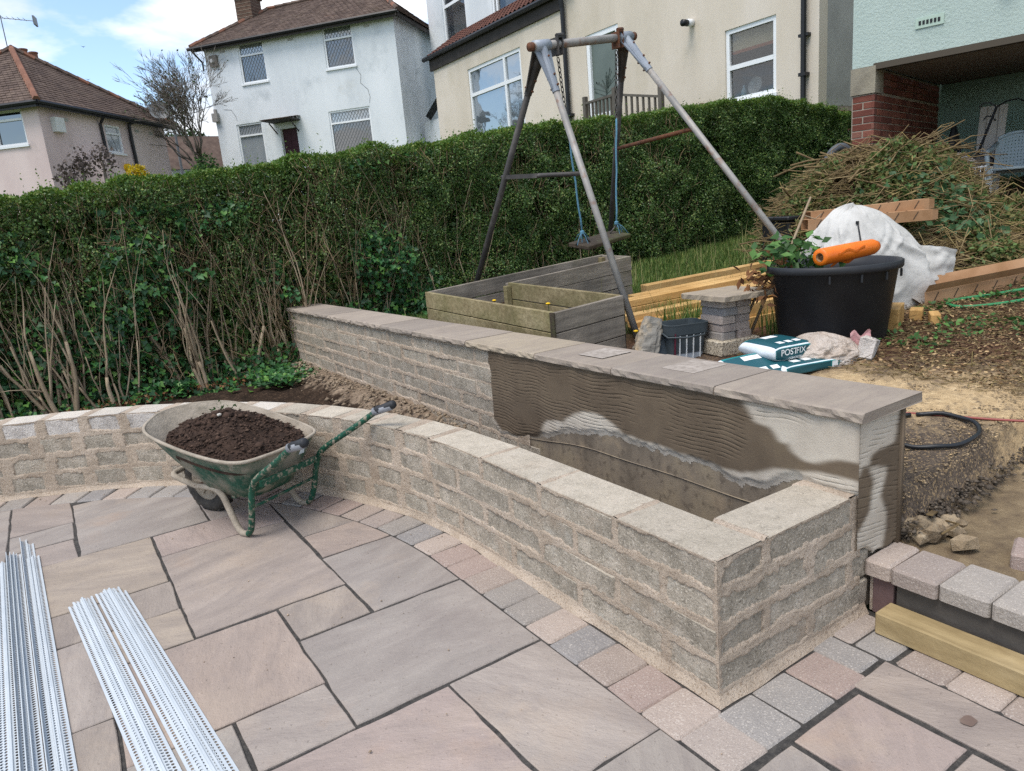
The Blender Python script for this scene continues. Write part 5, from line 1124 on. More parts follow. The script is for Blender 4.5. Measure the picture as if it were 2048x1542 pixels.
    s = thing('satellite_dish', 'round satellite dish on the right corner of the pink house roof', 'satellite dish', tuple(Rw.p(5.2, 6.1, .25))); g = G(); pr = [(0, 0)]+[(.33*k/6, .09*(k/6)**2) for k in range(1, 7)]; R = ry(rad(-70))@np.eye(3); R = rz(rad(-100))@ry(rad(75)); g.lathe(pr, tuple(Rw.p(5.25, 6.25, .3)), 20, R); part('dish', g, flat('dish_grey', '#8f9499', .5), s, True); g = G(); g.tube([Rw.p(5.25, 5.7, .1), Rw.p(5.25, 6.2, .28)], .02, 5); g.tube([Rw.p(5.25, 6.05, .32), Rw.p(5.35, 6.2, .75)], .012, 5); part('arm', g, M['steel'], s)
def cream_house():
    rng = np.random.default_rng(6); X = 11.0; W = Wall2D((X, 0), (0, 1), (-1, 0)); h = thing('cream_house', 'cream rendered house with a tiled lean-to, white windows and a grey side wall', 'house', (X, 13, 1.5)); yc, ye, yl = 7.04, 14.3, 21.5
    holes = [(7.94, 9.15, 3.44, 4.83), (12.3, 13.5, 3.0, 5.78)]
    g = G(); wall_with_holes(g, W, yc, ye-.0, .9, 9.6, holes); part('wall', g, M['cream'], h)
    g = G(); wall_with_holes(g, W, ye+.0, yl, 1.2, 6.62, [(16.35, 19.3, 3.6, 6.2)]); Wl = Wall2D((X, yl), (1, 0), (0, 1)); Wl.box(g, .25, 2.5, 1.2, 6.62, -.25, 0); part('extension_wall', g, M['cream'], h)
    g = G(); U = Wall2D((12.2, 0), (0, 1), (-1, 0)); wall_with_holes(g, U, ye-1.0, 23.7, 1.2, 14, [(17.9, 19.4, 7.3, 10.6), (21.0, 22.6, 7.3, 9.9)]); Wl2 = Wall2D((12.2, 23.7), (1, 0), (0, 1)); Wl2.box(g, .25, 6, 1.2, 14, -.25, 0); part('upper_wall', g, M['whitewall'], h)
    window(h, U, 17.9, 19.4, 7.3, 10.6, vsplit=19.15, glass='seeglass', fw=.09, curtain=(18.2, 18.9)); window(h, U, 21.0, 22.6, 7.3, 9.9, split=8.95, glass='seeglass', fw=.10, curtain=(21.2, 22.2))
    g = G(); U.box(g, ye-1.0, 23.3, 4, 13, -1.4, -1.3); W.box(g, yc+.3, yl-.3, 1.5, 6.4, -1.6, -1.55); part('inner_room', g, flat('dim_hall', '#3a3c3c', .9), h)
    Sd = Wall2D((X, yc), (1, 0), (0, -1)); g = G(); Sd.box(g, .25, 8, 3.05, 9.6, -.25, -.0); part('side_wall', g, M['greywall'], h)
    g = G(); Sd.box(g, -.012, 8, .9, 3.04, -.25, .012); W.box(g, yc, yc+1.35, .9, 2.96, -.1, .013); pl = part('plinth', g, M['brickmort'], h)
    me = None
    g = G(); g.box((0, 0, 0), (.213, .02, .064), ch=.003); me = g.mesh('brick', M['brick'])
    for c in range(20):
        for k in range(12): inst('brick', me, pl, Sd.p(.1+.225*k+(.11 if c % 2 else 0), 1.5+.075*c, .018))
    for c in range(9):
        for k in range(4): inst('brick', me, pl, W.p(yc+.12+.225*k+(.11 if c % 2 else 0), 2.3+.075*c, .018), rz(math.pi/2))
    f = window(h, W, 7.94, 9.15, 3.44, 4.83, split=4.1, fw=.085, glass='seeglass')
    g = G(); W.box(g, 8.06, 9.06, 4.42, 4.74, -.14, -.12); part('roller_blind', g, M['blind'], f); g = G(); W.box(g, 8.06, 9.06, 4.36, 4.42, -.145, -.118); part('blind_edge', g, flat('orange_braid', '#a8643f', .8), f)
    o = thing('window_bottle', 'pale blue bottle standing on the kitchen window sill of the cream house', 'bottle', (X+.2, 8.83, 3.53)); g = G(); g.lathe([(0, 0), (.05, 0), (.055, .12), (.02, .17), (.02, .22), (0, .22)], (X+.19, 8.85, 3.53), 12); part('body', g, flat('blue_bottle', '#7fa3b5', .3), o, True)
    o = thing('glass_bowl', 'round pale dish propped behind the kitchen window of the cream house', 'dish', (X+.25, 8.6, 3.53)); g = G(); g.lathe([(0, -.02), (.14, 0), (.17, .03)], (X+.27, 8.62, 3.70), 20, ry(rad(-75))); part('plate', g, flat('pale_dish', '#a9b0ae', .3), o, True)
    f = window(h, W, 16.35, 19.3, 3.6, 6.2, split=5.42, vsplit=17.25, glass='skyglass', fw=.10)
    g = G(); W.box(g, 12.3, 12.42, 3.0, 5.78, -.12, -.02); W.box(g, 13.38, 13.5, 3.0, 5.78, -.12, -.02); W.box(g, 12.42, 13.38, 5.66, 5.78, -.12, -.02); W.box(g, 12.42, 13.38, 3.0, 3.9, -.1, -.04)
    d = part('door', g, M['white'], h); g = G(); W.box(g, 12.42, 13.38, 3.9, 5.66, -.09, -.08); pn = part('door_glass', g, M['frost'], d)
    g = G(); T = lambda a, z: W.p(12.9+a, 3.98+z, -.076); g.tube([T(0, 0), T(.01, .35), T(0, .62)], [.016, .012, .007], 5); r = random.Random(2)
    for i in range(26): a = r.uniform(-1.2, 1.2); l = r.uniform(.25, .48); b0 = (0, r.uniform(.25, .5)); e = (math.sin(a)*l, b0[1]+math.cos(a)*l*.9); g.tube([T(*b0), T(*e)], .004, 4); g.box(T(*e), (.004, .03, .045))
    part('etched_tree', g, flat('etched_glass_mark', '#3f4a45', .6), d)
    g = G(); W.box(g, ye+.02, yl+.15, 6.62, 7.0, -.02, .06); part('fascia', g, M['fascia'], h)
    g = G(); g.tube([W.p(ye-.1, 6.98, .16), W.p(yl+.35, 7.02, .16)], .075, 8); g.tube([W.p(ye-.1, 6.98, .16), W.p(ye-.08, 6.6, .1), W.p(ye-.08, 1.5, .1)], .06, 8); W.box(g, ye-.2, ye+.05, 4.0, 4.06, 0, .12); part('gutter', g, M['black'], h)
    g = G(); g.tube([W.p(7.3, 9.4, .09), W.p(7.29, 1.5, .09)], .05, 8); W.box(g, 7.2, 7.4, 4.28, 4.33, 0, .1); W.box(g, 7.22, 7.36, 3.6, 3.66, 0, .15); part('downpipe', g, M['black'], h)
    # pantiled lean-to roof, each roll real
    g = G(); k = int((yl+.2-ye)/.22)
    for i in range(k):
        y0 = ye+.05+.22*i
        for j in range(7):
            t0, t1 = j/7, (j+1.12)/7; x0, x1 = X-.20+1.38*t0, X-.20+1.38*t1; q0, q1 = 7.03+.86*t0+.03, 7.03+.86*t1
            vs = []; N_ = 6
            for (xx, qq) in ((x0, q0), (x1, q1)):
                for s in range(N_+1): a = s/N_; vs.append((xx, y0+.225*a, qq+.045*math.sin(math.pi*min(a/.62, 1))-.012*math.sin(math.pi*max(0, (a-.62)/.38))))
            g.add(vs, [(s, s+1, s+N_+2, s+N_+1) for s in range(N_)])
    rf = part('pantiles', g, M['pantile'], h, kind='stuff'); g = G(); g.add([(X-.12, ye+.05, 6.95), (X-.12, yl+.25, 6.95), (X+1.2, yl+.25, 7.85), (X+1.2, ye+.05, 7.85)], [(0, 1, 2, 3)]); part('roof_underlay', g, M['fascia'], h)
    g = G(); g.box((X-.1, ye-.3, 7.2), (.35, .5, .14), rx(.2)); part('eave_corner', g, M['fascia'], h)
    g = G(); W.box(g, 21.6, 23.3, 1.5, 5.2, -.6, -.35); po = part('side_porch', g, M['whitewall'], h); g = G(); g.tube([W.p(21.5, 5.95, -.3), W.p(22.7, 5.35, -.3)], .16, 4); part('verge', g, M['black'], h)
    g = G(); c = W.p(10.0, 5.2, 0); g.tube([c, c+np.array([-.16, 0, -.01])], .075, 12); fl = part('boiler_flue', g, M['white'], h, True); g = G(); g.tube([c+np.array([-.14, 0, -.01]), c+np.array([-.3, 0, -.02])], [.065, .07], 12); part('flue_end', g, M['black'], fl, True)
    g = G(); c = W.p(9.75, 3.55, 0); g.tube([c, c+np.array([-.1, 0, 0]), c+np.array([-.1, 0, -.25])], .018, 6); part('overflow_pipe', g, flat('pipe_beige', '#8f8570', .6), h)
    # timber deck railing
    rl = thing('deck_railing', 'grey timber railing with upright balusters in front of the cream house door', 'railing', (10, 11.3, 3.0)); A, B, Cc = np.array([10.0, 12.45, 4.0]), np.array([9.85, 11.25, 3.98]), np.array([10.0, 10.0, 3.72])
    for p, q in ((A, .1), (B, .1), (Cc, .16)): g = G(); g.box((p[0], p[1], p[2]-.6+q), (.1, .1, 1.3), ch=.006); part('post', g, M['greydeck'], rl)
    for p, q in ((A, B), (B, Cc)):
        g = G(); g.box((p+q)/2, (np.linalg.norm(q-p), .07, .05), frame(q-p)); part('rail', g, M['greydeck'], rl)
        for k in range(1, 8): c = p+(q-p)*k/8; g = G(); g.box((c[0], c[1], c[2]-.5), (.04, .04, 1.0)); part('baluster', g, M['greydeck'], rl)
def garage():
    rng = np.random.default_rng(9); a = np.array([6.45, 3.59]); u = np.array([.235, -.972]); u /= np.linalg.norm(u); n = np.array([-u[1], u[0]]); n = n if n[0] < 0 else -n
    h = thing('garage_building', 'mint green rendered upper storey over an open brick garage recess', 'garage', (6.6, 3.3, .9)); F = Wall2D(a, u, n); zs = 2.79
    g = G(); F.box(g, 0, 9, zs, 7.5, -.3, 0); S = Wall2D(a, -n, -u); S.box(g, .3, 8, zs, 7.5, -.25, 0); part('upper_wall', g, M['mint'], h)
    g = G(); F.box(g, .27, 9, zs-.02, zs+.03, -3.2, -.02); part('soffit', g, M['soffit'], h); g = G(); F.box(g, .22, 9, zs-.045, zs+.02, -.10, .006); part('drip_edge', g, flat('drip_edge_brown', '#4d463c', .9), h)
    g = G(); F.box(g, -.012, .245, zs-.28, zs-.003, -.27, .008); part('padstone', g, M['concrete'], h)
    g = G(); F.box(g, 0, .232, .6, zs-.285, -3.0, -.012); part('brick_core', g, M['brickmort'], h); g = G(); F.box(g, 0, .222, zs-.285, zs-.02, -3.0, -.28); part('brick_core', g, M['brickmort'], h)
    core = h; bl = .215; g = G(); g.box((0, 0, 0), (bl, .03, .065), ch=.004); me = g.mesh('brick', M['brick']); g = G(); g.box((0, 0, 0), (.1025, .03, .065), ch=.004); mh = g.mesh('brick', M['brick']); g = G(); g.box((0, 0, 0), (.1025, .03, .065), ch=.004)
    yaw = math.atan2(u[1], u[0]); nc = int((zs-.30-1.45)/.075)
    In = Wall2D(F.p(.232, 0, 0)[:2], -n, u)                               # inner face of the recess
    for c in range(nc+2):
        z = zs-.29-.0375-.075*c
        if c % 2 == 0: inst('brick', me, h, F.p(.1175, z, -.022), rz(yaw))
        else:
            for k in (.06, .175): inst('brick', mh, h, F.p(k, z, -.022), rz(yaw))
        x = .115 if c % 2 else .225
        inst('brick', mh if c % 2 == 0 else me, h, In.p(.055 if c % 2 == 0 else .11, z, -.008), rz(yaw+math.pi/2)); x = .115 if c % 2 == 0 else .225
        hd = c % 4 == 1
        while x < 2.75:
            l = .1125 if hd else .225
            inst('brick', mh if hd else me, h, In.p(x+l/2, z, -.008+float(rng.normal(0, .0015))), rz(yaw+math.pi/2)); x += l
    for c in range(3):
        x = .36; z = zs-.04-.0375-.075*c
        while x < 2.75: inst('brick', me, h, In.p(x+.11, z, -.008), rz(yaw+math.pi/2)); x += .225
    g = G(); F.box(g, .232, 9, .55, 1.2, -4, -.35); part('floor_slab', g, M['concrete'], h)
    # back boarding of the recess: wide boards with dark gaps
    B = Wall2D(F.p(.2, 0, -2.78)[:2], u, n); g = G(); B.box(g, 0, 6, 1.1, zs, -.12, -.05); part('door_backing', g, M['black'], h)
    for j, (b0, b1) in enumerate(((1.2, 1.93), (1.94, zs))):
        for k in range(4): g = G(); B.box(g, .05+1.1*k, .05+1.1*k+1.093, b0, b1, -.05, 0); part('board', g, M['garage'], h)
    g = G(); B.box(g, 0, .06, 1.2, zs, -.02, .03); B.box(g, .06, 5, zs-.09, zs-.025, -.02, .03); part('door_frame', g, M['garage'], h)
    g = G(); B.box(g, .0, 0, 0, 0.01, 0, .01) if False else None
    g = G(); v = F.p(.95, 3.18, 0); F.box(g, .62, .88, 3.06, 3.16, -.005, .012); vt = part('air_vent', g, flat('vent_cream', '#a9bdb0', .7), h)
    g = G()
    for k in range(6): F.box(g, .65+.035*k, .672+.035*k, 3.09, 3.13, .012, .016)
    part('vent_slot', g, M['black'], vt)
    g = G(); c = F.p(1.42, 3.36, .05); g.lathe([(0, .07), (.05, .065), (.075, .03), (.08, 0), (.08, -.05)], c, 16, frame((0, 0, 1), n.tolist()+[0])@np.eye(3)); part('wall_lamp', g, M['mint_lamp'], h, True)
    return F, In, B
def far_small_house():
    h = thing('distant_cottage', 'small white cottage with a dark roof seen between the two houses', 'house', (5.2, 35, 3)); g = G(); g.box((5.3, 35.5, 3.6), (3.6, 3, 2.6)); part('wall', g, M['whitewall'], h)
    g = G(); g.add([(3.3, 33.8, 4.9), (7.3, 33.8, 4.9), (7.3, 35.5, 6.5), (3.3, 35.5, 6.5), (3.3, 37.2, 4.9), (7.3, 37.2, 4.9)], [(0, 1, 2, 3), (3, 2, 5, 4), (0, 3, 4), (1, 5, 2)]); part('roof', g, M['tile'], h)
    W = Wall2D((3.5, 34.0), (1, 0), (0, -1)); window(h, W, 1.4, 2.2, 3.9, 4.75, split=4.4, vsplit=1.8, sill=False)
white_house(); pink_house(); cream_house(); GF, GIN, GB = garage(); far_small_house()

def trees():
    # bare tree between the houses
    rng = np.random.default_rng(71); r = random.Random(71); t = thing('bare_tree', 'bare wispy tree with upswept twigs between the pink and white houses', 'tree', (4.15, 27.0, 3.0)); base = np.array([4.15, 27.0, 2.9]); g = G(); A, B, Rr = [], [], []
    g.tube([base, base+[.02, 0, .8], base+[-.05, 0, 1.4]], [.16, .13, .11], 8); part('trunk', g, M['treebark'], t, True)
    def grow(p, d, l, rad_, lev):
        if lev > 7 or l < .04: return
        q = p+d*l; A.append(p); B.append(q); Rr.append(rad_)
        nk = 2 if lev < 1 else r.choice([1, 2, 2, 3])
        for k in range(nk):
            dd = unit(d+np.array([r.gauss(-.09, .36), r.gauss(0, .3), r.gauss(.10, .2)])); grow(q, dd, l*r.uniform(.66, .9), rad_*.64, lev+1)
        if lev > 1 and r.random() < .6: grow(p+d*l*.5, unit(d+np.array([r.gauss(-.1, .6), r.gauss(0, .5), r.gauss(.05, .35)])), l*.6, rad_*.5, lev+1)
    for k in range(8):
        a = r.uniform(-1, 1); grow(base+np.array([0, 0, r.uniform(.6, 1.4)]), unit(np.array([-.42+.42*a, r.gauss(0, .35), 1.0])), r.uniform(.75, 1.05), .055, 0)
    A, B, Rr = np.array(A), np.array(B), np.array(Rr); v, f = stick_arrays(A, B, np.maximum(Rr, .0065), .05, rng); meshobj('crown', v, f, M['treebark'], t, 'stuff')
    k = Rr < .012; idx = np.where(k)[0]; idx = rng.choice(idx, min(450, len(idx)), False); P = B[idx]; L = rng.uniform(.05, .1, len(P)); v, f = leaf_arrays(P, rng.normal(0, 1, (len(P), 3)), rng.normal(0, 1, (len(P), 3)), L, L*.35); meshobj('leaf_buds', v, f, M['farleaf'], t, 'stuff')
    def bush(name, label, cat, c, rx_, ry_, rz_, n, mat, L, group=None, core=True):
        t = thing(name, label, cat, (c[0], c[1], c[2]-rz_), group); d = unit(rng.normal(0, 1, (n, 3))); rr = rng.random(n)**.45; P = d*rr[:, None]*np.array([rx_, ry_, rz_]); P *= (1+.5*(fnoise(P[:, 0]*2.2, P[:, 1]*2.2, P[:, 2]*2.2, 5)-.5))[:, None]; P += np.array(c)
        Ls = rng.uniform(.7, 1.3, n)*L; v, f = leaf_arrays(P, rng.normal(0, 1, (n, 3)), unit(d+rng.normal(0, .6, (n, 3))), Ls, Ls*.35); meshobj('crown', v, f, mat, t, 'stuff')
        g = G(); g.tube([(c[0], c[1], c[2]-rz_-.4), (c[0], c[1], c[2])], [.06, .03], 6); part('trunk', g, M['treebark'], t); return t
    bush('dark_evergreen', 'dark green evergreen behind the bare tree and the distant cottage', 'tree', (5.9, 38, 6.1), 1.5, 1.2, 1.0, 5000, M['farleaf'], .16)
    bush('climber_bush', 'yellowish green climbing bush at the foot of the bare tree', 'bush', (4.2, 26.4, 3.9), .55, .4, .8, 1400, M['ylw'] if False else M['weed'], .1)
    bush('yellow_shrub', 'bright yellow flowering shrub showing above the hedge before the pink house', 'shrub', (1.55, 23.2, 3.42), .46, .38, .62, 3200, M['ylw'], .075)
    for i, (x, y, z, s) in enumerate([(-.02, 20.5, 3.85, .36), (.48, 20.7, 3.92, .40), (-.4, 20.4, 3.5, .3)]): bush('bronze_shrub', ['left of two wispy bronze shrubs rising above the hedge by the pink wall', 'right and taller wispy bronze shrub beside the black pipe of the pink house', 'low bronze shrub just peeping over the hedge left of the wispy pair'][i], 'shrub', (x, y, z), s, s, s*1.2, 190, M['plum'], .1, 'bronze shrubs before the pink house')
    l = thing('street_lamp', 'tall dark lamp post standing within the bare tree branches', 'lamp post', (4.0, 30, 3)); g = G(); g.tube([(4.0, 30, 2.5), (4.0, 30, 6.6)], [.06, .04], 6); part('pole', g, M['steel'], l); g = G(); g.box((3.85, 30, 6.65), (.5, .2, .12), ch=.02); part('lamp_head', g, M['steel'], l)
    for i, p in enumerate([(.9, 24, 7.45), (.85, 24, 6.55), (2.6, 24, 6.9)]):
        o = thing('flying_bird', ['topmost of the tiny birds against the blue sky', 'small dark bird flying below the topmost one, left of the tree', 'tiny dark bird flying just left of the bare tree top'][i], 'bird', p, 'birds in the sky'); g = G(); p = np.array(p); g.add([p+[-.07, 0, .03], p+[0, .02, 0], p+[0, -.03, 0], p+[.06, 0, .035], p+[0, 0, -.012]], [(0, 1, 2), (3, 2, 1), (0, 4, 1), (3, 1, 4)]); part('wings', g, M['birdm'], o)
        g = G(); g.tube([p+[0, -.04, 0], p+[0, 0, -.003], p+[0, .05, 0]], [.004, .011, .003], 6); part('body', g, M['birdm'], o)
trees()
# ------------------------------------------------------------------ wheelbarrow with soil
def barrow():
    Mo = np.array([-.671, 2.539, 0]); f = np.array([-.475, .88, 0]); f /= np.linalg.norm(f); r_ = np.array([f[1], -f[0], 0])
    P = lambda a, b, z: Mo+f*a+r_*b+np.array([0, 0, z])
    t = thing('wheelbarrow', 'green steel wheelbarrow caked in cement and loaded with dark soil on the patio', 'wheelbarrow', tuple(Mo))
    def ring(half):                                      # half outline (a, b, z) from nose to tail, mirrored
        H = [np.array(q, float) for q in half]; pts = H+[np.array([q[0], -q[1], q[2]]) for q in H[::-1][1:-1]]
        out = []; n = len(pts)
        for i in range(n):                               # Catmull-Rom refinement
            p0, p1, p2, p3 = pts[i-1], pts[i], pts[(i+1) % n], pts[(i+2) % n]
            for k in range(5):
                s = k/5; out.append(.5*((2*p1)+(-p0+p2)*s+(2*p0-5*p1+4*p2-p3)*s*s+(-p0+3*p1-3*p2+p3)*s**3))
        return np.array(out)
    rim = ring([(.71, 0, .60), (.66, .16, .595), (.535, .305, .562), (.25, .335, .50), (.0, .315, .452), (-.125, .26, .435), (-.165, .12, .432), (-.17, 0, .432)])
    midr = ring([(.555, 0, .40), (.53, .13, .40), (.43, .235, .39), (.2, .265, .36), (.0, .25, .335), (-.09, .2, .325), (-.12, .1, .32), (-.12, 0, .32)])
    bot = ring([(.36, 0, .205), (.34, .1, .205), (.27, .16, .205), (.12, .175, .20), (.0, .165, .195), (-.04, .12, .195), (-.055, .06, .195), (-.055, 0, .195)])
    def loft(rs, s=1.0, dz=0):
        g = G(); n = len(rs[0])
        for q in rs:
            c = q.mean(0); g.v += [tuple(P(*(c+(p-c)*np.array([s, s, 1])+np.array([0, 0, dz])))) for p in q]
        g.n = len(g.v)
        for k in range(len(rs)-1):
            for i in range(n): j = (i+1) % n; g.f.append((k*n+i, k*n+j, (k+1)*n+j, (k+1)*n+i))
        g.f.append(tuple((len(rs)-1)*n+i for i in range(n))); return g
    rs = [rim, rim*.72+midr*.28, rim*.35+midr*.65, midr, midr*.5+bot*.5, bot]
    tr = part('tray', loft(rs), M['tray'], t, True); part('tray_lining', loft([rim*1.0, rim*.72+midr*.28, midr, bot], .975, .004), M['crust'], tr, True)
    g = G(); g.tube([P(*p) for p in rim], .0095, 8, False, True); part('rolled_rim', g, M['crust'], tr, True)
    for s in (-1, 1):
        g = G(); k = [(-.565, .315, .575), (-.50, .30, .535), (-.38, .275, .46), (-.25, .25, .385), (-.165, .24, .325), (-.125, .235, .25), (-.085, .228, .11), (-.05, .222, .035), (-.005, .218, .014), (.045, .213, .03), (.10, .205, .12), (.15, .195, .2), (.24, .17, .222), (.40, .125, .20), (.50, .085, .176), (.62, .10, .215), (.68, .09, .235), (.70, .0, .24)]
        pts = []
        for i in range(len(k)-1):
            p0, p1, p2, p3 = [np.array(k[max(0, min(len(k)-1, q))], float) for q in (i-1, i, i+1, i+2)]
            for q in range(4): u = q/4; pts.append(.5*((2*p1)+(-p0+p2)*u+(2*p0-5*p1+4*p2-p3)*u*u+(-p0+3*p1-3*p2+p3)*u**3))
        pts.append(np.array(k[-1])); g.tube([P(a, s*b, z) for a, b, z in pts if a < .0], .0165, 10); fr = part('handle_tube', g, M['green'], t, True)
        g = G(); g.tube([P(a, s*b, z) for a, b, z in pts if a > -.03], .0168, 10); part('leg_loop', g, M['crust'], fr, True)
        g = G(); A, B = P(-.56, s*.314, .572), P(-.66, s*.33, .605); d = (B-A)/np.linalg.norm(B-A); g.tube([A-d*.03, A, A+d*.02, B-d*.01, B], [.019, .024, .021, .023, .018], 12); gp = part('grip', g, M['grip'], fr, True)
        g = G(); g.tube([A-d*.034+[0, 0, -.002], A+d*.085+[0, 0, -.004]], [.0225, .0226], 12); o = part('grip_sleeve', g, M['gripgrey'], fr, True)
    g = G(); wc = P(.50, 0, .178); R = frame(r_, (0, 0, 1)); Rl = np.stack([np.cross(r_, [0, 0, 1.0]), [0, 0, 1.0], r_], 1)
    prof = [(.105, -.03), (.125, -.042), (.158, -.040), (.174, -.026), (.179, 0), (.174, .026), (.158, .040), (.125, .042), (.105, .03), (.105, -.03)]
    wh = thing('x', '', '', tuple(wc)) if False else None
    g = G(); g.lathe(prof, tuple(wc), 40, Rl); wl = part('wheel', G().lathe([(.0, -.035), (.02, -.035), (.024, -.02), (.04, -.012), (.095, -.026), (.106, -.034), (.106, .034), (.095, .026), (.04, .012), (.024, .02), (.02, .035), (0, .035)], tuple(wc), 32, Rl), M['crust'], t, True)
    for q in range(26): a = 2*math.pi*q/26; g.box(wc+Rl@np.array([.177*math.cos(a), .177*math.sin(a), 0]), (.012, .018, .05), Rl@rz(a))
    part('tyre', g, M['rubber'], wl, True)
    g = G()
    for q in range(6): a = 2*math.pi*q/6; g.box(wc+Rl@np.array([.062*math.cos(a), .062*math.sin(a), 0]), (.075, .014, .056), Rl@rz(a), ch=.003)
    part('spoke', g, M['crust'], wl); g = G(); g.tube([wc-r_*.1, wc+r_*.1], .009, 8); part('axle', g, M['rust'], wl)
    g = G(); g.tube([P(-.09, -.23, .17), P(-.09, .23, .17)], .008, 6); g.box(P(-.16, 0, .3), (.02, .40, .03), np.stack([f, r_*-1, [0, 0, 1]], 1)); g.box(P(.1, 0, .19), (.03, .34, .016), np.stack([f, -r_, [0, 0, 1]], 1)); part('cross_brace', g, M['green'], t)
    g = G(); g.box(P(-.142, .07, .385), (.004, .16, .07), np.stack([f, -r_, [0, 0, 1]], 1)@ry(-.35)); part('worn_label', g, M['bagwhite'], t)
    # soil load: a heap with a crumbly skin
    n, m = 96, 34; A = np.linspace(0, 2*math.pi, n, False); c0 = rim.mean(0); V = []; ang = np.arctan2(rim[:, 1], rim[:, 0]-.24)
    o = np.argsort(ang); ar, rr_ = ang[o], np.hypot(rim[:, 1], rim[:, 0]-.24)[o]; zr = rim[o, 2]
    rad_e = np.interp(A, np.r_[ar-2*math.pi, ar, ar+2*math.pi], np.tile(rr_, 3)); z_e = np.interp((A+math.pi) % (2*math.pi)-math.pi, ar, zr)
    T = np.linspace(0, 1, m); A2, T2 = np.meshgrid(A, T, indexing='ij'); fr_ = np.where(np.cos(A2) > .3, .80, .90); RR = rad_e[:, None]*fr_*T2; a = .24+RR*np.cos(A2); b_ = RR*np.sin(A2)
    zed = z_e[:, None]-np.where(np.cos(A2) > .3, .075, .03); peak = .615; Z = peak+(zed-peak)*(T2**1.25)+.05*(fnoise(a*9, b_*9, 0, 3)-.5)+.022*(fnoise(a*38, b_*38, 0, 5)-.5)+.016*(vnoise(a*90, b_*90, 0, 6)-.5)-.0*(T2)
    Z = np.where(T2 > .985, zed-.05, Z); Q = Mo[None, None]+f*a[..., None]+r_*b_[..., None]; Q[..., 2] = Z
    g = G(); Q = np.concatenate([Q, Q[:1]], 0); g.sheet(Q[..., 0], Q[..., 1], Q[..., 2]); s = solo('soil_heap', g, M['barrowsoil'], 'heap of crumbly dark brown soil filling the wheelbarrow tray', 'soil', kind='stuff', smooth=True)
    rng = np.random.default_rng(77); k = 3600; ii, jj = rng.integers(0, n, k), rng.integers(0, m-2, k); jj = ((m-2)*np.sqrt(rng.random(k))).astype(int); p = Q[ii, jj]+rng.normal(0, .004, (k, 3)); sz = np.abs(rng.normal(0, .0042, k))+.0025; sz[:60] *= 2.6
    base = np.array([(1, 0, 0), (-1, 0, 0), (0, 1, 0), (0, -1, 0), (0, 0, 1), (0, 0, -.6)]); fs = np.array([(0, 2, 4), (2, 1, 4), (1, 3, 4), (3, 0, 4), (2, 0, 5), (1, 2, 5), (3, 1, 5), (0, 3, 5)])
    V = base[None]*(1+rng.normal(0, .25, (k, 6, 3)))*sz[:, None, None]*np.array([1.2, 1.0, .7])+p[:, None]; F = (np.arange(k)[:, None, None]*6+fs[None]).reshape(-1, 3); meshobj('soil_crumbs', V.reshape(-1, 3), F, PM('soil_crumb', ['#2a1f19', '#41322a', '#56453a'], 3, rough=1, rnd=.35, island=True, bump=None), s, 'stuff')
    g = G(); c = P(.22, -.07, .612); g.box(c, (.022, .016, .012), rz(.5)@rx(.3), ch=.003); part('pale_stone', g, flat('pale_stone', '#b5afa6', .9), s)
    rng2 = np.random.default_rng(3); PP = np.repeat(P(.5, .18, .56)[None], 26, 0)+rng2.normal(0, .03, (26, 3)); v, F = leaf_arrays(PP, rng2.normal(0, 1, (26, 3)), rng2.normal(0, 1, (26, 3)), .03, .006); meshobj('weed_scraps', v, F, M['weed'], s)
barrow()
def crumbs():
    rng = np.random.default_rng(91); n = 520; a = rng.uniform(0, 1.4, n); k = rng.random(n) < .55; x = np.where(k, CX+(RI-.02+.2*rng.random(n))*np.cos(a), rng.uniform(-1.3, -.1, n)); y = np.where(k, CY+(RI-.02+.2*rng.random(n))*np.sin(a), rng.uniform(-.5, 3.2, n)); s = rng.exponential(.0009, n)+.0008
    base = np.array([(1, 0, 0), (-1, 0, 0), (0, 1, 0), (0, -1, 0), (0, 0, 1), (0, 0, -.6)]); fs = np.array([(0, 2, 4), (2, 1, 4), (1, 3, 4), (3, 0, 4), (2, 0, 5), (1, 2, 5), (3, 1, 5), (0, 3, 5)])
    V = base[None]*(1+rng.normal(0, .25, (n, 6, 3)))*s[:, None, None]+np.stack([x, y, .003+0*x], 1)[:, None]; F = (np.arange(n)[:, None, None]*6+fs[None]).reshape(-1, 3); meshobj('mortar_crumbs', V.reshape(-1, 3), F, PM('mortar_crumb', ['#8a7866', '#a8947e', '#5b5046'], 3, rough=1, rnd=.3, island=True, bump=None), None, 'stuff', 'tiny crumbs of mortar and soil scattered on the paving', 'crumbs')
crumbs()

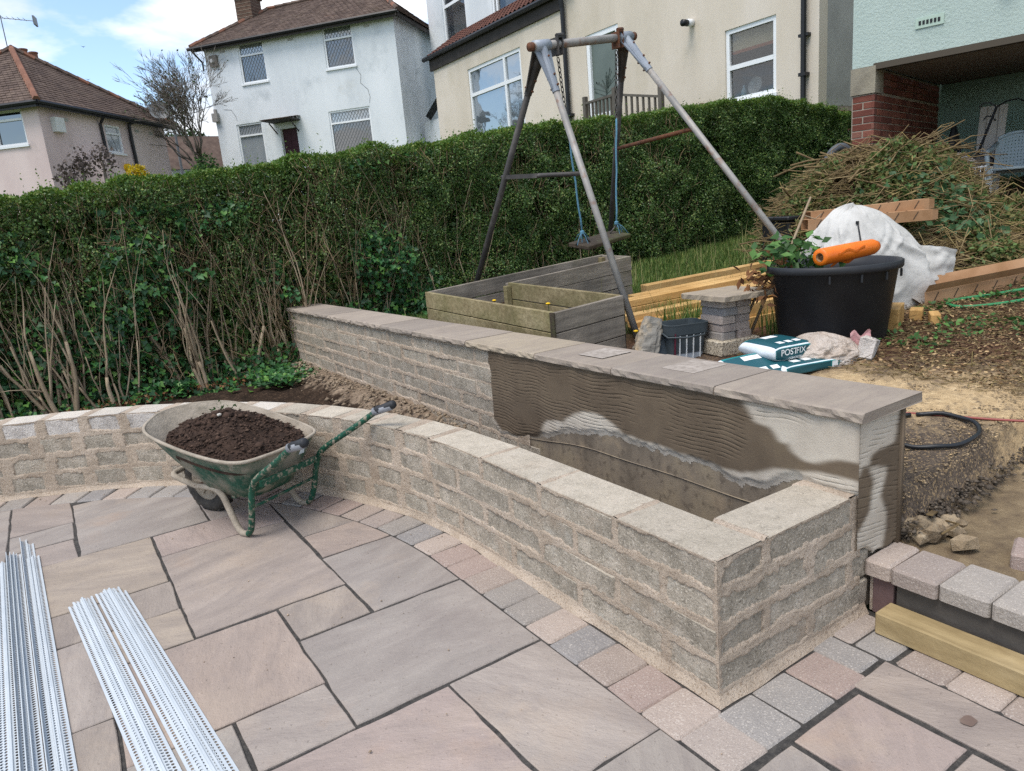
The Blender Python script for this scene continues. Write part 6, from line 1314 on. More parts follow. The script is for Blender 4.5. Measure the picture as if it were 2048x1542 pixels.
# ------------------------------------------------------------------ white plastic render beads, really perforated
def beads():
    Lb, pitch = 2.6, .0165
    def strip(g, x0, z0, x1, z1, rows, hole=.74):
        """one wing between two edges, with rows of oval holes, as a flat ribbon in the x-z section run along y"""
        n = int(Lb/pitch); mar = .12; w = np.array([x1-x0, z1-z0]); pos = lambda u: (x0+w[0]*u, z0+w[1]*u)
        us = [0, mar]+[mar+(1-2*mar)*(k+1)/rows for k in range(rows)]+[1]
        for u0, u1 in ((0, mar), (1-mar, 1)): a, b = pos(u0), pos(u1); g.add([(a[0], 0, a[1]), (b[0], 0, b[1]), (b[0], Lb, b[1]), (a[0], Lb, a[1])], [(0, 1, 2, 3)])
        for k in range(rows):
            u0 = mar+(1-2*mar)*k/rows; u1 = mar+(1-2*mar)*(k+1)/rows; uc, uh = (u0+u1)/2, (u1-u0)/2
            for i in range(n):
                if k % 2 and i == n-1: continue
                y0 = i*pitch+(pitch/2 if k % 2 else 0); yc, yh = y0+pitch/2, pitch/2
                O = [(uc+uh*a, yc+yh*b) for a, b in ((-1, -1), (0, -1), (1, -1), (1, 0), (1, 1), (0, 1), (-1, 1), (-1, 0))]; Hh = [(uc+uh*a*.84, yc+yh*b*hole) for a, b in ((-.7, -.7), (0, -1), (.7, -.7), (1, 0), (.7, .7), (0, 1), (-.7, .7), (-1, 0))]
                vs = [(pos(u)[0], y, pos(u)[1]) for u, y in O+Hh]; g.add(vs, [(q, (q+1) % 8, 8+(q+1) % 8, 8+q) for q in range(8)])
    def bead(name, secs, fins):
        g = G()
        for s in secs: strip(g, *s)
        for (x0, z0, x1, z1) in fins: g.add([(x0, 0, z0), (x1, 0, z1), (x1, Lb, z1), (x0, Lb, z0)], [(0, 1, 2, 3)])
        return g.mesh(name, M['bead'])
    W_ = .036
    angle = bead('bead_strip', [(-W_, .0015, -.005, .005, 2), (.005, .005, W_, .0015, 2)], [(-.005, .005, -.003, .011), (-.003, .011, .003, .011), (.003, .011, .005, .005), (-W_-.004, .0012, -W_, .0015), (W_, .0015, W_+.004, .0012)])
    stop = bead('bead_strip', [(.0, .002, .026, .003, 1)], [(0, .002, -.003, .003), (-.003, .003, -.003, .022), (-.003, .022, 0, .022), (0, .022, 0, .003)])
    narrow = bead('bead_strip', [(-.024, .0015, -.004, .005, 1), (.004, .005, .024, .0015, 1)], [(-.004, .005, -.002, .011), (-.002, .011, .002, .011), (.002, .011, .004, .005), (-.028, .0012, -.024, .0015), (.024, .0015, .028, .0012)])
    def lay(me, far, near, z, label):
        far, near = np.array(far), np.array(near); d = near-far; yaw = math.atan2(d[0], -d[1])
        o = bpy.data.objects.new('perforated_bead', me); o['label'] = label; o['category'] = 'bead'; o['group'] = 'white perforated render beads on the patio'; _fin(o, None, (near[0], near[1], z)); o.rotation_euler = (0, 0, yaw)
    def q(x, y): return (x, y), (x+.0993*2.6, y-.995*2.6)
    lay(angle, *q(-1.640, 2.225), .002, 'leftmost perforated strip of the wide bead bundle, showing dark holes through it')
    lay(angle, *q(-1.622, 2.250), .007, 'second strip of the wide bundle, nested over its leftmost strip')
    lay(angle, *q(-1.532, 2.275), .002, 'strip just right of the long gap in the wide bead bundle')
    lay(angle, *q(-1.513, 2.262), .007, 'topmost strip in the right half of the wide bead bundle')
    lay(angle, *q(-1.490, 2.205), .0035, 'rightmost perforated strip of the wide bead bundle')
    def s(x, y): return (x, y), (x+.045*2.6, y-2.6)
    lay(stop, *s(-1.868, 3.30), .005, 'longest bead strip with the pointed fin, nearest the dark joint at the upper left')
    lay(narrow, *s(-1.838, 3.22), .002, 'strip beside the longest finned strip, ending in two rows of holes')
    lay(narrow, *s(-1.812, 2.99), .006, 'right strip of the narrow bundle, ending lower than its neighbours')
    lay(narrow, *s(-1.985, 2.92), .002, 'perforated strip cut by the left edge of the picture')
    lay(angle, *s(-1.945, 3.02), .006, 'second strip from the left edge of the picture')
    lay(stop, *s(-1.925, 3.10), .012, 'first of the three finned strips near the left edge')
    lay(stop, *s(-1.908, 3.09), .012, 'middle of the three finned strips near the left edge')
    lay(stop, *s(-1.891, 3.07), .012, 'last of the three finned strips near the left edge')
beads()

# ------------------------------------------------------------------ raised bed of weathered boards
def raised_bed():
    t = thing('raised_bed', 'L-shaped raised bed of weathered boards behind the tall wall', 'planter', (1.6, 3.3, .42)); T = lambda x, y: .89+.039*(y-2.39)+.062*(x-1.22)
    def boards(a, b, mat, th=.032, n=4, inset=0.0, h=.138):
        a, b = np.array(a), np.array(b); d = (b-a)/np.linalg.norm(b-a)
        for k in range(n):
            za, zb = T(*a)-h*(k+.5)-.004*k, T(*b)-h*(k+.5)-.004*k; A, B = np.array([*a, za]), np.array([*b, zb]); R = frame(B-A); g = G(); g.box((0, 0, 0), (np.linalg.norm(B-A), th, h-.004), ch=.003)
            o = bpy.data.objects.new('board', g.mesh('board', mat)); _fin(o, t, tuple((A+B)/2+np.array([0, 0, random.gauss(0, .0015)]))); o.rotation_euler = Matrix(R.tolist()).to_euler()
    x0, x1, y0, yi, y1, x2 = 1.22, 1.83, 2.39, 3.80, 4.22, 3.22
    boards((x0+.016, y0+.03), (x0+.016, y1), M['mosswood']); boards((x0, y0+.016), (x1, y0+.016), M['oldwood']); boards((x1-.016, y0+.032), (x1-.016, yi), M['mosswood'], n=4)
    boards((x1-.03, yi+.016), (x2, yi+.016), M['oldwood']); boards((x2-.016, yi+.032), (x2-.016, y1-.03), M['oldwood']); boards((x0+.032, y1-.016), (x2, y1-.016), M['oldwood'])
    for (x, y) in ((x0+.057, y0+.057), (x1-.057, y0+.057), (x1-.06, yi-.03), (x0+.057, y1-.057), (x2-.057, y1-.057), (x2-.057, yi+.057), (x1+.03, yi+.057)): g = G(); g.box((x, y, T(x, y)-.30), (.05, .05, .56), ch=.003); part('corner_post', g, M['mosswood'], t)
    g = G(); g.box((x0-.004, y0+.012, .63), (.012, .045, .52)); g.box((x1+.003, y0+.03, .64), (.01, .05, .52)); g.box((x1+.0, yi+.03, .72), (.012, .045, .5)); part('corner_strip', g, M['darkwood'], t, kind='stuff')
    g = G(); X, Y = np.meshgrid(np.linspace(x0+.03, x2-.03, 60), np.linspace(y0+.03, y1-.03, 50), indexing='ij'); Z = T(X, Y)-.24+.05*(fnoise(X*6, Y*6, 0, 4)-.5); cm = (X < x1) | (Y > yi); g.sheet(X, Y, Z, cm[:-1, :-1] & cm[1:, 1:]); part('bed_soil', g, M['soil'], t, True)
    for i, p in enumerate([(1.5, 2.83, .885), (1.5, 3.56, .875), (1.90, 2.36, .66)]):
        o = thing('dandelion', ['yellow dandelion standing in the middle of the raised bed', 'small yellow dandelion at the back of the raised bed by its inner post', 'yellow dandelion beside the right outer corner of the raised bed'][i], 'flower', (p[0], p[1], p[2]-.2), 'dandelions by the raised bed'); g = G(); g.tube([(p[0], p[1], p[2]-.22), (p[0]+.005, p[1], p[2])], .0025, 5); part('stalk', g, M['weed'], o)
        g = G(); g.lathe([(.003, -.006), (.014, 0), (.018, .006), (.011, .012), (0, .014)], p, 14); part('flower_head', g, M['yellow'], o)
raised_bed()

# ------------------------------------------------------------------ swing frame and swing
def swing():
    A1, A2 = np.array([1.90, 3.225, 2.72]), np.array([2.85, 3.36, 2.865]); d = (A2-A1)/np.linalg.norm(A2-A1)
    t = thing('garden_swing', 'rusty steel A-frame swing standing before the hedge', 'swing frame', (2.3, 3.3, .5))
    feet = [('fl', A1, np.array([2.045, 2.45, .46]), 'galv'), ('rl', A1, np.array([1.775, 4.66, .44]), 'dkgalv'), ('fr', A2, np.array([3.43, 1.79, .58]), 'galv'), ('rr', A2, np.array([3.70, 4.75, .60]), 'dkgalv')]
    g = G(); g.tube([A1-d*.12, A2+d*.13], .031, 14); pb = part('top_bar', g, M['galv'], t, True); g = G(); g.tube([A1-d*.122, A1-d*.09], .032, 14); g.tube([A2+d*.10, A2+d*.132], .033, 14); part('bar_end', g, M['rust'], pb, True)
    legs = {}
    for n, A, F, mt in feet:
        l = (F-A)/np.linalg.norm(F-A); S = A+l*.02; g = G(); g.tube([A+l*.10, F], .0255, 12); lg = part('leg', g, M[mt], t, True); legs[n] = (A, l, F)
        g = G(); s = np.cross(l, d); s /= np.linalg.norm(s); R = np.stack([d, np.cross(l, d)/np.linalg.norm(np.cross(l, d)), l], 1)
        mt2 = M['castgrey'] if n in ('fl', 'fr') else M['dkgalv']
        g.tube([A+l*.02, A+l*.16, A+l*.36], [.038, .036, .030], 12)
        w0, w1 = .085, .036; pl = []
        for off in (-.005, .005):
            for (a, b) in ((-w0, .0), (w0, .0), (w1, .33), (-w1, .33)): pl.append(A+d*a+l*b+s*off)
        g.add(pl, [(0, 1, 2, 3), (7, 6, 5, 4), (0, 4, 5, 1), (1, 5, 6, 2), (2, 6, 7, 3), (3, 7, 4, 0)])
        br = part('bracket', g, mt2, lg, True) if False else part('bracket', g, mt2, lg)
        g = G()
        for b in (.1, .24, .32): c = A+l*b; g.tube([c-s*.045, c+s*.045], .008, 6)
        part('bolt', g, M['rust'], lg)
    for A, k in ((A1, 'l'), (A2, 'r')):
        g = G(); g.tube([A-d*.075, A+d*.075], .043, 14); part('socket', g, M['castgrey'], t, True)
        g = G(); c = A+d*(.145 if k == 'l' else -.11); R = np.stack([d, np.cross([0, 0, 1], d), [0, 0, 1]], 1); g.box(c-np.array([0, 0, .02]), (.012, .085, .12), R, ch=.003); g.box(c+d*.05-np.array([0, 0, .02]), (.012, .085, .12), R, ch=.003); g.box(c+d*.025+np.array([0, 0, .043]), (.06, .085, .008), R); g.tube([c+d*.0+np.array([0, 0, .055])-np.array([0, .03, 0]), c+d*.09+np.array([0, 0, .062])], .016, 8); part('hanger_plate', g, M['rust'] if k == 'r' else M['dkgalv'], t)
    for a, b, ta, tb in (('fl', 'rl', .415, .385), ('fr', 'rr', .345, .36)):
        p = legs[a][0]+(legs[a][2]-legs[a][0])*ta; q = legs[b][0]+(legs[b][2]-legs[b][0])*tb; e = (p-q)/np.linalg.norm(p-q); g = G(); g.tube([q-e*.04, p+e*.02], .017, 8); cb = part('cross_bar', g, M['dkgalv'] if a == 'fl' else M['rust'], t, True)
        if a == 'fl': g = G(); g.box(q+(p-q)*.22, (np.linalg.norm(p-q)*.46, .034, .034), frame(p-q)); part('splint', g, M['dkgalv'], cb)
    sw = thing('swing', 'old mossy plank swing seat hanging on blue ropes and chains', 'swing', (2.38, 3.27, 1.24)); Sl, Sr = np.array([2.10, 3.19, 1.245]), np.array([2.70, 3.35, 1.30]); R = frame(Sr-Sl, (.12, -.16, 1)); g = G(); g.box((Sl+Sr)/2, (.62, .20, .034), R, ch=.006)
    part('seat', g, M['darkwood'], sw); tops = [A1+d*.17-np.array([0, 0, .09]), A2-d*.11-np.array([0, 0, .09])]
    for top, bt, s in ((tops[0], Sl+(Sr-Sl)*.10, 0), (tops[1], Sl+(Sr-Sl)*.90, 1)):
        bt = bt+np.array([0, 0, .10]); v = bt-top; L = np.linalg.norm(v); e = v/L; nl = 15; tl = .045; ch = None; g = G()
        side = np.cross(e, [1, 0, 0]); side /= np.linalg.norm(side); fw = np.cross(side, e)
        for k in range(nl):
            c = top+e*(tl*.78*k+.02); u = side if k % 2 else fw; ring_ = [c+e*(tl*.5*math.sin(a))+u*(.011*math.cos(a)) for a in np.linspace(0, 2*math.pi, 9)[:-1]]; g.tube(ring_, .004, 5, False, True)
        part('chain', g, M['chain'], sw, True); p0 = top+e*(tl*.78*nl); g = G(); g.tube([p0+(bt-p0)*k/8+fw*.004*math.sin(k*2) for k in range(9)], .0075, 7); rp = part('rope', g, M['rope'], sw, True)
        g = G(); r = random.Random(3+s); kn = bt+e*.0
        for q in range(9): dd = np.array([r.gauss(.04 if s else 0, .04), r.gauss(0, .04), -r.uniform(.04, .12)]); g.tube([kn, kn+dd*.5+np.array([0, 0, .02]), kn+dd], [.004, .003, .002], 4)
        g.lathe([(0, -.02), (.016, -.01), (.018, .01), (0, .022)], tuple(kn), 10); part('frayed_knot', g, M['rope'], rp)
        g = G(); b2 = bt-np.array([0, 0, .085]); g.tube([bt+np.array([0, 0, -.01]), bt+(b2-bt)*.5+fw*.03, b2+fw*.075], .006, 6); g.tube([bt+np.array([0, 0, -.01]), bt+(b2-bt)*.5-fw*.03, b2-fw*.075], .006, 6); part('seat_hook', g, M['chain'], sw, True)
swing()

# ------------------------------------------------------------------ black tub, its weeds, orange roll, cane
def tub():
    c = np.array([2.81, 1.46, .525]); t = thing('plant_tub', 'very large black plastic plant tub on the bare earth', 'plant tub', tuple(c)); prof = [(0, .0), (.315, .0), (.325, .02), (.385, .475), (.408, .48), (.415, .49), (.415, .525), (.406, .53), (.392, .525), (.38, .46), (.36, .37), (0, .37)]
    g = G(); g.lathe(prof, tuple(c), 72); part('body', g, M['tub'], t, True)
    for a in (-2.6, -2.15, -1.72, -1.2, -.7): g = G(); g.box(c+np.array([.402*math.cos(a), .402*math.sin(a), .45]), (.014, .012, .05), rz(a), ch=.003); part('rib', g, M['tub'], t)
    g = G(); X, Y = np.meshgrid(np.linspace(-.40, .40, 30), np.linspace(-.40, .40, 30), indexing='ij'); Rr = np.hypot(X, Y); g.sheet(X+c[0], Y+c[1], c[2]+.40+.05*fnoise(X*9, Y*9, 0, 3), (Rr[:-1, :-1] < .365) & (Rr[1:, 1:] < .365)); part('potting_soil', g, M['soil'], t, True)
    rng = np.random.default_rng(6); w = thing('tub_weed', 'leafy green weed growing out of the black tub', 'plant', (2.68, 1.64, .90)); V, F, nv = [], [], 0; g = G()
    for k in range(22):
        b = np.array([2.66+rng.normal(0, .08), 1.62+rng.normal(0, .06), .92]); e = b+np.array([rng.normal(.06, .16), rng.normal(-.02, .12), rng.uniform(.10, .30)]); g.tube([b, (b+e)/2+[0, 0, .04], e], [.004, .003, .002], 5)
        for q in range(7): p = e+rng.normal(0, .03, 3); a = leaf_arrays(p[None], rng.normal(0, 1, (1, 3))*[1, 1, .5]+[[0, 0, -.15]], unit(np.array([[-.3, -.5, .9]])+rng.normal(0, .35, (1, 3))), rng.uniform(.05, .095), rng.uniform(.018, .03)); V.append(a[0]); F.append(a[1]+nv); nv += len(a[0])
    part('stem', g, M['weed'], w); meshobj('leaves', np.concatenate(V), np.concatenate(F), M['weed'], w, 'stuff')
    n = 130; P = np.array([2.545, 1.72, 1.03])+rng.normal(0, 1, (n, 3))*np.array([.06, .06, .05]); k = rng.random(n) < .35; P[k] += np.array([-.12, .02, -.1]); v, f = leaf_arrays(P, rng.normal(0, 1, (n, 3))-[[0, 0, .5]], rng.normal(0, 1, (n, 3)), rng.uniform(.05, .1, n), .016); meshobj('withered_leaves', v, f, M['dryleaf'], None, 'stuff', 'withered brown leaves hanging over the left rim of the black tub', 'dead leaves')
    o = thing('orange_roll', 'part-used roll of orange plastic sheet lying across the black tub', 'roll', (2.8, 1.4, 1.03)); A, B = np.array([2.495, 1.34, 1.112]), np.array([2.985, 1.305, 1.128]); d = (B-A)/np.linalg.norm(B-A); R = frame(d); g = G(); pr = []
    g.lathe([(.026, .0), (.050, -.002), (.053, .01), (.053, .35), (.050, .50), (.035, .545), (.0, .56)], tuple(A), 28, np.stack([R[:, 1], R[:, 2], R[:, 0]], 1)); part('sheet_roll', g, M['orange'], o, True); g = G(); g.lathe([(.0245, .02), (.0265, -.003), (.0265, .05), (.02, .05), (0, .03)], tuple(A), 20, np.stack([R[:, 1], R[:, 2], R[:, 0]], 1)); part('card_core', g, M['card'], o, True)
    g = G(); s = np.linspace(0, 1, 14); q = np.linspace(.10, .36, 14); S2, Q2 = np.meshgrid(s, q, indexing='ij'); pos = A[None, None]+d*Q2[..., None]+R[:, 1]*(-.054-.004*np.sin(S2*3))[..., None]*np.cos(S2*1.7)[..., None]+R[:, 2]*(.02-.085*S2+.01*np.sin(Q2*40))[..., None]; g.sheet(pos[..., 0], pos[..., 1], pos[..., 2]-.0); part('loose_flap', g, M['orange'], o, True)
    k = thing('leaning_cane', 'thin weathered cane with a twig fork leaning against the left of the black tub', 'cane', (2.5, 1.9, .52)); g = G(); g.tube([(2.47, 1.89, .50), (2.60, 1.80, .86), (2.72, 1.71, 1.15), (2.84, 1.64, 1.475)], [.011, .010, .009, .007], 7); part('cane', g, M['bark'], k, True); g = G(); g.tube([(2.42, 1.94, .50), (2.56, 1.86, .85), (2.67, 1.76, 1.06)], [.009, .009, .008], 7); g.tube([(2.80, 1.665, 1.36), (2.86, 1.62, 1.33), (2.90, 1.6, 1.36)], .004, 5); part('second_cane', g, M['bark'], k, True, kind='stuff')
tub()

def bulk_bag():
    t = thing('bulk_bag', 'crumpled white woven builders bag slumped behind the black tub', 'bag', (3.8, 1.7, .62)); n, m = 200, 110; A, T = np.meshgrid(np.linspace(0, 2*math.pi, n+1), np.linspace(0, 1, m), indexing='ij'); right = np.array([.829, -.552]); fwd = np.array([.537, .843]); c = np.array([3.70, 1.76])
    wr = .37*np.sqrt(np.clip(1-T**3.6, 0, 1))*(1-.18*T); rx_ = np.cos(A)*wr; ry_ = np.sin(A)*wr*.72; z = .60+.77*T**.9
    shear = -.10*T+.13*(1-T)*(np.cos(A) > 0)*np.cos(A); rx_ = rx_+shear
    ca, sa = np.cos(A), np.sin(A); ridge = lambda f, g_, sd: 1-np.abs(fnoise(ca*f+5+T*g_*.4, sa*f+5-T*g_*.3, T*g_, sd, 2)-.5)*4
    cr = .16*(fnoise(ca*1.5+5, sa*1.5+5, T*2.2, 3)-.5)+.085*np.clip(ridge(1.6, 2.0, 5), -.4, 1)+.045*np.clip(ridge(3.2, 3, 6), -.3, 1)+.035*np.sin(A*9+5*fnoise(ca*2, sa*2, T*2, 9))*(1-T)
    rr = np.random.default_rng(12)
    for q in range(26):                                  # sharp creases running down and across the cloth
        a0, sl, w, t0, t1, amp = rr.uniform(0, 2*math.pi), rr.normal(0, 1.6), rr.uniform(.05, .13), rr.uniform(0, .6), rr.uniform(.5, 1.0), rr.choice([-1, 1, 1])*rr.uniform(.02, .055)
        da = np.abs((A-(a0+sl*(T-.5)+.25*np.sin(T*5+q))+math.pi) % (2*math.pi)-math.pi); cr = cr+amp*np.clip(1-da/w, 0, 1)*sst(t0, t0+.12, T)*sst(t0+.15+t1, t0+t1, T)
    k = 1+cr*1.9*np.sin(np.pi*np.clip(T*.9+.12, 0, 1))
    X = c[0]+right[0]*rx_*k+fwd[0]*ry_*k; Y = c[1]+right[1]*rx_*k+fwd[1]*ry_*k; Z = z+.10*(fnoise(ca*1.4+5, sa*1.4+5, T*2, 8)-.5)*T+.02*np.clip(ridge(4, 5, 11), -.3, 1)*T; g = G(); g.sheet(X, Y, Z); part('sack_body', g, M['bulk'], t, True)
    # flap pulled out to the right
    U, Vv = np.meshgrid(np.linspace(0, 1, 22), np.linspace(0, 1, 18), indexing='ij'); p0 = np.array([3.92, 1.54, 1.06]); e1 = np.array([.31, -.17, -.07]); e2 = np.array([-.08, -.02, -.30]); Pp = p0+U[..., None]*e1+Vv[..., None]*e2*(1-.35*U[..., None]); nr = np.array([-.5, -.8, .3]); Pp = Pp+nr*(.05*(fnoise(U*4, Vv*4, 0, 12)-.5)+.05*np.sin(U*3))[..., None]; g = G(); g.sheet(Pp[..., 0], Pp[..., 1], Pp[..., 2]); g.sheet(Pp[..., 0]+.01, Pp[..., 1]+.015, Pp[..., 2]-.004, flip=True); part('loose_flap', g, M['bulk'], t, True)
    def seam(ai, t0, t1):
        j0, j1 = int(t0*(m-1)), int(t1*(m-1)); return [np.array([X[ai, j], Y[ai, j], Z[ai, j]])+np.array([-.537, -.843, 0])*.006 for j in range(j0, j1, 2)]
    ai = int(n*(math.pi*1.42)/(2*math.pi)); g = G(); g.tube(seam(ai, .25, .84), .006, 5); g.box(seam(ai, .25, .86)[-1], (.03, .02, .02), rz(.4)); part('seam_cord', g, M['black'], t)
    g = G(); j = int(.42*(m-1)); g.tube([np.array([X[q, int(j+(q-ai)*.32)], Y[q, int(j+(q-ai)*.32)], Z[q, int(j+(q-ai)*.32)]])+np.array([-.537, -.843, 0])*.006 for q in range(ai+2, ai+20)], .005, 5); part('seam_cord', g, M['black'], t)
bulk_bag()

def cartons():
    def carton(name, label, A, B, w, h, flap, grp=None):
        A, B = np.array(A, float), np.array(B, float); t = thing(name, label, 'cardboard box', tuple((A+B)/2), grp); L = np.linalg.norm(B-A); R = frame(B-A); T = lambda x, y, z: A+R@np.array([x, y, z])
        g = G(); th = .004
        def pan(c, s): g.box(T(*c), s, R)
        pan((L/2, 0, th/2), (L, w, th)); pan((L/2, -w/2, h/2), (L, th, h)); pan((L/2, w/2, h/2), (L, th, h))
        if flap != 'open': pan((L/2, 0, h), (L, w, th))
        part('carton', g, M['card'], t)
        fr = 'flap'
        if flap == 'open':
            g = G(); g.add([T(0, -w/2-.003, h), T(L, -w/2-.003, h), T(L, -w/2-.045, h+.055), T(0, -w/2-.045, h+.055)], [(0, 1, 2, 3)]); g.add([T(.03, w/2+.002, h), T(L, w/2+.002, h), T(L, w/2+.03, h+.08), T(.12, w/2+.03, h+.08)], [(0, 1, 2, 3)]); part(fr, g, M['card'], t)
            g = G(); g.add([T(0, -w/2, 0), T(0, w/2, 0), T(-.04, w/2, h*.7), T(-.07, -w/2, h*.55)], [(0, 1, 2, 3)]); part(fr, g, M['card'], t)
        else:
            for s in (-1, 1): g = G(); g.add([T(L, s*w/2, 0), T(L, s*w/2, h), T(L+.06, s*w*.30, h*.95), T(L+.06, s*w*.30, h*.05)], [(0, 1, 2, 3)]); part(fr, g, M['card'], t)
        g = G(); k = int(L/.16)
        for i in range(k): c = T(.09+.16*i, -w/2-.0035, h*.55); g.box(c, (.07, .001, .008), R@ry(-1.0)); 
        if flap != 'open':
            for i in range(k): c = T(.05+.16*i, 0, h+.0035); g.box(c, (.07, .008, .001), R@rz(.9))
        part('printed_mark', g, M['ink'], t, kind='stuff')
    carton('long_carton', 'lower of two long folded cartons resting on the brush pile behind the white bag', (3.82, 2.36, 1.205), (4.70, 1.82, 1.20), .13, .085, 'fold', 'long brown cartons')
    carton('long_carton', 'upper of two long folded cartons, leaning on the brush pile behind the white bag', (3.95, 2.42, 1.262), (4.80, 1.90, 1.285), .12, .085, 'fold', 'long brown cartons')
    carton('long_carton', 'opened long carton lying on the earth towards the right edge of the picture', (3.80, 1.40, .635), (6.0, .42, .815), .12, .10, 'open', 'long brown cartons')
cartons()

def timbers():
    d = np.array([.958, -.287, .066]); d /= np.linalg.norm(d); grp = 'sawn timbers stacked behind the tub'
    def tim(p, L, w, h, label, m='timber', name='timber_plank', dd=None, g_=grp):
        dd = d if dd is None else np.array(dd)/np.linalg.norm(dd); g = G(); g.box((0, 0, 0), (L, w, h), ch=.004); o = bpy.data.objects.new(name, g.mesh(name, M[m])); o['label'] = label; o['category'] = 'timber'
        if g_: o['group'] = g_
        R = frame(dd); c = np.array(p)+R@np.array([L/2, w/2, -h/2]); _fin(o, None, tuple(c)); o.rotation_euler = Matrix(R.tolist()).to_euler()
    tim((2.25, 2.92, .79), 2.0, .15, .055, 'topmost long timber of the stack, its end against the raised bed'); tim((2.27, 2.91, .733), 2.0, .15, .05, 'second timber of the stack, directly under the topmost one')
    tim((2.55, 3.06, .80), 1.9, .12, .045, 'long timber lying just behind the topmost one of the stack'); tim((2.20, 2.76, .70), 1.5, .12, .05, 'long timber a little lower and nearer than the topmost one'); tim((2.18, 2.69, .655), 1.4, .10, .045, 'pale plank squeezed above the orange brown plank of the stack')
    tim((2.98, 3.36, .825), 1.9, .12, .07, 'rear timber of the stack, edged by the long grass')
    tim((2.6, 3.0, .68), 1.6, .12, .10, 'dark shaded bearer under the two long timbers', 'oldwood'); tim((2.16, 2.60, .612), 1.2, .13, .045, 'orange brown plank low in front of the stack')
    tim((2.15, 2.46, .59), .62, .11, .05, 'short grey board end below the orange plank, behind the paver stack', 'oldwood'); tim((2.155, 2.455, .54), .62, .11, .05, 'bottom grey board under the short grey one', 'oldwood')
    tim((2.52, 2.36, .655), .9, .05, .05, 'thin pale batten between the orange plank and the grey boards'); tim((2.70, 2.27, .835), 1.0, .19, .10, 'thick sleeper on top, its end showing left of the black tub'); tim((2.86, 2.16, .735), .9, .2, .10, 'thick sleeper beneath, its dark end left of the black tub'); tim((2.84, 2.14, .635), .9, .2, .10, 'lowest sleeper on the ground left of the black tub')
    tim((3.10, 1.17, .715), .27, .11, .15, 'thick square timber offcut standing to the right of the black tub', dd=(.9, .35, .03), name='timber_offcut', g_='timber offcuts'); tim((3.40, 1.17, .67), .12, .08, .075, 'small timber offcut behind the thick one', dd=(.9, .4, .02), name='timber_offcut', g_='timber offcuts'); tim((3.34, 1.02, .655), .16, .06, .065, 'small timber offcut lying alone to the right of the thick one', dd=(.8, .5, .02), name='timber_offcut', g_='timber offcuts')
timbers()

def paver_stack():
    e2 = np.array([.982, -.185, 0]); e1 = np.array([.185, .982, 0]); c = np.array([2.33, 1.935, 0]); z = .492; yaw = math.atan2(e2[1], e2[0]); grp = 'loose pieces stacked as a small pillar'
    def put(name, g, m, label, cat, p, a=0.0, grp_=grp): o = bpy.data.objects.new(name, g.mesh(name, m) if isinstance(g, G) else g); o['label'] = label; o['category'] = cat; o['group'] = grp_; _fin(o, None, tuple(p)); o.rotation_euler = (0, 0, yaw+a)
    g = G(); g.box((0, 0, .052), (.32, .31, .104), ch=.008); r = np.random.default_rng(2); g.v = [tuple(np.array(v)+r.normal(0, .002, 3)) for v in g.v]; put('base_block', g, PM('pale_porous_block', ['#b0a48f', '#c6bba6'], 16, rough=.95, rnd=0, spk=[('#6e6457', 70, .52, .6, .8), ('#e0d8c8', 90, .6, .7, .6)], bump=[(70, .6), (160, .8)]), 'pale porous block under the small pillar of pavers', 'block', (*c[:2], z))
    names = ['bottom', 'second', 'middle', 'fourth', 'top']
    for k in range(5):
        zz = z+.105+.054*k
        for s in (0, 1):
            p = c+e2*(-.060+.122*s+float(r.normal(0, .006)))+e1*float(r.normal(0, .008)); pl = [(sx*(.059-ax_), sy*(.12-ay)) for (sx, sy) in ((-1, -1), (1, -1), (1, 1), (-1, 1)) for (ax_, ay) in (((0, .012) if sx*sy > 0 else (.012, 0)), ((.004, .004)), ((.012, 0) if sx*sy > 0 else (0, .012)))]
            g = G(); g.prism(pl, .0, .053, ch=.012); put('paver', g, M['paver'], ('left' if s == 0 else 'right')+' tumbled paver in the '+names[k]+' course of the small pillar', 'paver', (p[0], p[1], zz), float(r.normal(0, .05)))
    g = G(); n = 36; pl = []
    for i in range(4):
        cs = [(-.23, -.215), (.23, -.215), (.23, .215), (-.23, .215)]; a, b = np.array(cs[i]), np.array(cs[(i+1) % 4])
        for k in range(12): q = a+(b-a)*k/12; pl.append(q*(1-.03*r.random()))
    g.prism(pl, 0, .038, ch=.006); g.v = [(v[0]+r.normal(0, .0025), v[1]+r.normal(0, .0025), v[2]) for v in g.v]; put('stone_slab', g, M['coping'], 'rough grey stone slab laid across the top of the small pillar', 'stone slab', (*(c+e2*.03)[:2], z+.105+.27), .06)
paver_stack()

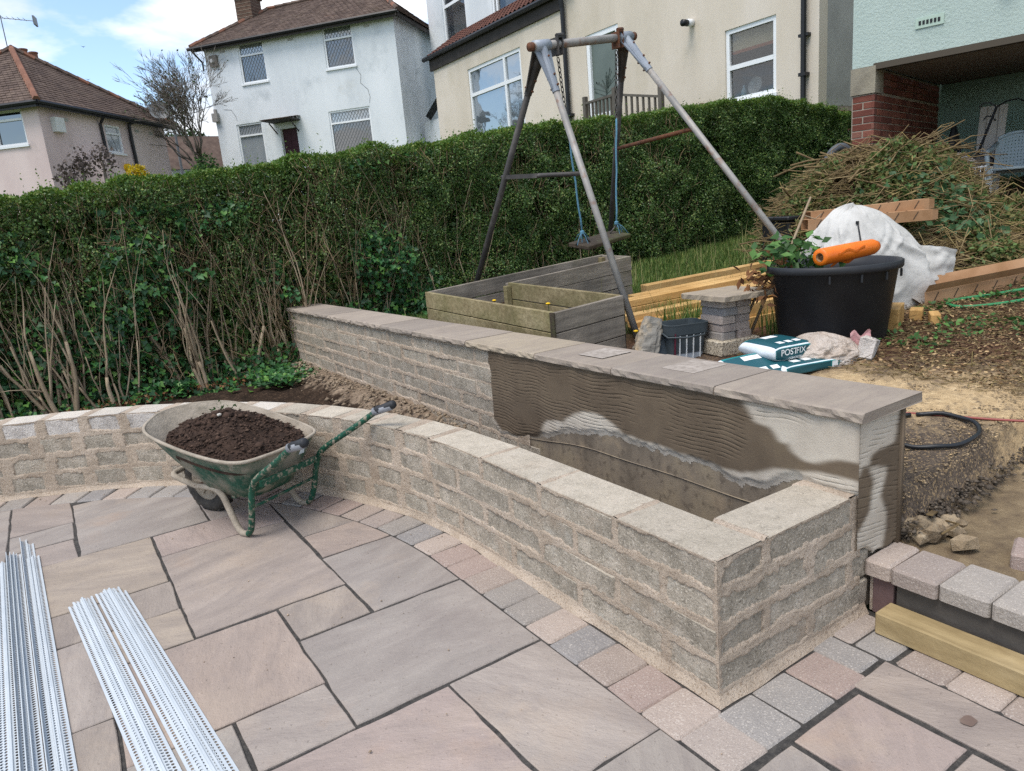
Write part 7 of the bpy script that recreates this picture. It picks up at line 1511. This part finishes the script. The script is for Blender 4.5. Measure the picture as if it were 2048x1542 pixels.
def text_mesh(s, size, bold=False):
    cu = bpy.data.curves.new('t', 'FONT'); cu.body = s; cu.size = size; cu.extrude = 0; cu.offset = .012*size if bold else 0; cu.align_x = 'CENTER'; cu.align_y = 'CENTER'; o = bpy.data.objects.new('t', cu); COL.objects.link(o); dg = bpy.context.evaluated_depsgraph_get(); me = bpy.data.meshes.new_from_object(o.evaluated_get(dg)); bpy.data.objects.remove(o); return me
def bags():
    grp = 'bags of post mix'
    def bag(label, c, Lx, Ly, Lz, yaw, tilt, roll, txt=True):
        R = rz(yaw)@rx(tilt)@ry(roll); t = thing('cement_bag', label, 'bag', tuple(c), grp); n, m = 40, 30; T = lambda x, y, z: np.array(c)+R@np.array([x, y, z])
        # pillow: rounded box pulled thin at the end seams
        def shape(u, v, w): return (u*Lx/2, v*Ly/2, w)
        pts = []; A = np.linspace(0, 2*math.pi, 41)[:-1]; Ys = np.linspace(-1, 1, 26); V = []
        for x in np.linspace(-1, 1, 30):
            e = (1-abs(x)**7); row = []
            for a in A:
                ca, sa = math.cos(a), math.sin(a); ky = np.sign(ca)*abs(ca)**.35; kz = np.sign(sa)*abs(sa)**.5; wr = 1+.05*(float(vnoise(x*3+c[0]*9, ca*2+sa*3+7, 2.0))-.5); row.append(T(x*Lx/2, ky*Ly/2*wr, Lz/2+kz*Lz/2*(.35+.65*e)*wr))
            V.append(row)
        V = np.array(V); g = G(); nx, na = V.shape[:2]; vs = V.reshape(-1, 3); fs = [(i*na+j, i*na+(j+1) % na, (i+1)*na+(j+1) % na, (i+1)*na+j) for i in range(nx-1) for j in range(na)]+[tuple(range(na))[::-1], tuple((nx-1)*na+j for j in range(na))]; g.add(vs, fs)
        b = part('sack', g, M['bagwhite'], t, True)
        def band(x0, x1, a0, a1, mat, name, lift=.0016):
            g = G(); X_ = np.linspace(x0, x1, 14); A_ = np.linspace(a0, a1, 16); P = []
            for x in X_:
                e = (1-abs(x)**7); row = []
                for a in A_: ca, sa = math.cos(a), math.sin(a); ky = np.sign(ca)*abs(ca)**.35; kz = np.sign(sa)*abs(sa)**.5; wr = 1+.05*(float(vnoise(x*3+c[0]*9, ca*2+sa*3+7, 2.0))-.5); row.append(T(x*Lx/2, ky*(Ly/2*wr+lift), Lz/2+kz*(Lz/2*(.35+.65*e)*wr+lift)))
                P.append(row)
            P = np.array(P); g.sheet(P[..., 0], P[..., 1], P[..., 2], flip=True); return part(name, g, mat, b, True)
        band(-.86, .86, rad(62), rad(140), M['navy'], 'top_print'); band(-.86, .86, rad(25), rad(62), M['teal'], 'top_print'); band(-.9, .9, rad(155), rad(206), M['teal'], 'side_print'); band(-.88, .58, rad(160), rad(203), M['navy'], 'side_print', .0030)
        band(.62, .83, rad(166), rad(198), M['print'], 'weight_patch', .0034)
        for (x0, x1, a0, a1) in ((-.5, -.25, 95, 112), (-.12, .12, 95, 112), (.25, .5, 95, 112), (-.3, .3, 70, 88)): band(x0, x1, rad(a0), rad(a1), M['print'], 'pictogram', .003)
        if txt:
            fy, fz = -Ly/2-.006, Lz*.56
            for s, size, x, z, bd in (('POST', .052, -.055, fz, True), ('FIX', .052, .034, fz, False), ('CONCRETE', .019, -.01, fz-.037, False), ('20kg', .022, .123, fz-.0, True)):
                me = text_mesh(s, size, bd); me.materials.append(M['print'] if s != '20kg' else M['navy']); o = bpy.data.objects.new('lettering', me); _fin(o, b, tuple(T(x, fy-.002*(s == '20kg'), z))); o.rotation_euler = Matrix((R@rx(math.pi/2)).tolist()).to_euler()
    bag('top bag of three teal and white bags marked POSTFIX, lying flat beside the pale block', (2.12, 1.37, .556), .33, .30, .105, -.18, .02, 0.0)
    bag('front teal and white bag slumped towards the coping, its printed top facing up', (1.88, 1.34, .50), .38, .26, .07, -.35, .30, -.05, False)
    bag('lowest teal and white bag at the right, half under the top one', (2.15, 1.27, .488), .42, .32, .07, -.25, 0.0, 0.0, False)
    # cloudy polythene bag with damp sand, and the chipped block behind it
    t = thing('polythene_bag', 'milky polythene bag of damp sand slumped before the black tub', 'bag', (2.30, 1.20, .48)); n, m = 110, 60; A, T = np.meshgrid(np.linspace(0, 2*math.pi, n+1), np.linspace(0, 1, m), indexing='ij'); r_ = np.sqrt(np.clip(1-(T*1.0)**2.2, 0, 1)); k = 1+.5*(fnoise(np.cos(A)*1.6+4, np.sin(A)*1.6+4, T*2.2, 3)-.5)+.30*(.5-np.abs(fnoise(np.cos(A)*3+4, np.sin(A)*3+4, T*4, 7)-.5)*2)+.14*(.5-np.abs(fnoise(np.cos(A)*7+4, np.sin(A)*7+4, T*8, 8)-.5)*2)-.1; right = np.array([.829, -.552]); fwd = np.array([.537, .843])
    ax_ = np.cos(A)*r_*k*.245; ay_ = np.sin(A)*r_*k*.15; X = 2.31+right[0]*ax_+fwd[0]*ay_; Y = 1.23+right[1]*ax_+fwd[1]*ay_; Z = .475+.205*T+.03*(fnoise(np.cos(A)*3+4, np.sin(A)*3+4, T*3, 4)-.5); g = G(); g.sheet(X, Y, Z); part('bag_skin', g, M['clear'], t, True); g = G(); c = np.array([2.50, 1.075, .62]); S = np.linspace(0, 1, 12); U, W_ = np.meshgrid(S, S, indexing='ij'); P = c+np.stack([(U-.5)*.10, (U-.5)*-.07, (W_-.5)*.09+.02*np.sin(U*9)], -1)+np.array([-.5, -.8, .2])*(.02*(fnoise(U*5, W_*5, 0, 3)))[..., None]; g.sheet(P[..., 0], P[..., 1], P[..., 2]); part('pink_print', g, PM('faded_pink_print', ['#b98486', '#c9a4a2'], 30, rough=.4, rnd=0, bump=(30, .3)), t, True)
    g = G(); g.box((2.50, 1.02, .575), (.13, .10, .15), rz(.4)@rx(.2)@ry(.25), ch=.02); r = np.random.default_rng(5); g.v = [tuple(np.array(v)+r.normal(0, .006, 3)) for v in g.v]; solo('broken_block', g, M['newblock'], 'broken pale block piece leaning behind the polythene bag', 'block')
    t = thing('mortar_bucket', 'rectangular grey bucket with a white handle behind the paver pillar', 'bucket', (2.08, 2.10, .475)); c = np.array([2.08, 2.10, .472]); R = rz(-.35)
    def rrect(w, d, z, n=6, rr=.05):
        P = []
        for (sx, sy, a0) in ((1, 1, 0), (-1, 1, 90), (-1, -1, 180), (1, -1, 270)):
            for k in range(n): a = rad(a0+90*k/(n-1)); P.append(c+R@np.array([sx*(w/2-rr)+rr*math.cos(a), sy*(d/2-rr)+rr*math.sin(a), z]))
        return P
    rings = [rrect(.24, .18, 0), rrect(.285, .225, .24)]; g = G(); n = len(rings[0]); g.add(rings[0]+rings[1], [(i, (i+1) % n, n+(i+1) % n, n+i) for i in range(n)]+[tuple(range(n))[::-1]]); part('pail', g, M['bucketp'], t)
    rings = [rrect(.295, .235, .18), rrect(.305, .245, .235), rrect(.31, .25, .25), rrect(.285, .225, .25), rrect(.255, .195, .05)]; g = G(); g.add(sum(rings, []), [(k*n+i, k*n+(i+1) % n, (k+1)*n+(i+1) % n, (k+1)*n+i) for k in range(4) for i in range(n)]+[tuple(4*n+i for i in range(n))]); part('rim', g, M['bucketd'], t)
    g = G()
    for k in range(4): x = -.07+.05*k; g.box(c+R@np.array([x, -.103, .09]), (.005, .012, .17), R@rx(.1))
    part('white_stripe', g, M['print'], t); g = G(); g.box(c+R@np.array([-.105, -.107, .10]), (.008, .01, .19), R@rx(.1)); part('red_stripe', g, flat('plum_stripe', '#5d2233', .5), t); g = G(); g.tube([c+R@np.array([-.16, 0, .2]), c+R@np.array([-.15, -.1, .17]), c+R@np.array([-.03, -.145, .165]), c+R@np.array([.1, -.13, .17]), c+R@np.array([.16, 0, .2])], .007, 6); part('handle', g, M['bucketd'], t, True)
    # crumpled sacks by the corner of the raised bed
    t = thing('crumpled_sacks', 'crumpled dusty grey sacks leaning at the corner of the raised bed', 'sack', (1.82, 2.18, .46)); Rr = rz(-.5)@rx(-.25)@ry(.30)
    for k, (dx, dy, dz, s, m) in enumerate(((0, 0, 0, (.15, .13, .30), 'sack'), (.085, -.035, -.03, (.16, .05, .26), 'sackd'), (.16, .06, -.07, (.20, .12, .16), 'sack'))):
        g = G(); n = 14; A, T = np.meshgrid(np.linspace(0, 2*math.pi, 33), np.linspace(0, 1, 30), indexing='ij'); ca, sa = np.cos(A), np.sin(A); kx = np.sign(ca)*np.abs(ca)**.5; ky = np.sign(sa)*np.abs(sa)**.5; tp = (1-.28*T**3); w = 1+.5*(fnoise(ca*2+k*5, sa*2, T*4, 3)-.5)+.25*(.5-np.abs(fnoise(ca*4+k*5, sa*4, T*6, 4)-.5)*2); L = np.stack([kx*s[0]*.5*tp*w, ky*s[1]*.5*(1-.4*T)*w, T*s[2]], -1)@(Rr@rz(.3*k)).T+np.array([1.80+dx, 2.18+dy, .49+dz]); g.sheet(L[..., 0], L[..., 1], L[..., 2]); g.add([L[q, 0] for q in range(32)], [tuple(range(32))]); g.add([L[q, -1] for q in range(32)], [tuple(range(32))]); part('sack', g, M[m], t)
bags()

def hoses():
    def spl(P, k=8):
        P = [np.array(p, float) for p in P]; out = []
        for i in range(len(P)-1):
            a, b, c, d = P[max(0, i-1)], P[i], P[i+1], P[min(len(P)-1, i+2)]
            for q in range(k): u = q/k; out.append(.5*((2*b)+(-a+c)*u+(2*a-5*b+4*c-d)*u*u+(-a+3*b-3*c+d)*u**3))
        out.append(P[-1]); return out
    G3 = lambda L, dz: [(x, y, gzf(x, y)+dz) for x, y in L]
    g = G(); g.tube(spl(G3([(5.0, .45), (4.45, .80), (4.15, 1.04), (3.97, 1.22), (3.86, 1.235), (3.77, 1.13), (3.80, 1.02), (3.95, .88), (4.15, .74), (4.5, .50), (5.2, .1)], .015)), .012, 8); solo('garden_hose', g, M['hosegreen'], 'green garden hose looped on the earth near the right edge', 'hose', smooth=True)
    g = G(); P = [(1.60+.205*math.cos(a), .215+.185*math.sin(a)) for a in np.linspace(.9, 7.05, 44)]; g.tube([(x, y, gzf(x, y)+.017+.003*math.sin(i)) for i, (x, y) in enumerate(P)], .0098, 9); solo('black_hose', g, M['hoseblack'], 'coil of black hose lying on the tarmac beyond the wall end', 'hose', smooth=True)
    g = G(); g.tube(spl(G3([(1.2, .62), (1.5, .60), (1.72, .46), (1.80, .27), (1.86, .06), (1.93, -.1), (2.1, -.35)], .008)), .0055, 6); solo('power_cable', g, M['cable'], 'thin red cable trailing over the sawdust beyond the wall end', 'cable', smooth=True)
    g = G(); g.tube(spl([(4.9, 3.25, 1.0), (5.0, 3.25, 1.25), (5.12, 3.18, 1.42), (5.3, 3.1, 1.44), (5.45, 3.0, 1.30)]), .045, 8); solo('drain_pipe', g, M['dkgalv'], 'bent grey pipe end sticking out at the back left of the brush pile', 'pipe', smooth=True) if False else None
    t = thing('black_crate', 'black plastic crate half buried at the left end of the brush pile', 'crate', (4.85, 3.2, .8)); g = G(); g.box((4.85, 3.2, 1.0), (.4, .5, .52), rz(-.4), ch=.02); part('box', g, M['black'], t); g = G(); g.box((4.85, 3.2, 1.28), (.44, .54, .04), rz(-.4), ch=.01); part('rim', g, M['black'], t)
    t = thing('bent_pipe', 'bent grey plastic pipe sticking up between the hedge end and the brick pier', 'pipe', (6.2, 3.75, 1.0)); g = G(); g.tube(spl([(6.12, 3.70, 1.2), (6.12, 3.70, 1.70), (6.16, 3.68, 1.86), (6.24, 3.64, 1.96), (6.34, 3.6, 1.97), (6.42, 3.58, 1.9)]), .042, 10); part('pipe', g, flat('slate_grey_pipe', '#4b5056', .6), t, True)
hoses()

def garage_things():
    # moulded garden chair, one of a pair by the boarding
    t = thing('garden_chair', 'grey moulded plastic garden chair beside the brush pile', 'chair', (7.75, 2.5, 1.21)); o = np.array([7.78, 2.47, 1.215]); yaw = rad(-72); R = rz(yaw)*.88; T = lambda x, y, z: o+R@np.array([x, y, z])     # chair faces -y of its own frame
    g = G(); X, Y = np.meshgrid(np.linspace(-.21, .21, 10), np.linspace(-.22, .20, 10), indexing='ij'); P = np.stack([X*(1-.1*(Y > 0)), Y, .42-.02*np.cos(X*6)-.03*(Y > .1)], -1)@R.T+o; g.sheet(P[..., 0], P[..., 1], P[..., 2]); P2 = P-np.array([0, 0, .02]); g.sheet(P2[..., 0], P2[..., 1], P2[..., 2], flip=True); g.tube([T(-.21, -.22, .41), T(.21, -.22, .41)], .018, 6); part('seat', g, M['chairplast'], t, True)
    g = G(); n = 13; S = np.linspace(-1, 1, n); H = np.linspace(0, 1, 12)
    def bk(s, h): w = .225*(1-.10*h**3); return T(s*w, .20+.14*h-.05*s*s, .40+.46*h*(1-.13*s*s*h))
    for i in range(n-1):
        for j in range(11):
            rim_ = i in (0, n-2) or j in (0, 10)
            a, b, c, d = bk(S[i], H[j]), bk(S[i+1], H[j]), bk(S[i+1], H[j+1]), bk(S[i], H[j+1])
            if rim_: g.add([a, b, c, d], [(0, 1, 2, 3)])
            else:
                m = (a+b+c+d)/4; q = [m+(p-m)*.45 for p in ((a+b)/2, (b+c)/2, (c+d)/2, (d+a)/2)]; g.add([a, b, c, d, *q], [(0, 1, 4), (1, 2, 5), (2, 3, 6), (3, 0, 7), (1, 5, 4), (2, 6, 5), (3, 7, 6), (0, 4, 7)])
    part('backrest', g, M['chairplast'], t)
    g = G(); g.tube([bk(s, 1.0) for s in np.linspace(-1, 1, 13)], .02, 6); part('top_rail', g, M['chairplast'], t, True)
    for s in (-1, 1):
        g = G(); g.tube([bk(s, .85), T(s*.27, .12, .66), T(s*.28, -.05, .645), T(s*.275, -.2, .62), T(s*.265, -.235, .56), T(s*.25, -.235, .42)], [.022, .026, .027, .027, .024, .02], 8); part('armrest', g, M['chairplast'], t, True)
        for (a, b) in ((( s*.235, -.225, .43), (s*.275, -.275, 0)), ((s*.21, .20, .42), (s*.26, .29, 0))): g = G(); A, B = T(*a), T(*b); g.tube([A, (A+B)/2, B], [.034, .028, .024], 5); part('leg', g, M['chairplast'], t)
    # white wire crate with a coloured refuse bag on top
    t = thing('wire_crate', 'white wire crate half hidden behind the cuttings', 'crate', (7.75, 2.95, 1.2)); c = np.array([7.62, 2.86, 1.22]); Rr = rz(.25); g = G()
    for z in (.05, .16, .28, .40): g.tube([c+Rr@np.array([x, y, z]) for x, y in ((-.2, -.2), (.2, -.2), (.2, .2), (-.2, .2))], .010, 5, False, True)
    for k in range(9):
        for (x, y) in ((-.2+.05*k, -.2), (-.2, -.2+.05*k)): g.tube([c+Rr@np.array([x, y, 0]), c+Rr@np.array([x, y, .4])], .006, 4)
    part('wire_frame', g, M['white'], t)
    t = thing('animal_feed_bag', 'red, yellow and clear printed bag lying on the wire crate', 'bag', (7.6, 2.88, 1.63)); Rb = rz(.2)@rx(.55)@ry(.25); cb = np.array([7.55, 2.86, 1.68]); U, V = np.meshgrid(np.linspace(-1, 1, 26), np.linspace(-1, 1, 20), indexing='ij'); hz = .06*(1-U**4)*(1-V**4)+.03*(fnoise(U*3, V*3, 0, 2)-.5)
    P = np.stack([U*.22, V*.15, hz], -1)@Rb.T+cb; g = G(); g.sheet(P[..., 0], P[..., 1], P[..., 2]); Q = np.stack([U*.22, V*.15, -hz*.4], -1)@Rb.T+cb; g.sheet(Q[..., 0], Q[..., 1], Q[..., 2], flip=True); b = part('film', g, M['clear'], t, True)
    def pr(u0, u1, v0, v1, m, lift):
        U, V = np.meshgrid(np.linspace(u0, u1, 12), np.linspace(v0, v1, 12), indexing='ij'); hz = .06*(1-U**4)*(1-V**4)+.03*(fnoise(U*3, V*3, 0, 2)-.5)+lift; P = np.stack([U*.22, V*.15, hz], -1)@Rb.T+cb; g = G(); g.sheet(P[..., 0], P[..., 1], P[..., 2]); part('print', g, M[m], b, True)
    pr(-.1, .9, -.95, .35, 'red', .003); U0 = []
    g = G(); Pp = []
    for a in np.linspace(-.5, 3.9, 16): u, v = .12+.42*math.cos(a), .15+.5*math.sin(a); hz_ = .06*(1-u**4)*(1-v**4)+.006; Pp.append(cb+Rb@np.array([u*.22, v*.15, hz_]))
    g.tube(Pp, [.008]*16, 5); part('print', g, M['yellow'], b)
    t = thing('leaning_door', 'white panelled door leaning in the corner of the garage recess', 'door', (8.35, 3.05, 1.2)); Rd = frame((.25, -.95, 0), (.30, .05, 1)); g = G(); cd = np.array([8.38, 2.99, 1.78]); g.box(cd, (.28, .035, 1.16), Rd, ch=.003); part('door_leaf', g, flat('dull_white_board', '#bdb9b4', .7), t); g = G()
    for x in (-.06, .06): g.box(cd+Rd@np.array([x, -.02, 0]), (.008, .004, 1.12), Rd)
    part('groove', g, flat('groove_grey', '#8d8984', .8), t)
    t = thing('plant_stand', 'black wrought iron hook stand leaning before the white door', 'stand', (8.0, 2.95, 1.2)); g = G(); A, B = np.array([7.92, 3.02, 1.45]), np.array([8.06, 2.80, 2.28]); g.tube([A, (A+B)/2, B], .016, 6); p2 = part('pole', g, M['black'], t)
    for (d, z0) in (((-.10, .14), 0), ((.12, -.24), 0), ((-.07, .1), -.15)):
        g = G(); e = np.array([d[0], d[1], 0]); b0 = B+np.array([0, 0, z0]); g.tube([b0, b0+e*.35+[0, 0, .05], b0+e*.75+[0, 0, .06], b0+e+[0, 0, .02]], .009, 5); part('hook', g, M['black'], t)
    t = thing('wire_lantern', 'small square dark framed panel hanging crooked on the iron stand', 'lantern', (7.9, 2.9, 1.6)); Rl = frame((.3, -.9, -.35), (.3, .2, .9)); cl = np.array([7.93, 2.86, 1.66]); g = G(); g.box(cl, (.20, .015, .17), Rl); part('panel', g, flat('grey_mesh', '#6f6a66', .8), t); g = G()
    for (a, b, s) in ((0, .085, (.22, .02, .02)), (0, -.085, (.22, .02, .02)), (.1, 0, (.02, .02, .19)), (-.1, 0, (.02, .02, .19))): g.box(cl+Rl@np.array([a, -.008, b]), s, Rl)
    part('frame', g, M['black'], t)
    t = thing('dark_coat', 'dark cloth bundle hanging in the corner of the brick recess', 'cloth', (8.2, 3.3, 1.5)); g = G(); A, T_ = np.meshgrid(np.linspace(0, 2*math.pi, 25), np.linspace(0, 1, 14), indexing='ij'); k = 1+.4*(fnoise(np.cos(A)*2+3, np.sin(A)*2+3, T_*4, 4)-.5); w = .13*np.sin(np.pi*(.12+.8*T_)); g.sheet(8.12+np.cos(A)*w*k, 3.28+np.sin(A)*w*k*.6, 1.35+.8*T_); part('cloth', g, M['black'], t, True)
    p = GB.p(1.25, 2.33, .012); t = thing('diamond_plaque', 'faint clear diamond plaque on the grey boarding', 'plaque', tuple(p)); g = G(); Rq = GB.R()@ry(rad(45)); g.box(p, (.22, .008, .22), Rq); part('plate', g, flat('pale_plaque', '#7d9791', .25), t); g = G()
    for a, b, s in ((0, .11, (.23, .014, .012)), (0, -.11, (.23, .014, .012)), (.11, 0, (.012, .014, .23)), (-.11, 0, (.012, .014, .23))): g.box(p+Rq@np.array([a, 0, b]), s, Rq)
    part('edge', g, flat('plaque_edge', '#8ea69f', .4), t)
garage_things()
